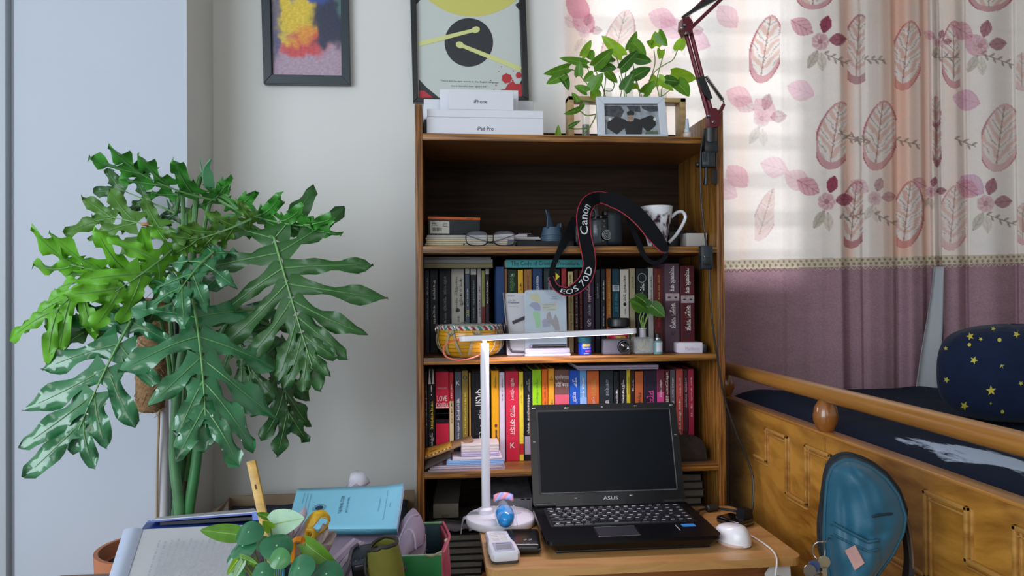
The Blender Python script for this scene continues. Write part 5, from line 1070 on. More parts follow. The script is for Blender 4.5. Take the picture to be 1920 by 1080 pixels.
# ---------------------------------------------------------------- fourth shelf: papers, envelope, black device
g = 'paper stacks on the fourth shelf'
pz = S4
sl = thing('plastic_sleeve', 'clear sleeve lying under the paper stack on fourth shelf', 'sleeve', (px(880, 872, Z=pz).x, 1.75, pz))
a, b = px(802, 872, Y=1.718).x, px(948, 872, Y=1.718).x
mb = MB(); mb.prism(rrect(a, b, 1.716, 1.79, .008), flatZ, pz, pz+.003); mb.build('film', M('sleeve film', '#cdb9c4', .15, alpha=.4), sl, smooth=False)
def sheafs(x0, x1, y0, y1, Y, dep, zb, cols_, label, rz=0):
    a, b, z0, z1 = span(x0, x1, y0, y1, Y); z1 += zb-z0; n = len(cols_); h = (z1-zb)/n
    o = thing('paper_stack', label, 'papers', ((a+b)/2, Y, zb), g)
    for i, c in enumerate(cols_): MB(rotz(((a+b)/2, Y, 0), rz)).box(-(b-a)/2, (b-a)/2, 0, dep, zb+i*h, zb+(i+1)*h-.0004, .0008, 1).build('sheaf', M('paper '+c, c, .75, var=.05, scale=60), o)
    return z1
z = sheafs(806, 943, 866, 873, 1.724, .075, pz+.0032, ['#b9a9b4', '#c2b4c0'], 'lowest white papers in clear sleeve on fourth shelf')
z_ = sheafs(837, 944, 858, 867, 1.722, .072, z+.0003, ['#8fb0d8', '#7ea6d4', '#92b4dc'], 'sky blue booklets in the fourth shelf paper stack')
z5_ = sheafs(848, 942, 852, 857, 1.722, .07, z_+.0003, ['#cfc4cc'], 'white card above the sky blue booklets')
z6_ = sheafs(865, 936, 843, 851, 1.724, .07, z5_+.0003, ['#b3a4c4', '#beb0cc'], 'lilac notepads above the white card on fourth shelf')
z7_ = sheafs(865, 936, 827, 842, 1.728, .066, z6_+.0003, ['#c9b9b8', '#d3c6c2', '#cfc2be'], 'cream topmost notepads in fourth shelf paper stack', 0)
ev = thing('airmail_envelope', 'yellow envelope with striped airmail border leaning at left post', 'envelope', tuple(Pq(822, 850, 1.74)))
e0, e1, e2, e3 = Pq(796, 872, 1.735), Pq(796, 852, 1.76), Pq(884, 822, 1.78), Pq(888, 828, 1.745)
quadf = lambda A, B, C_, D_: (lambda u, v: (A.lerp(D_, u)).lerp(B.lerp(C_, u), v))
Q = quadf(Pq(797, 862, 1.735), Pq(797, 842, 1.775), Pq(884, 818, 1.785), Pq(888, 826, 1.745))
up_ = Vector((0, -.3, .9)).normalized()
def sheet(u0, u1, v0, v1, off, nu=6, nv=2): mb = MB(); mb.grid(lambda u, v: Q(u0+(u1-u0)*u, v0+(v1-v0)*v)+up_*off, nu, nv); return mb
sheet(0, 1, 0, 1, 0).build('back_sheet', M('envelope brown', '#8a6a48', .7), ev, thick=.0035)
sheet(.0, .55, .05, .96, .0025).build('front_sheet', M('envelope yellow', '#b3852c', .6), ev, thick=.001)
for k in range(14): sheet(.01+k*.038, .01+k*.038+.019, .05, .2, .0034, 1, 1).build('airmail_stripe', M('stripe dark', '#2a1a1c', .6) if k % 2 else M('stripe cream', '#c9b48c', .6), ev, smooth=False)
sheet(.1, .3, .45, .5, .0033, 1, 1).build('address_line', BLACK, ev, smooth=False)
sheet(.0, .52, -.75, -.02, -.004).build('lower_flap', M('flap dark', '#2e2620', .7), ev, thick=.002)
o = thing('camcorder_case', 'glossy black rounded case on fourth shelf right of laptop', 'case', (px(1290, 857, Y=1.74).x, 1.75, S4))
a, b, z0, z1 = span(1255, 1326, 806, 858, 1.74); hh = z1-z0
mb = MB(); prf_ = [(0, 0), (0, .8), (.2, .97), (.45, 1.0), (.70, .93), (.88, .78), (.97, .5), (1.0, .18), (1, 0)]
mb.prism([(a+(b-a)*p, S4+hh*q) for p, q in prf_][::-1], lambda p, q, t: Vector((p, t, q)), 1.742, 1.83); mb.build('shell', M('case gloss', '#14161c', .18, coat=.6), o, ang=40)
mb = MB(); mb.prism([(a+(b-a)*p, S4+hh*q) for p, q in ((.05, .2), (.3, .2), (.42, .3), (.62, .32), (.7, .22), (.85, .25), (.92, .5), (.84, .75), (.6, .9), (.1, .9))], lambda p, q, t: Vector((p, t, q)), 1.7395, 1.742); mb.build('front_panel', M('panel gloss', '#1d202a', .12, coat=.7), o, smooth=False)
MB().box(a+.012, a+.024, 1.73, 1.742, S4-.0002, S4+.008, .002).build('latch', M('chrome'), o)
# ---------------------------------------------------------------- bottom compartment
g = 'dark clutter in the bottom compartment'
def flatstack(x0, x1, ztop, n, cols_, Y, dep, z0, name, lab, group, rr):
    h = (ztop-z0)/n; a, b = px(x0, 960, Y=Y).x, px(x1, 960, Y=Y).x
    for i in range(n):
        d0, d1 = rr.uniform(-.004, .003), rr.uniform(-.004, .003); zz0 = z0+i*h; o = thing(name, lab(i), 'book', ((a+b)/2, Y, zz0), group); t = h*.12
        c = cols_[i % len(cols_)]
        MB().box(a+d0, b+d1, Y, Y+dep, zz0, zz0+t).box(a+d0, b+d1, Y, Y+dep, zz0+h-t-.0006, zz0+h-.0006).box(a+d0, b+d1, Y+dep-.003, Y+dep, zz0, zz0+h-.0006).build('cover', cov(c), o, smooth=False)
        MB().box(a+d0+.002, b+d1-.002, Y+.002, Y+dep-.003, zz0+t, zz0+h-t-.0006).build('pages', M('aged pages', '#77726c', .8, var=.1, scale=90), o, smooth=False)
rr = random.Random(11)
ps = ['bottom', 'second lowest', 'third lowest', 'fourth from bottom', 'fifth from bottom', 'sixth from bottom', 'seventh from bottom', 'eighth from bottom', 'ninth from bottom', 'tenth from bottom', 'top', 'top']
zt8 = px(1300, 888, Y=1.80).z
flatstack(1262, 1319, zt8, 11, ['#3a3634', '#2e2c2c', '#45413d'], 1.80, .17, S5, 'stacked_book', lambda i: f'{ps[i]} book of the pile with pale page edges right of laptop', 'book pile at right of the bottom compartment', rr)
zt9 = px(870, 1002, Y=1.72).z
flatstack(800, 905, zt9, 7, ['#17171a', '#1f1d1e', '#141416'], 1.722, .2, S5, 'dark_book', lambda i: f'{ps[i] if i < 6 else "top"} dark book in the flat pile left of the table leg', 'dark flat books between green box and table', rr)
cl_ = MB(); a, b, z0, z1 = span(802, 905, 985, 1000, 1.735)
cl_.grid(lambda u, v: Vector((a+(b-a)*u, 1.728+.19*v, zt9+.002+.016*math.sin(math.pi*min(1, v*3+.15)/1.2)**2*(1-.5*u)+.008*noise.noise((u*5, v*4, 2))+.004)), 24, 12)
tag(cl_.build('folded_cloth', M('cloth grey', '#4a4648', .85, var=.1), thick=.003), 'dark grey folded cloth on the flat pile of dark books', 'cloth')
zc = zt9+.026
bx1 = thing('dark_carton', 'dull grey carton with open lid flap in bottom compartment left', 'box', (px(840, 960, Y=1.76).x, 1.78, zc))
a, b, z0, z1 = span(812, 860, 946, 968, 1.76)
MB().box(a, b, 1.765, 1.93, zc, z1, .001).build('body', M('carton olive', '#6d675c', .7, var=.1), bx1)
mb = MB(); mb.add([(a+.002, 1.766, z1+.0015), (b, 1.766, z1-.001), (b+.012, 1.93, z1+.025), (a+.012, 1.93, z1+.028)], [(0, 1, 2, 3)]); mb.build('lid_flap', M('carton dull', '#4d4944', .7), bx1, thick=.002, smooth=False)
MB().box(a+(b-a)*.33, a+(b-a)*.63, 1.7644, 1.765, zc+.001, zc+.008).build('stain_label', M('carton brown label', '#4f453a', .7), bx1, smooth=False)
bx2 = thing('printed_carton', 'flat white and dark printed carton behind the lamp base', 'box', (px(955, 940, Y=1.8).x, 1.8, S5))
a, b, z0, z1 = span(920, 998, 935, 953, 1.80)
MB().box(a, b, 1.80, 1.96, S5, z1, .001).build('body', M('carton grey white', '#98949c', .6), bx2)
mb = MB(); mb.add([(a, 1.80, z1+.001), (b, 1.80, z1+.001), (b+.004, 1.95, z1+.022), (a-.004, 1.95, z1+.022)], [(0, 1, 2, 3)]); mb.build('lid', M('carton lid print', '#6a686e', .5, var=.5, scale=25), bx2, thick=.002, smooth=False)
for k in range(2): MB().box(b-.028+k*.014, b-.019+k*.014, 1.7992, 1.80, z1-.004, z1-.001).build('slot', BLACK, bx2, smooth=False)
bag = MB(); pts = spline([Pq(864, 1000, 1.70), Pq(868, 975, 1.705), Pq(876, 971, 1.706), Pq(884, 980, 1.708), Pq(880, 992, 1.706), Pq(889, 990, 1.705), Pq(898, 995, 1.704)], 6)
bag.ribbon(pts, YA, .02, .0012); tag(bag.build('paper_scrap', M('scrap white', '#b3adb4', .6)), 'curled white paper scrap beside the lamp base edge', 'paper scrap')
# ---------------------------------------------------------------- wall pictures
def ppoly(pts, Y, t, mb=None):
    mb = mb or MB(); P_ = [px(x, y, Y=Y) for x, y in pts]
    ar = sum(P_[i].x*P_[(i+1) % len(P_)].z-P_[(i+1) % len(P_)].x*P_[i].z for i in range(len(P_)))
    if ar > 0: P_ = P_[::-1]
    k = len(P_); vs = P_+[p-Vector((0, t, 0)) for p in P_]
    return mb.add(vs, [tuple(range(k)), tuple(range(k, 2*k))[::-1]]+[(i, (i+1) % k, k+(i+1) % k, k+i)[::-1] for i in range(k)])
def circ(cx, cy_, r, n=48, ry=None): return [(cx+r*math.cos(2*math.pi*i/n), cy_+(ry or r)*math.sin(2*math.pi*i/n)) for i in range(n)]
def framebars(outer, inner, Y, t, mat, parent, name='frame_bar'):
    for i in range(4):
        j = (i+1) % 4; o = ppoly([outer[i], outer[j], inner[j], inner[i]], Y, t).build(name, mat, parent, smooth=False)
        md = o.modifiers.new('bevel', 'BEVEL'); md.width = .0012; md.segments = 2
YA_ = YW-.004
pic = thing('framed_painting', 'small painting in yellow, red and lilac in dark frame on wall', 'picture', tuple(px(576, 161, Y=YA_)))
fo = [(491, -46), (654, -46), (658, 162), (497, 160)]; fi = [(508, -30), (640, -30), (642, 145), (512, 143)]
framebars(fo, fi, YA_, .018, M('frame dark green', '#232f38', .35), pic)
NA = (70, 96); P_ = [px(x, y, Y=YA_-.006) for x, y in fi]; mb = MB()
mb.grid(lambda u, v: P_[3].lerp(P_[2], u).lerp(P_[0].lerp(P_[1], u), v), *NA); cols = []
pal = {k: np.array(lin(v)) for k, v in dict(y='#d6b83c', o='#d98a3c', n='#2c3048', b='#33509a', r='#c4464a', l='#a890a2', d='#5b5878', g='#4d6f6e').items()}
for j in range(NA[1]+1):
    for i in range(NA[0]+1):
        u, v = i/NA[0], j/NA[1]; n1 = noise.fractal((u*5, v*5, 1), 1, 2, 3)*.10; n2 = noise.noise((u*26, v*60, 5)); x, y = u+n1, v+n1
        wts = {'y': math.exp(-((x-.30)/.26)**2-((y-.66)/.22)**2)*1.3, 'o': math.exp(-((x-.42)/.16)**2-((y-.46)/.12)**2)*.9, 'n': math.exp(-((x-.82)/.24)**2-((y-.60)/.22)**2)*1.2, 'b': math.exp(-((x-.62)/.3)**2-((y-.97)/.15)**2)*1.2, 'r': math.exp(-((x-.44)/.26)**2-((y-.30)/.09)**2)*1.4, 'l': math.exp(-((y-.06)/.20)**2)*1.2+.05, 'd': math.exp(-((x-.04)/.07)**2-((y-.5)/.4)**2)*1.3+.25*max(0, n2)*(y < .25), 'g': math.exp(-((x-1)/.1)**2-((y-.8)/.2)**2)*.8}
        ks = sorted(wts, key=wts.get)[::-1][:3]; sm = sum(wts[k]**3 for k in ks); c_ = sum(pal[k]*wts[k]**3 for k in ks)/sm*(1+.28*n2); cols.append((*np.clip(c_, 0, 1), 1))
mb.build('canvas', M('painting', '#ffffff', .45, attr='Col'), pic, colors=cols)
YP_ = YW-.005
pst = thing('framed_poster', 'framed print with black disc and yellow drumsticks above the white cartons', 'poster', tuple(px(882, 192, Y=YP_)))
fo = [(767, -90), (981, -94), (990.5, 190.5), (775, 195)]; fi = [(779, -80), (970, -83), (979, 184), (784, 187)]
framebars(fo, fi, YP_, .02, M('frame black', '#14161b', .3), pst)
YB_ = YP_-.006; bg_ = M('poster grey', '#c3c9c4', .5); ppoly(fi, YB_, .001).build('print_sheet', bg_, pst, smooth=False)
def clipx(pts, x0, x1, y1=187): return [(min(max(x, x0), x1), min(y, y1)) for x, y in pts]
ppoly([(min(971, max(781, 886+126*math.cos(a_))), max(-77, -95+126*math.sin(a_))) for a_ in [math.pi*(.06+.88*i/40) for i in range(41)]], YB_-.001, .0004).build('yellow_disc', M('poster yellow', '#c9c468', .5), pst, smooth=False)
pk_ = M('poster black', '#262930', .5); ppoly(circ(879, 79.5, 45.5, 64), YB_-.0011, .0004).build('black_disc', pk_, pst, smooth=False)
def stick(x0, y0, x1, y1, w0, nm):
    dx, dy = x1-x0, y1-y0; l_ = math.hypot(dx, dy); nx, ny = -dy/l_*w0, dx/l_*w0
    mb = MB(); ppoly([(x0+nx, y0+ny), (x1+nx*.75, y1+ny*.75), (x1-nx*.75, y1-ny*.75), (x0-nx, y0-ny)], YB_-.0016, .0004, mb); hx_, hy_ = x1+dx/l_*5, y1+dy/l_*5
    a0 = math.atan2(dy, dx); ppoly([(hx_+8*math.cos(t)*math.cos(a0)-6*math.sin(t)*math.sin(a0), hy_+8*math.cos(t)*math.sin(a0)+6*math.sin(t)*math.cos(a0)) for t in [i*.2618 for i in range(24)]], YB_-.0017, .0004, mb); mb.build(nm, M('poster pale yellow', '#d2d48c', .5), pst, smooth=False)
stick(785, 83, 887, 57, 4.4, 'printed_drumstick'); stick(977, 130, 867, 86, 4.6, 'printed_drumstick')
pr_ = M('poster red', '#b72c33', .5)
for q_ in ([(950+r_*math.cos(t), 147+r_*.95*math.sin(t)) for t, r_ in [(i*.31, 9+(1.6 if i % 3 == 0 else 0)) for i in range(20)]], circ(972.5, 141, 5.5, 20), [(938, 168), (947, 167), (952, 158), (962, 152), (966, 157), (978, 157), (979, 183), (966, 184), (964, 174), (945, 172)], circ(935, 134, .9, 8), circ(920, 151, 1.1, 8), circ(930, 160, 1.4, 8), circ(926, 168, .9, 8), circ(962, 133, 1, 8), circ(940, 125, .8, 8), circ(961, 151, 1.6, 8)): ppoly(q_, YB_-.002, .0003).build('red_splash', pr_, pst, smooth=False)
for c_ in ([(785, 148), (800, 164), (822, 182), (821, 186), (785, 187)], [(966, 9), (973, 4), (974, 20)], [(780, -6), (788, 0), (780, 9)], [(974, 157), (978, 150), (978, 158)]): ppoly(c_, YB_-.0012, .0003).build('black_corner', pk_, pst, smooth=False)
ppoly([(786, 170), (795, 170), (813, 184), (786, 186)], YB_-.0014, .0003).build('red_corner', pr_, pst, smooth=False)
for s, x0, y0, x1, y1, h_ in (('“There are no two words in the English language', 824, 151.5, 935, 155, 4.2), ('more harmful than “good job”', 846, 161.2, 914, 162.5, 4.2)):
    a, b = px(x0, y0, Y=YB_-.0015), px(x1, y1, Y=YB_-.0015); text('quote_lettering', s, (a+b)/2, b-a, ZA, (b-a).length, h_*.00147, pk_, pst)

# ---------------------------------------------------------------- white cartons on top of the bookcase
wc = M('carton gloss white', '#d3d4dc', .35); g = 'white device cartons on top of the bookcase'
def carton(x0, x1, y0, y1, Y, dep, zb, label, mat=wc, lid=None):
    a, b, z0, z1 = span(x0, x1, y0, y1, Y); a = max(a, XL+.001); o = thing('device_carton', label, 'box', ((a+b)/2, Y, zb), g)
    if lid: MB().box(a, b, Y, Y+dep, zb, zb+(z1-zb)*lid-.0005, .0008, 1).build('tray', mat, o); MB().box(a-.0003, b+.0003, Y-.0003, Y+dep, zb+(z1-zb)*lid+.0005, z1, .0008, 1).build('lid', mat, o)
    else: MB().box(a, b, Y, Y+dep, zb, z1, .0008, 1).build('body', mat, o)
    return o, a, b, z1
o, a, b, z = carton(800, 1019, 220.5, 251, 1.735, .10, S1, 'large white carton lettered iPad Pro in front on bookcase top')
p = px(910, 241, Y=1.7345); text('lettering', 'iPad Pro', (p.x, 1.7343, p.z), XA, ZA, .0385, .0095, BLACK, o)
o, a, b, z2 = carton(801, 1019, 206, 219.8, 1.736, .10, z+.0005, 'slim white carton lying on the large lettered carton')
o, a, b, z3 = carton(842, 963, 171, 205.5, 1.737, .05, z2+.0004, 'white carton lettered iPhone on top of the front carton pile', lid=None)
p = px(901, 190.5, Y=1.7365); text('lettering', 'iPhone', (p.x, 1.7363, p.z), XA, ZA, .031, .0085, BLACK, o)
carton(825, 972, 168, 205.5, 1.79, .04, z2+.0004, 'white carton half hidden behind the iPhone lettered carton')
o, a, b, z4 = carton(789, 1001, 226, 251, 1.845, .05, S1, 'added black block for the dark gap under the wide white carton', M('gap shade black', '#141519', .4))  # block added so the shaded gap under the white carton reads black
carton(791, 1000, 187.5, 225.5, 1.845, .05, z4+.0004, 'wide white carton standing at the back on added black block')

# ---------------------------------------------------------------- leaves
def leafgrid(base, tip, w, fold=.25, droop=.0, roll=0, n=8, heart=.12, wav=0, face=None):
    """heart-shaped leaf from its stalk end to its tip"""
    base, tip = Vector(base), Vector(tip); ax = tip-base; L_ = ax.length; a = ax.normalized(); v = (face or (EYE-base)).normalized()
    s = a.cross(v).normalized(); s = Matrix.Rotation(rad(roll), 3, a) @ s; nn = s.cross(a).normalized(); mb = MB(); m_ = 3
    def fn(u, t):
        k = (u-.5)*2; prof_ = min(1, (t/.22+.35)**.5 if t < .14 else 1)*(1-max(0, (t-.25)/.75)**1.9)**.85 if t < 1 else 0
        y = -heart*L_*abs(k)**1.5*(1-t)**3
        p = base+a*(L_*t+y)+s*(k*w*.5*prof_)+nn*(fold*w*.5*(abs(k)-.5)*prof_-droop*L_*(t*t-t*.6)+wav*w*math.sin(7*t+3*k)*abs(k))
        return p
    mb.grid(fn, m_*2, n); rib = [fn(.5, i/8)+nn*.0006 for i in range(9)]
    return mb, rib
GL = {'mid': M('pothos green', '#5f9428', .38, var=.18, scale=60, trans=.4), 'lime': M('pothos lime', '#8fbe2e', .38, var=.16, scale=60, trans=.5), 'dark': M('pothos dark', '#3c6e22', .4, var=.15, scale=60, trans=.35), 'pale': M('pothos underside', '#a9cfae', .5, var=.08, scale=60, trans=.3)}
stemm = M('pothos stem', '#6f8a3e', .5, trans=0); ribm = M('leaf rib', '#8fae52', .5)
def leafpart(parent, base, tip, w, mat, **k):
    mb, rib = leafgrid(base, tip, w, **k); o = mb.build('leaf', GL[mat] if isinstance(mat, str) else mat, parent, ang=80)
    MB().tube(rib, [.0009-.00008*i for i in range(9)], 4).build('midrib', ribm, o); return o
# pothos cuttings in a wooden tube rack
SY = 1.872
po_ = thing('pothos_cuttings', 'green leafy cuttings in glass tubes of a wooden rack on bookcase top', 'plant', (px(1170, 250, Y=SY).x, SY, S1))
rw = wood('rack wood', '#c9a878', '#ad8a58', 'X', 60, 4, .5)
a, b, z0, z1 = span(1063, 1281, 186, 251, SY); tk = .0145
for x in (a, b-tk): MB().box(x, x+tk, SY-.022, SY+.022, S1, z1, .001).build('rack_post', rw, po_)
MB().box(a, b, SY-.022, SY+.022, z1-.011, z1, .001).build('rack_rail', rw, po_); MB().box(a+tk, b-tk, SY-.022, SY+.022, S1, S1+.010, .001).build('rack_base', rw, po_)
tubes = [1098, 1140, 1180, 1212, 1243]
tg = M('tube glass', '#e9f2ee', .03, alpha=.25, spec=.8)
for i, x in enumerate(tubes):
    tx_ = px(x, 200, Y=SY).x; mb = MB(); mb.lathe([(0, .0), (.009, .003), (.0105, .012), (.0105, z1-S1+.012), (.012, z1-S1+.014)], (tx_, SY, S1+.011), 20); tb_ = mb.build('glass_tube', tg, po_)
    MB().lathe([(0, .002), (.0088, .005), (.0092, .012), (.0092, .05), (0, .05)], (tx_, SY, S1+.011), 16).build('tube_water', M('tube water dark', '#2a211c', .1, alpha=.9 if i == 0 else .25), tb_)
c4 = lambda x, y: (980+x/3.086, y/3.086)
for bx, by, tx_, ty, w_, mt_, dY in [(345, 325, 400, 228, 30, 'lime', -.02), (372, 372, 215, 333, 34, 'mid', -.02), (268, 392, 126, 430, 36, 'mid', -.05), (245, 430, 136, 485, 38, 'mid', -.07), (228, 430, 266, 522, 36, 'dark', -.06), (325, 440, 330, 350, 34, 'mid', -.03), (412, 385, 528, 284, 52, 'mid', -.03), (578, 322, 456, 204, 46, 'lime', -.0), (612, 290, 663, 180, 42, 'mid', .02), (640, 248, 718, 322, 46, 'mid', -.03), (568, 398, 676, 288, 44, 'dark', -.05), (772, 268, 768, 180, 44, 'lime', 0), (782, 190, 834, 268, 44, 'mid', -.02), (905, 288, 932, 203, 48, 'lime', -.02), (858, 428, 1008, 462, 62, 'lime', -.03), (828, 462, 912, 474, 40, 'dark', -.06), (890, 470, 965, 554, 60, 'mid', -.05), (785, 450, 872, 524, 36, 'lime', -.02), (655, 338, 748, 356, 40, 'dark', -.02), (640, 445, 745, 388, 46, 'dark', -.05), (490, 415, 548, 482, 36, 'mid', -.04), (588, 522, 640, 424, 50, 'dark', -.06), (398, 525, 464, 418, 54, 'mid', -.06), (372, 532, 300, 495, 36, 'mid', -.06), (430, 375, 545, 398, 44, 'dark', -.02), (320, 588, 286, 532, 24, 'mid', -.08), (325, 632, 240, 662, 24, 'mid', -.08), (350, 598, 322, 644, 20, 'mid', -.08), (270, 735, 335, 698, 18, 'dark', -.08), (655, 515, 650, 480, 34, 'lime', -.05), (378, 300, 405, 348, 40, 'mid', 0), (752, 262, 722, 240, 30, 'lime', 0), (800, 288, 790, 342, 34, 'lime', -.03), (520, 330, 470, 350, 40, 'dark', .0), (430, 560, 400, 510, 40, 'lime', -.04), (700, 540, 760, 470, 40, 'mid', -.02), (770, 500, 745, 425, 36, 'lime', .0), (410, 430, 350, 470, 34, 'mid', -.05)]:
    B_, T_ = px(*c4(bx, by), Y=SY+dY), px(*c4(tx_, ty), Y=SY+dY+rnd.uniform(-.03, .02))
    leafpart(po_, B_, T_, w_*1.6*.00044, mt_, roll=rnd.uniform(-35, 35), droop=rnd.uniform(.05, .25), fold=rnd.uniform(.15, .45))
tz = z1+.005
for pts in [[(470, 560), (478, 480), (486, 410)], [(480, 560), (450, 470), (412, 390)], [(455, 560), (400, 450), (345, 330)], [(440, 570), (360, 470), (300, 410), (262, 398)], [(590, 565), (580, 470), (552, 360), (540, 320)], [(600, 565), (590, 480), (600, 400)], [(690, 560), (660, 470), (640, 380), (615, 290)], [(700, 560), (735, 470), (765, 370), (760, 290)], [(790, 560), (775, 470), (800, 370), (822, 285)], [(730, 470), (770, 410), (820, 375), (870, 345), (896, 290)], [(800, 560), (810, 500), (862, 440)], [(795, 560), (830, 540), (890, 480)], [(480, 525), (515, 525), (530, 490), (520, 470)], [(680, 560), (665, 500), (650, 450)], [(565, 565), (575, 500), (560, 440)]]:
    MB().tube(spline([px(*c4(*q_), Y=SY-.02) for q_ in pts], 5), .0013, 6).build('stem', stemm, po_)
for pts in [[(455, 540), (425, 585), (428, 650), (395, 725), (345, 784)], [(428, 660), (370, 668), (330, 640)], [(395, 735), (340, 745), (290, 745), (272, 735)], [(425, 588), (360, 580), (318, 582)]]:
    MB().tube(spline([px(*c4(*q_), Y=1.80) for q_ in pts], 5), .0016, 6).build('stem', stemm, po_)
B_, T_ = px(1046, 256, Y=1.79), px(1047, 234, Y=1.79)
sl_ = thing('fallen_leaf', 'single small variegated leaf standing on bookcase top by rack', 'leaf', (B_.x, B_.y, S1)); B_.z = S1+.0006
mb, rib = leafgrid(B_, T_, .017, fold=.4); mb.build('blade', GL['lime'], sl_, ang=80); MB().tube(rib, .0007, 4).build('midrib', ribm, sl_)
# white photo frame
phf = thing('photo_frame', 'white frame with grey photo of a graduate, arms spread', 'photo frame', (px(1185, 256, Y=1.755).x, 1.76, S1))
fo = [(1116, 184), (1243, 184.5), (1250, 257.5), (1120, 257.5)]; fi = [(1131, 197), (1231, 197), (1236, 256), (1133, 256)]
fm = M('frame white', '#c6ccd6', .4)
framebars(fo, [(1131, 197), (1231, 197), (1236, 254), (1133, 254)], 1.765, .014, fm, phf)
ph_g = M('photo grey', '#8f959c', .3, var=.35, scale=70); ppoly(fi, 1.760, .001).build('photo_print', ph_g, phf, smooth=False)
c2 = lambda x, y: (1100+x/4.695, 40+y/4.695)
pkm = M('photo black', '#15171c', .35); Yp = 1.7585
for pts in ([(152, 745), (300, 745), (330, 790), (300, 850), (152, 830)], [(350, 745), (470, 745), (475, 800), (380, 790)], [(480, 745), (625, 745), (628, 790), (560, 800), (490, 770)]): ppoly([c2(*q_) for q_ in pts], Yp+.0004, .0003).build('printed_crowd', M('photo dark grey', '#3a3d44', .4, var=.6, scale=120), phf, smooth=False)
ppoly([c2(*q_) for q_ in [(355, 880), (330, 860), (255, 838), (182, 888), (180, 940), (265, 996), (335, 940), (350, 1010), (482, 1010), (492, 930), (540, 978), (610, 915), (602, 852), (565, 825), (470, 862), (420, 850), (410, 880)]], Yp, .0003).build('printed_gown', pkm, phf, smooth=False)
ppoly([c2(385+24*math.cos(t), 852+32*math.sin(t)) for t in [i*.3 for i in range(21)]], Yp-.0004, .0003).build('printed_face', M('photo skin', '#9c7b68', .4), phf, smooth=False)
ppoly([c2(*q_) for q_ in [(352, 800), (385, 782), (420, 800), (415, 825), (358, 825)]], Yp-.0006, .0003).build('printed_cap', pkm, phf, smooth=False)
for x in (374, 396): ppoly([c2(x+4*math.cos(t), 848+2.5*math.sin(t)) for t in [i*.7 for i in range(9)]], Yp-.0008, .0002).build('printed_eyes', pkm, phf, smooth=False)
ppoly([c2(*q_) for q_ in [(374, 868), (397, 868), (386, 873)]], Yp-.0008, .0002).build('printed_mouth', M('photo light', '#cfcac6', .4), phf, smooth=False)
ppoly([c2(*q_) for q_ in [(510, 1005), (525, 965), (625, 965), (632, 1005)]], Yp, .0003).build('printed_grass', M('photo green grey', '#58644f', .5, var=.3, scale=150), phf, smooth=False)
for sx_ in (205, 600): ppoly([c2(sx_+14*math.cos(t), 862+14*math.sin(t)) for t in [i*.5 for i in range(12)]], Yp-.0002, .0002).build('printed_hand', M('photo light'), phf, smooth=False)
MB().box(px(1180, 256, Y=1.76).x-.02, px(1180, 256, Y=1.76).x+.02, 1.765, 1.80, S1, S1+.002).build('foot', fm, phf)
# dropper bottle
dx = px(1288.5, 250, Y=1.76).x; db = thing('dropper_bottle', 'tiny white dropper bottle at the right end of bookcase top', 'bottle', (dx, 1.76, S1)); dz = px(1288, 222, Y=1.76).z-S1
MB().lathe([(0, 0), (.0105, 0), (.0108, .003), (.0108, .018), (.007, .021), (0, .021)], (dx+.001, 1.76, S1), 24).build('body', M('bottle peach white', '#c9b5a8', .4), db)
MB().lathe([(.0066, .021), (.0066, .028), (.0052, .030), (.0032, dz-.001), (0, dz)], (dx, 1.76, S1), 24).build('cap', M('cap white blue', '#b9c6d6', .35), db)
mb = MB(); curved(mb, (dx+.001, 1.76), .0110, -.8, .5, S1+.004, S1+.006); curved(mb, (dx+.001, 1.76), .0110, -.8, .2, S1+.009, S1+.011); mb.build('print', M('print blue grey', '#7d93b5', .5), db)

# ---------------------------------------------------------------- red spring arm clamped to the right post
cx_ = px(1331, 250, Y=1.70).x
arm = thing('spring_arm_lamp', 'dark red spring arm lamp stand clamped on right bookcase post', 'lamp arm', (cx_, 1.70, px(1331, 310, Y=1.70).z))
redm = M('arm dark red', '#5e1824', .35, .3); Yc_ = 1.695
def vtube(x0, y0, x1, y1, r, Y0=Yc_, Y1=None, mat=BLKPL, nm='part', n=14):
    return MB().tube([px(x0, y0, Y=Y0), px(x1, y1, Y=Y1 or Y0)], r, n).build(nm, mat, arm)
vtube(1331, 242, 1331, 268, .0150, nm='socket', n=24); pbox(1322, 1347, 264, 285, 1.682, .028, .002).build('clamp_block', BLKPL, arm)
pbox(1317, 1342, 283, 313, 1.684, .024, .003).build('clamp_body', M('clamp grey black', '#1d2429', .35), arm)
pbox(1317, 1329, 286, 309, 1.681, .004, .0005).build('ribbed_plate', M('clamp rib', '#3a4449', .4), arm)
for k in range(3): pbox(1319+k*3, 1320.5+k*3, 287, 303, 1.680, .0015).build('rib', BLKPL, arm)
vtube(1324, 312, 1324, 336, .0042, nm='screw', mat=M('screw dark', '#24272b', .35, .6)); vtube(1324, 334, 1323, 347, .0055, nm='screw_pad'); MB().ball(px(1309, 309, Y=1.70), .007, n=12).build('tightening_knob', BLKPL, arm)
pbox(1334, 1345, 317, 345, 1.706, .003, .001).build('hook_shadow', BLKRUB, arm)  # thin black slab put in as the hook's shadow
for d in (-5, 5): vtube(1337+d*.7, 236, 1290+d, 60, .0053, 1.700, 1.712, redm, 'lower_bar', 8)
mb = MB(); mb.ribbon([px(1312, 145, Y=1.700), px(1322, 170, Y=1.700), px(1331, 187, Y=1.700)], XA, [.016, .018, .010], .012); mb.build('bar_sleeve', BLKPL, arm)
pts = spline([px(1323, 143, Y=1.70), px(1340, 167, Y=1.70), px(1355, 188, Y=1.70)], 12); mb = MB(); n_ = len(pts); hel = []
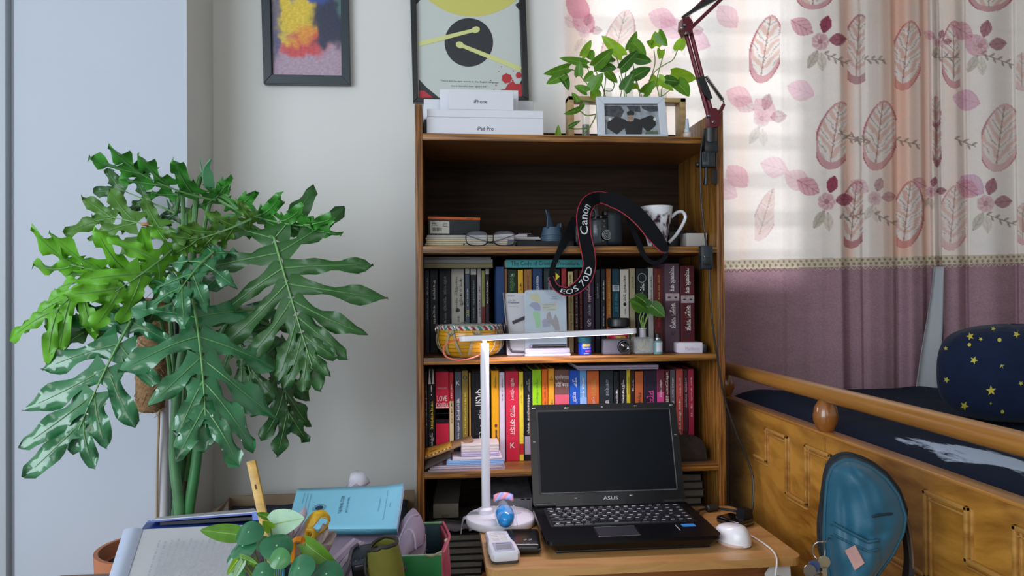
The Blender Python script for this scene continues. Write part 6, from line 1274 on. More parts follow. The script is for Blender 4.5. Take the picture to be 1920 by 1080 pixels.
for i in range(n_*6):
    t = i/(n_*6-1)*(n_-1); k = min(int(t), n_-2); c_ = pts[k].lerp(pts[k+1], t-k); d_ = (pts[-1]-pts[0]).normalized(); o1 = d_.orthogonal().normalized(); o2 = d_.cross(o1); an = i*2*math.pi/6
    hel.append(c_+(o1*math.cos(an)+o2*math.sin(an))*.0042)
mb.tube(hel, .0009, 5); mb.build('spring', M('spring steel', '#4a4a4c', .3, .9), arm)
MB().tube(spline([px(1355, 188, Y=1.70), px(1357, 194, Y=1.70), px(1352, 206, Y=1.70), px(1340, 220, Y=1.70)], 5), [.0016]*6+[.0045]*10, 8).build('spring_lug', redm, arm)
mb = MB(); mb.prism([(px(x, y, Y=1.70).x, px(x, y, Y=1.70).z) for x, y in ((1328, 205), (1340, 205), (1349, 222), (1346, 238), (1328, 242), (1326, 225))][::-1], lambda p, q, t: Vector((p, t, q)), 1.688, 1.712); mb.build('base_joint', redm, arm, ang=20)
for x, y in ((1337, 229), (1329, 217), (1284, 47), (1279, 52), (1287, 62)): MB(Matrix.Translation(px(x, y, Y=1.687)) @ Matrix.Rotation(math.pi/2, 4, 'X')).lathe([(.0035, -.004), (.0035, .002), (.002, .003), (0, .003)], n=12).build('bolt', M('ring steel'), arm)
mb = MB(); mb.prism([(px(x, y, Y=1.70).x, px(x, y, Y=1.70).z) for x, y in ((1278, 36), (1290, 34), (1297, 44), (1296, 64), (1284, 66), (1277, 52))][::-1], lambda p, q, t: Vector((p, t, q)), 1.690, 1.724); mb.build('elbow', redm, arm, ang=20)
vtube(1294, 54, 1500, -142, .0044, 1.700, 1.675, redm, 'upper_bar', 8); vtube(1284, 34, 1490, -160, .0040, 1.712, 1.675, redm, 'upper_bar', 8)
mb = MB(); mb.lathe([(.014, 0), (.016, .02), (.040, .045), (.058, .085), (.056, .085), (.038, .047), (.012, .022), (0, .02)], m=Matrix.Translation(px(1497, -150, Y=1.675)) @ Matrix.Rotation(rad(150), 4, 'Y'), n=36); mb.build('lamp_shade', redm, arm)
mb = MB(); mb.ribbon([px(1280, 33, Y=1.697), px(1300, 20, Y=1.697), px(1330, 2, Y=1.69), px(1356, -12, Y=1.69)], ZA, [.006, .008, .012, .012], .010); mb.build('bar_sleeve', BLKPL, arm)
# its flex with an inline switch
fx = thing('lamp_flex', 'black flex with inline switch hanging down the right bookcase post', 'cable', (px(1330, 480, Y=1.70).x, 1.70, .52))
mb = MB(); mb.tube(spline([px(1322, 246, Y=1.693), px(1315, 275, Y=1.69), px(1313, 320, Y=1.69), px(1315, 380, Y=1.692), px(1321, 435, Y=1.695), px(1325, 464, Y=1.696)], 6), .0023, 8); mb.build('flex', M('flex dark', '#1b1a1c', .4), fx)
mb = MB(); mb.tube(spline([px(1330, 502, Y=1.697), px(1331, 540, Y=1.697), px(1335, 600, Y=1.695), px(1345, 670, Y=1.70), px(1357, 740, Y=1.705), px(1378, 805, Y=1.705), px(1401, 860, Y=1.70), px(1412, 900, Y=1.69), px(1411, 950, Y=1.675), px(1406, 968, Y=1.66)], 6), .0024, 8); mb.build('flex', M('flex dark'), fx)
pbox(1315, 1337, 460, 505, 1.684, .020, .003).build('switch', M('switch black', '#17222a', .4), fx); pbox(1319, 1332, 482, 497, 1.682, .004, .001).build('rocker', BLKPL, fx)
p = px(1321, 482, Y=1.6835); text('switch_mark', 'I', (p.x, 1.6836, p.z), XA, ZA, .001, .006, WHITE, fx)

# cutting in the glass bottle on the third shelf
for bx, by, tx_, ty, w_, mt_, ro in ((1217, 576, 1180, 562, 30, 'dark', 20), (1204, 582, 1182, 566, 20, 'mid', -30), (1210, 566, 1190, 552, 26, 'dark', 40), (1222, 573, 1247, 594, 30, 'dark', -20)):
    B_, T_ = px(bx, by, Y=1.745), px(tx_, ty, Y=1.735); leafpart(GB, B_, T_, w_*.00125, mt_, roll=ro, fold=.15, droop=.15)
for x0, x1, y1, xm_ in ((1203, 1204, 582, 1199), (1205, 1217, 577, 1203), (1207, 1222, 573, 1212), (1206, 1210, 566, 1206), (1208, 1221, 581, 1214)):
    MB().tube(spline([Vector((GBx, GBy, GBz-.008)), px(x0, 612, Y=1.745), px(xm_, 596, Y=1.745), px(x1, y1, Y=1.745)], 5), .0012, 6).build('stem', stemm, GB)
# ---------------------------------------------------------------- low table carrying the clutter at front left
FZ = .46
ft = thing('side_table', 'low side table under the papers and potted plant at front left', 'table', (-.36, 1.2, 0))
MB().box(-.74, .012, .90, 1.52, FZ-.025, FZ, .003).build('tabletop', wood('side table wood', '#8a5f38', '#6a4526', 'X', 50, 3), ft)
for x in (-.70, -.03):
    for y in (.94, 1.48): MB().box(x-.02, x+.02, y-.02, y+.02, 0, FZ-.025, .003).build('leg', wood('side table wood'), ft)
def quadslab(TL, TR, BR, BL, th):
    n_ = (TR-TL).cross(BL-TL).normalized()*th; mb = MB(); P_ = [TL, TR, BR, BL]; mb.add(P_+[p+n_ for p in P_], [(0, 1, 2, 3)[::-1], (4, 5, 6, 7), (0, 1, 5, 4), (1, 2, 6, 5), (2, 3, 7, 6), (3, 0, 4, 7)]); return mb
bil = lambda P_, u, v: P_[0].lerp(P_[1], u).lerp(P_[3].lerp(P_[2], u), v)
# sloping sheaf of printed sheets
dq = [px(232, 996, D=1.30), px(484, 985, D=1.34), px(446, 1098, D=1.17), px(200, 1098, D=1.13)]
for p in (2, 3): dq[p] = dq[p]+(dq[p]-dq[(1, 0)[p-2]])*.55
nrm_ = (dq[1]-dq[0]).cross(dq[3]-dq[0]).normalized(); nrm_ = nrm_ if nrm_.dot(EYE-dq[0]) > 0 else -nrm_
dc_ = thing('document_sheaf', 'sloping sheaf of grey white printed sheets at bottom left', 'papers', (dq[3].x+.1, dq[3].y, FZ))
quadslab(*[p-nrm_*.004 for p in dq], .012 if nrm_.dot((dq[1]-dq[0]).cross(dq[3]-dq[0])) < 0 else -.012).build('sheaf', M('sheet white', '#c5c6cc', .55, var=.03, scale=12), dc_, smooth=False)
mb = MB(); mb.grid(lambda u, v: bil(dq, .005+.99*u, v)+nrm_*(.001+.006*u*(1-u)), 10, 10); mb.build('top_sheet', M('sheet top', '#cbccd2', .4, var=.03, scale=10), dc_)
mb = MB(); mb.grid(lambda u, v: bil(dq, .0+.14*u, v)+nrm_*(.0025+.004*math.sin(math.pi*u)), 6, 8); mb.build('film_spine', M('film bluish', '#c3cde6', .2), dc_)
rr = random.Random(9); inkm = M('faded print', '#b0b1b9', .6)
for k in range(13):
    u = .30+k*.047; v0, v1 = .18+rr.uniform(0, .04), (.92 if k % 4 else .5+rr.uniform(0, .3)); mb = MB(); v = v0
    while v < v1:
        l_ = rr.uniform(.015, .06); A_, B_ = bil(dq, u, v)+nrm_*.0085, bil(dq, u, min(v+l_, v1))+nrm_*.0085; wd_ = (dq[1]-dq[0]).normalized()*.0016
        mb.add([A_-wd_, A_+wd_, B_+wd_, B_-wd_], [(0, 1, 2, 3)]); v += l_+.012
    mb.build('print_line', inkm, dc_, smooth=False)
# blue folder gaping behind it
bf = thing('blue_folder', 'flat blue folder with white top sheet behind the sloping sheaf', 'folder', tuple(px(380, 985, D=1.42)))
def slabpx(pts, Ds, th): P_ = [px(x, y, D=d) for (x, y), d in zip(pts, Ds)]; return quadslab(*P_, th)
slabpx([(276, 982), (488, 973), (478, 990), (262, 1000)], (1.43, 1.47, 1.36, 1.33), -.004).build('lower_cover', M('folder blue', '#23449a', .4), bf, smooth=False)
slabpx([(300, 974), (480, 957), (486, 964), (276, 980)], (1.47, 1.52, 1.38, 1.37), -.003).build('upper_cover', M('folder blue'), bf, smooth=False)
slabpx([(300, 971), (476, 955), (482, 961), (282, 977)], (1.47, 1.52, 1.385, 1.375), -.002).build('white_sheet', M('sheet top'), bf, smooth=False)
slabpx([(310, 980), (484, 966), (484, 975), (300, 985)], (1.44, 1.48, 1.385, 1.38), -.006).build('opening_shade', M('folder inner shade', '#1a2030', .6), bf, smooth=False)  # dark slab stands for the shade inside the gaping folder
slabpx([(474, 961), (488, 959), (488, 976), (475, 976)], (1.36, 1.36, 1.355, 1.355), -.004).build('clip', M('clip blue', '#2a56b8', .35), bf, smooth=False)
MB().box(-.50, -.34, 1.36, 1.46, FZ, px(380, 995, D=1.40).z-.014, .003).build('stack_below', M('folder stack', '#8f8896', .6), bf)
# cardboard box behind
cbx = thing('cardboard_box', 'open brown cardboard box on the floor behind the blue folder', 'box', (px(560, 940, Y=1.9).x, 1.9, 0))
cbm = M('cardboard', '#8a755e', .8, var=.06, scale=15); x0, x1 = px(428, 935, Y=1.98).x, px(775, 930, Y=1.90).x; zc_ = px(500, 927, Y=1.99).z
MB().box(x0, x1, 1.985, 1.99, .0, zc_, .001).build('back_wall', cbm, cbx); MB().box(x0, x0+.005, 1.80, 1.985, .0, zc_-.004, .001).build('side_wall', cbm, cbx); MB().box(x1-.005, x1, 1.80, 1.985, 0, zc_-.06, .001).build('side_wall', cbm, cbx); MB().box(x0, x1, 1.795, 1.80, 0, zc_-.06, .001).build('front_wall', cbm, cbx); MB().box(x0+.005, x1-.005, 1.80, 1.985, 0, .005).build('bottom', cbm, cbx)
quadslab(px(428, 936, Y=1.97), px(428, 966, Y=1.83), px(388, 980, Y=1.83), px(397, 955, Y=1.94), .004).build('flap', M('cardboard grey', '#7d7268', .8), cbx, smooth=False)
mb = MB(); mb.grid(lambda u, v: Vector((x0+.012+(x1-x0-.03)*u, 1.812+.165*v, zc_-.055+.03*v+.012*noise.noise((u*6, v*4, 3)))), 24, 14); tag(mb.build('folded_denim', M('denim dark', '#2f3a4e', .85, var=.5, scale=45), thick=.004), 'dark blue patterned cloth lying inside the cardboard box', 'cloth')
# ---------------------------------------------------------------- green box, lilac bag and law book
gz = .529
gx0, gx1, gy0, gy1 = px(743, 1042, Z=gz).x, px(829, 1042, Z=gz).x, px(780, 1043, Z=gz).y, px(806, 982, Z=gz).y
gbx = thing('green_box', 'open worn green box with pink red side edge beside bookcase', 'box', ((gx0+gx1)/2, (gy0+gy1)/2, FZ))
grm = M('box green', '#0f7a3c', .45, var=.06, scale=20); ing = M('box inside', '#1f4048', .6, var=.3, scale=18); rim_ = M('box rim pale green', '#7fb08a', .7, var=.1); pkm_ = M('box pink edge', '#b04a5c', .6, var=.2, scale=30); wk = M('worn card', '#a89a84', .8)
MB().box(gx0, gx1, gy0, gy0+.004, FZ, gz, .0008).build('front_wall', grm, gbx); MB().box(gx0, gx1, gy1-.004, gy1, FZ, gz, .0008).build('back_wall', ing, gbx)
MB().box(gx0, gx1, gy1-.0045, gy1+.0005, gz, gz+.004, .001).build('back_rim', rim_, gbx); MB().box(gx0, gx1, gy0-.0005, gy0+.0045, gz-.0005, gz+.002, .001).build('front_rim', rim_, gbx)
MB().box(gx0-.004, gx0, gy0, gy1, FZ, gz, .0008).build('side_wall', M('box brown side', '#5e5048', .7), gbx)
mb = MB(); mb.grid(lambda u, v: Vector((gx1+.012*math.sin(math.pi*u)-.002+.004*(1-v), gy0+(gy1-gy0)*u, FZ+(gz+.004*math.sin(6*u)-FZ)*v)), 14, 6); mb.build('side_wall', pkm_, gbx, thick=.006)
mb = MB(); mb.tube(spline([Vector((gx1+.012*math.sin(math.pi*u)+.002, gy0+(gy1-gy0)*u, gz+.003+.004*math.sin(6*u))) for u in (0, .1, .25, .4, .6, .8, 1)], 4), .0028, 8); mb.build('side_rim', pkm_, gbx)
MB().ball((gx1+.008, gy0+.06, gz+.006), .0045, n=10).build('pin_head', M('pin cream', '#c9b49c', .5), gbx); MB().tube([(gx1+.010, gy0+.055, gz), (gx1+.010, gy0+.05, gz-.03)], .002, 6).build('torn_edge', wk, gbx)
mb = MB(); mb.tube(spline([(gx1-.03, gy0-.001, gz+.002), (gx1-.018, gy0-.001, gz), (gx1-.008, gy0-.001, gz+.004), (gx1, gy0, gz+.007)], 4), .0022, 6); mb.build('torn_edge', wk, gbx)
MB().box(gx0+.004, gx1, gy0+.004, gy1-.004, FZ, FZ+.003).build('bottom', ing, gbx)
nc = thing('notched_strip', 'beige notched cardboard strip standing in the green box', 'strip', (px(796, 1040, D=1.42).x, px(796, 1040, D=1.42).y, FZ))
a = px(788, 1040, D=1.42); b = px(798, 1002, D=1.42); mb = MB(); zz = [a.z+(b.z-a.z)*k/10 for k in range(11)]; P_ = [(a.x, FZ+.003)]+[(a.x, b.z-.004), (a.x+.003, b.z), (b.x-.001, b.z), (b.x+.001, b.z-.003)]+[(b.x+(.001 if k % 2 else -.0005), z) for k, z in enumerate(zz[::-1][1:])]+[(b.x, FZ+.003)]
mb.prism(P_[::-1], lambda p, q, t: Vector((p, t, q)), a.y, a.y+.004); mb.build('card', M('strip beige', '#b5a08a', .7), nc, smooth=False)
for k in range(4): MB().box(a.x+.003, a.x+.006, a.y-.0005, a.y, a.z+.008+k*.008, a.z+.010+k*.008).build('hole', M('hole dark', '#6b5848', .8), nc, smooth=False)
kn = px(815, 1035, D=1.42); mb = MB(); mb.ball((kn.x, kn.y, FZ+.022), .012, .012, .018, 14); tag(mb.build('grey_pouch', M('pouch grey brown', '#5f584c', .8, var=.15)), 'tiny grey brown lump lying in the green box corner', 'pouch')
# lilac bag
lbg = thing('lilac_bag', 'lilac grey zipped bag under the sky blue law book', 'bag', (-.16, 1.42, FZ))
bq = [px(557.5, 916, D=1.575), px(757, 909, D=1.555), px(744, 991, D=1.405), px(537, 992, D=1.415)]
bn = (bq[1]-bq[0]).cross(bq[2]-bq[1]).normalized(); bn = bn if bn.z > 0 else -bn
d_ = bq[3]-EYE; bq[3] = EYE+d_*((bq[0]-EYE).dot(bn)/d_.dot(bn))
bxl, bxr = px(604, 1000, D=1.42).x, px(797, 1000, D=1.45).x; lm_ = M('bag lilac', '#8f7f92', .75, var=.06, scale=30, bump=.3, bscale=40); ly0, ly1 = 1.345, 1.515
def bagf(u, v):
    a_ = 2*math.pi*u; ph = math.pi*(v-.5); c = max(0, math.cos(ph))**.55; s = math.copysign(abs(math.sin(ph))**.7, math.sin(ph)); ca, sa = math.cos(a_), math.sin(a_)
    x = (bxl+bxr)/2+(bxr-bxl)/2*math.copysign(abs(ca)**.55, ca)*c; y = (ly0+ly1)/2+(ly1-ly0)/2*math.copysign(abs(sa)**.6, sa)*c
    t = (x-bxl)/(bxr-bxl); hh = .050+.030*(y-ly0)/(ly1-ly0)+.056*max(0, min(1, (t-.72)/.16))**.8
    r = .004*noise.noise((x*30, y*30, v*3))+.003*noise.noise((x*70, y*60, v*8))
    z = FZ+.003+hh*(1+s)/2+r*.8; pz = bq[0].z-((x-bq[0].x)*bn.x+(y-bq[0].y)*bn.y)/bn.z-.0165
    if x < bq[1].x+.004 and z > pz: z = pz
    return Vector((x, y+r, z))
mb = MB(); mb.grid(bagf, 64, 28); mb.build('body', lm_, lbg)
for v in (.50, .56): mb = MB(); mb.tube([bagf(u/40, v)+Vector((0, -.002, 0)) for u in range(18, 43)], .0022 if v > .5 else .0035, 6); mb.build('zip', M('bag zip', '#5a4f60', .6), lbg)
mb = MB(); mb.tube(spline([bagf(.88+.14*t, .55+.35*math.sin(t*2.6))+Vector((.001, -.001, .001)) for t in [i/8 for i in range(9)]], 3), .0022, 6); mb.build('piping', M('bag piping', '#a394a6', .7), lbg)
# law book, tilted, leaning on the bag
lc_ = M('law blue', '#84c8e2', .5, var=.02, scale=20)
lbk = thing('law_book', 'sky blue paperback lettered The Penal Code tilted on the lilac bag', 'book', tuple((bq[0]+bq[2])/2-bn*.02))
def slab2(P_, o0, o1, mat, nm, sh=0):
    c_ = sum(P_, Vector())/4; Q_ = [p.lerp(c_, sh) for p in P_]; mb = MB(); mb.add([p+bn*o0 for p in Q_]+[p+bn*o1 for p in Q_], [(0, 1, 2, 3), (4, 5, 6, 7)[::-1], (0, 1, 5, 4)[::-1], (1, 2, 6, 5)[::-1], (2, 3, 7, 6)[::-1], (3, 0, 4, 7)[::-1]]); return mb.build(nm, mat, lbk, smooth=False)
slab2(bq, -.0125, -.0118, lc_, 'back_cover'); slab2(bq, -.0116, -.0012, M('pages lilac', '#bfb3c0', .7), 'pages', .006)
e1 = (bq[2]-bq[3]).normalized()
mb = MB(); mb.grid(lambda u, v: bil(bq, u, v)+bn*(-.0008+.010*max(0, u-.8)*5*max(0, .45-v)**1.2), 20, 10); mb.build('front_cover', lc_, lbk, thick=.0008)
mb = MB(); S_ = [bq[3]+bn*-.0122, bq[2]+bn*-.0122, bq[2]+bn*-.0006, bq[3]+bn*-.0006]; mb.grid(lambda u, v: S_[0].lerp(S_[1], u).lerp(S_[3].lerp(S_[2], u), v)-(bq[0]-bq[3]).normalized()*.0008, 4, 2); mb.build('spine', M('law spine', '#3f7f92', .5), lbk, thick=.001)
lawk = M('law ink', '#1f3a52', .5)
def lt(s, u, v0, v1, wu):                     # lettering running up the sheet, as seen on the tilted cover
    A_, B_ = bil(bq, u, v1), bil(bq, u, v0); ax = B_-A_; upd = (bil(bq, 0, .5)-bil(bq, 1, .5)).normalized(); up2 = (upd-ax.normalized()*upd.dot(ax.normalized())).normalized()
    mb = MB(); text_into(mb, s, (A_+B_)/2+bn*.0004, ax, up2, ax.length, wu, ); mb.build('cover_lettering', lawk, lbk, smooth=False)
lt('THE PENAL CODE', .455, .24, .66, .0068); lt('[ACT XLV OF 1860]', .515, .28, .64, .0056); lt('Government of the Peoples Republic', .085, .12, .40, .0022); lt('Ministry of Law, Justice and Parliamentary Affairs', .118, .14, .5, .0022); lt('Legislative Division', .15, .17, .62, .0022); lt('Printed with latest amendment', .805, .33, .62, .0024); lt('Deputy Controller, Government Press', .865, .1, .82, .0024); lt('Dhaka', .905, .42, .52, .0022)
ec = bil(bq, .255, .52)+bn*.0006; EM = frame(ec, bq[1]-bq[0], bn)
mb = MB(EM); mb.lathe([(.0082, 0), (.0050, 0.0001)], n=28); mb.tube([(.0112*math.cos(i*.2618), .0112*math.sin(i*.2618), 0) for i in range(25)], .0003, 4)
for i in range(18): a_ = i*.349; mb.tube([(.0128*math.cos(a_), .0128*math.sin(a_), 0), (.0140*math.cos(a_+.1), .0140*math.sin(a_+.1), 0)], .0004, 4)
mb.prism([(-.003, -.004), (.001, -.0045), (.004, -.001), (.003, .003), (-.001, .0045), (-.0035, .002)], flatZ, 0, .0002); mb.build('printed_emblem', lawk, lbk, smooth=False)
# tissue behind the book
tis = thing('tissue_box', 'tissue box behind the law book with a white tissue standing up', 'tissue box', (px(668, 930, D=1.66).x, px(668, 930, D=1.66).y, FZ))
tp_ = px(665, 925, D=1.66); MB().box(tp_.x-.05, tp_.x+.06, 1.60, 1.608, .40, tp_.z-.008, .002).box(tp_.x-.05, tp_.x+.06, 1.60, 1.613, FZ-.06, tp_.z-.012).build('carton', M('tissue carton', '#9a95a0', .6), tis)
T0 = [px(*q_, D=1.645) for q_ in ((640, 922), (690, 922))]
tl = [(640, 922), (650, 912), (655, 899), (658, 887), (670, 882), (682, 886), (691, 897), (694, 905), (684, 913), (690, 922)]
mb = MB(); CP = px(668, 906, D=1.635); ring = [px(*q_, D=1.645+.008*math.sin(i*2.1)) for i, q_ in enumerate(tl)]; mid = [p.lerp(CP, .5)+Vector((0, -.006*math.cos(i*1.7)-.004, 0)) for i, p in enumerate(ring)]; k = len(ring)
mb.add(ring+mid+[CP], [(i, (i+1) % k, k+(i+1) % k, k+i) for i in range(k)]+[(k+i, k+(i+1) % k, 2*k) for i in range(k)]); mb.build('tissue', M('tissue white', '#efecf6', .8, trans=.35), tis, ang=60, thick=.0008)
# ---------------------------------------------------------------- small things in front of the bag
g = 'small pale notebooks leaning at the bag'
for i in range(4):
    P_ = [px(662+i*5, 1009+i*2, D=1.34), px(668+i*5, 1010+i*2, D=1.34), px(632+i*9, 1046+i*3, D=1.24), px(624+i*9, 1044+i*3, D=1.24)]
    for q_ in (2, 3): P_[q_] = P_[q_]+(P_[q_]-P_[3-q_])*.8
    mb = MB(); d_ = Vector((.0016, .003, -.0032)); mb.add(P_+[p+d_ for p in P_], [(0, 1, 2, 3), (4, 5, 6, 7)[::-1], (0, 1, 5, 4)[::-1], (1, 2, 6, 5)[::-1], (2, 3, 7, 6)[::-1], (3, 0, 4, 7)[::-1]])
    tag(mb.build('pale_notebook', M('notebook %d' % (i % 2), ('#b5a8bc', '#9a8ba4')[i % 2], .6), smooth=False), ('outermost', 'second', 'third', 'innermost')[i]+' of four thin lilac notebooks leaning left of black radio', 'notebook', g)
rd = thing('black_radio', 'small black device with silver clips in front of lilac bag', 'device', tuple(px(690, 1075, D=1.2)))
rp = px(684, 1035, D=1.235); RM = Matrix.Translation((rp.x, rp.y, rp.z-.002)) @ Matrix.Rotation(rad(9), 4, 'Z') @ Matrix.Rotation(rad(22), 4, 'X') @ Matrix.Rotation(rad(-7), 4, 'Y')
MB(RM).box(-.024, .024, -.024, .024, -.075, 0, .004, 3).build('body', M('radio black', '#14171c', .4), rd); MB(RM).box(-.022, .022, -.0255, .018, -.012, .0015, .002).build('top_panel', M('radio panel', '#2a3440', .3), rd)
for k in (-1, 1): MB(RM).box(-.011+k*.0105-.008+.011*0+.011, -.011+k*.0105+.008+.011, -.0262, -.0245, -.004, -.001, .0006).build('silver_clip', M('chrome'), rd)
for k in (-1, 0, 1): MB(RM).lathe([(.006, 0), (.005, .0015), (0, .0018)], (k*.0135, -.012, .0014), 16).build('button', M('radio button', '#1a242e', .3), rd)
ol_ = thing('olive_pouch', 'olive green pouch with dark zipper right of black device', 'pouch', tuple(px(722, 1078, D=1.2)))
op = px(723, 1052, D=1.21)
def olf(u, v):
    a_ = 2*math.pi*u; w_ = .018+.012*math.sin(math.pi*(.15+.75*(1-v))); c, s = math.cos(a_), math.sin(a_); return Vector((op.x+.010*(1-v)-.006+w_*c, op.y+.02+.026*s, FZ+.002+(op.z+.022-FZ)*v+.004*noise.noise((c*2, s*2, v*5))-.012*v*(c < 0)*abs(c)))
mb = MB(); mb.grid(olf, 32, 18); mb.build('body', M('olive cloth', '#747328', .8, var=.08, bump=.3, bscale=60), ol_, thick=.003)
mb = MB(); mb.tube([olf(u/24, 1)+Vector((0, 0, .001)) for u in range(25)], .0034, 6); mb.build('zip_edge', M('zip olive black', '#2c2c26', .6), ol_)
mb = MB(); mb.tube(spline([olf(.5, .98), olf(.55, .9)+Vector((-.004, -.004, 0)), olf(.6, .75)+Vector((-.006, -.004, 0)), olf(.62, .6)+Vector((-.004, -.003, 0))], 4), .0026, 6); mb.build('zip_tape', M('zip olive black'), ol_)
rc = quadslab(px(723, 1031, D=1.31), px(748, 1030, D=1.31), px(748, 1100, D=1.29), px(723, 1100, D=1.29), -.002); tag(rc.build('red_card', M('card red', '#c2303c', .5), smooth=False), 'red card edge between the olive pouch and green box', 'card')
ec_ = MB(); ec_.tube(spline([px(672, 1020, D=1.25), px(660, 1030, D=1.24), px(655, 1048, D=1.22), px(650, 1066, D=1.2), px(640, 1090, D=1.18)], 6), .0028, 8); ec_.tube(spline([px(676, 1024, D=1.25), px(668, 1038, D=1.24), px(660, 1056, D=1.22), px(652, 1076, D=1.2), px(648, 1090, D=1.18)], 6), .0022, 8); tag(ec_.build('earphone_cable', M('cord grey', '#57535a', .6)), 'grey doubled cord looping left of the black device', 'cord')
# ---------------------------------------------------------------- pencil cup
pcup = px(548, 1080, D=1.19); cupz = .548
pc_ = thing('pencil_cup', 'dark pencil cup hidden behind the round leaved plant', 'cup', (pcup.x, pcup.y, FZ))
MB().lathe([(0, 0), (.05, 0), (.052, .004), (.056, cupz-FZ), (.053, cupz-FZ), (.049, .006), (0, .006)], (pcup.x, pcup.y, FZ+.0003), 40).build('body', M('cup dark', '#2a2f36', .5), pc_)
inC = lambda dx, dy: Vector((pcup.x+dx, pcup.y+dy, FZ+.010))
rl = thing('wooden_stick', 'plain pale wooden ruler stick leaning out of the pencil cup', 'stick', tuple(inC(-.02, .01)))
A_, B_ = px(471, 864, D=1.24), px(503, 1015, D=1.21); B_ = B_+(B_-A_)*.35; ax = (A_-B_); L_ = ax.length; RM = frame((A_+B_)/2, ax, (0, -1, .15))
MB(RM).box(-L_/2, L_/2, -.0072, .0072, -.004, .004, .0008).build('stick', wood('stick wood', '#c9a04a', '#ab8236', 'X', 80, 5), rl); MB(RM).box(L_/2-.048, L_/2-.040, -.001, .0018, .0038, .0042, .0001).build('burn_mark', M('burn', '#4a2c10', .7), rl)
o = thing('toothbrush', 'light blue rounded plastic grip standing in the pencil cup', 'brush', tuple(inC(.0, -.02)))
p0, p1 = px(521, 986, D=1.17), px(519, 1085, D=1.165); w_ = .0083; mb = MB(); ax_ = (p0-p1).normalized(); sd_ = XA
mb.prism([(p1.x-w_, p1.z), (p1.x+w_, p1.z)]+[(p0.x+w_*math.cos(t), p0.z-w_+w_*math.sin(t)*1.0) for t in [i*math.pi/8 for i in range(9)]], lambda p, q, t: Vector((p, t, q)), p0.y, p0.y+.005); mb.build('grip', M('handle blue', '#4a9ae0', .35), o, ang=30); mb = MB(); mb.tube([(p0.x+w_+.0008, p0.y+.002, p1.z), (p0.x+w_+.0008, p0.y+.002, p0.z-.008)], .0014, 6); mb.build('edge', M('edge teal', '#1f6f6a', .4), o)
sc_ = thing('orange_scissors', 'orange handled scissors standing in the pencil cup', 'scissors', tuple(inC(.02, -.02)))
orm = M('scissor orange', '#e88a10', .35)
mb = MB(); mb.ribbon(spline([px(549, 1052, D=1.155), px(551, 1030, D=1.155), px(550, 1016, D=1.155), px(557, 1011, D=1.155), px(566, 1011, D=1.155), px(572, 1019, D=1.155), px(574, 1036, D=1.155), px(573, 1052, D=1.155)], 5), YA, .012, .0055); mb.build('handle_loop', orm, sc_); mb = MB(); mb.tube(spline([px(551, 1028, D=1.15), px(550, 1017, D=1.15), px(557, 1012, D=1.15), px(566, 1012, D=1.15)], 5), .0045, 8); mb.build('handle_loop', orm, sc_)
MB().tube([px(562, 1050, D=1.16), px(560, 1095, D=1.17)], .004, 8).build('blade', M('ring steel'), sc_); MB().ball(px(560, 1046, D=1.155), .004, n=10).build('red_rivet', M('rivet red', '#b8322a', .4), sc_)
yl = thing('yellow_ribbon', 'gold yellow ribbon loop standing above the orange scissors', 'ribbon', tuple(inC(.025, .01)))
yw = M('ribbon gold', '#c79a1a', .5, var=.25, scale=120)
P_ = spline([px(575, 1015, D=1.19), px(577, 996, D=1.19), px(582, 980, D=1.19), px(592, 969, D=1.19), px(603, 966, D=1.19), px(613, 972, D=1.185), px(615, 981, D=1.18), px(608, 990, D=1.18), px(599, 998, D=1.18), px(590, 1008, D=1.18)], 6); mb = MB(); n_ = len(P_); mb.ribbon(P_, [Vector((-.6, .75, .3)) if i < n_*.5 else Vector((-.2, .95, .2)) for i in range(n_)], [.016+.006*math.sin(math.pi*min(1, i/n_*1.6)) if i < n_*.62 else .010 for i in range(n_)], .0014); mb.build('band', yw, yl)
mb = MB(); mb.tube(spline([px(577, 994, D=1.17), px(586, 994, D=1.165), px(589, 1003, D=1.165), px(584, 1011, D=1.165), px(577, 1008, D=1.17), px(576, 998, D=1.17)], 5), .0042, 8); mb.build('knot', yw, yl); MB().tube([px(583, 1008, D=1.175), px(578, 1090, D=1.18)], .003, 6).build('tail', yw, yl)
def scrap(pts, D0, mat, nm, label, cat, cr=.006):
    n_ = len(pts); rg_ = [px(x, y, D=D0+cr*math.sin(i*2.3)) for i, (x, y) in enumerate(pts)]; c_ = sum(rg_, Vector())/n_+Vector((0, -cr, 0)); md_ = [p.lerp(c_, .45)+Vector((0, cr*math.cos(i*1.9), cr*.3*math.sin(i*3))) for i, p in enumerate(rg_)]
    mb = MB(); mb.add(rg_+md_+[c_], [(i, (i+1) % n_, n_+(i+1) % n_, n_+i) for i in range(n_)]+[(n_+i, n_+(i+1) % n_, 2*n_) for i in range(n_)]); return tag(mb.build(nm, mat, ang=25, thick=.0012), label, cat)
scrap([(573, 947), (576, 965), (566, 985), (551, 1010), (543, 1022), (530, 1003), (533, 996), (540, 995), (543, 986), (556, 968)], 1.185, M('scrap lilac', '#a899a6', .7), 'folded_card', 'folded lilac grey card in the pencil cup behind pale leaf', 'card', .003)
scrap([(575, 973), (580, 985), (572, 1010), (560, 1020), (545, 1024), (554, 1004)], 1.20, M('scrap pale', '#c2b8cc', .7), 'pale_card', 'pale lilac card behind the folded card in pencil cup', 'card', .002)
scrap([(606, 981), (615, 987), (617, 996), (630, 996), (631, 1003), (624, 1020), (612, 1045), (600, 1066), (586, 1060), (579, 1040), (581, 1022), (586, 1012), (595, 1000)], 1.175, M('scrap blush', '#ad9a98', .8, bump=.4, bscale=60), 'crumpled_tissue', 'crumpled blush pink tissue beside the gold ribbon loop', 'tissue', .010)
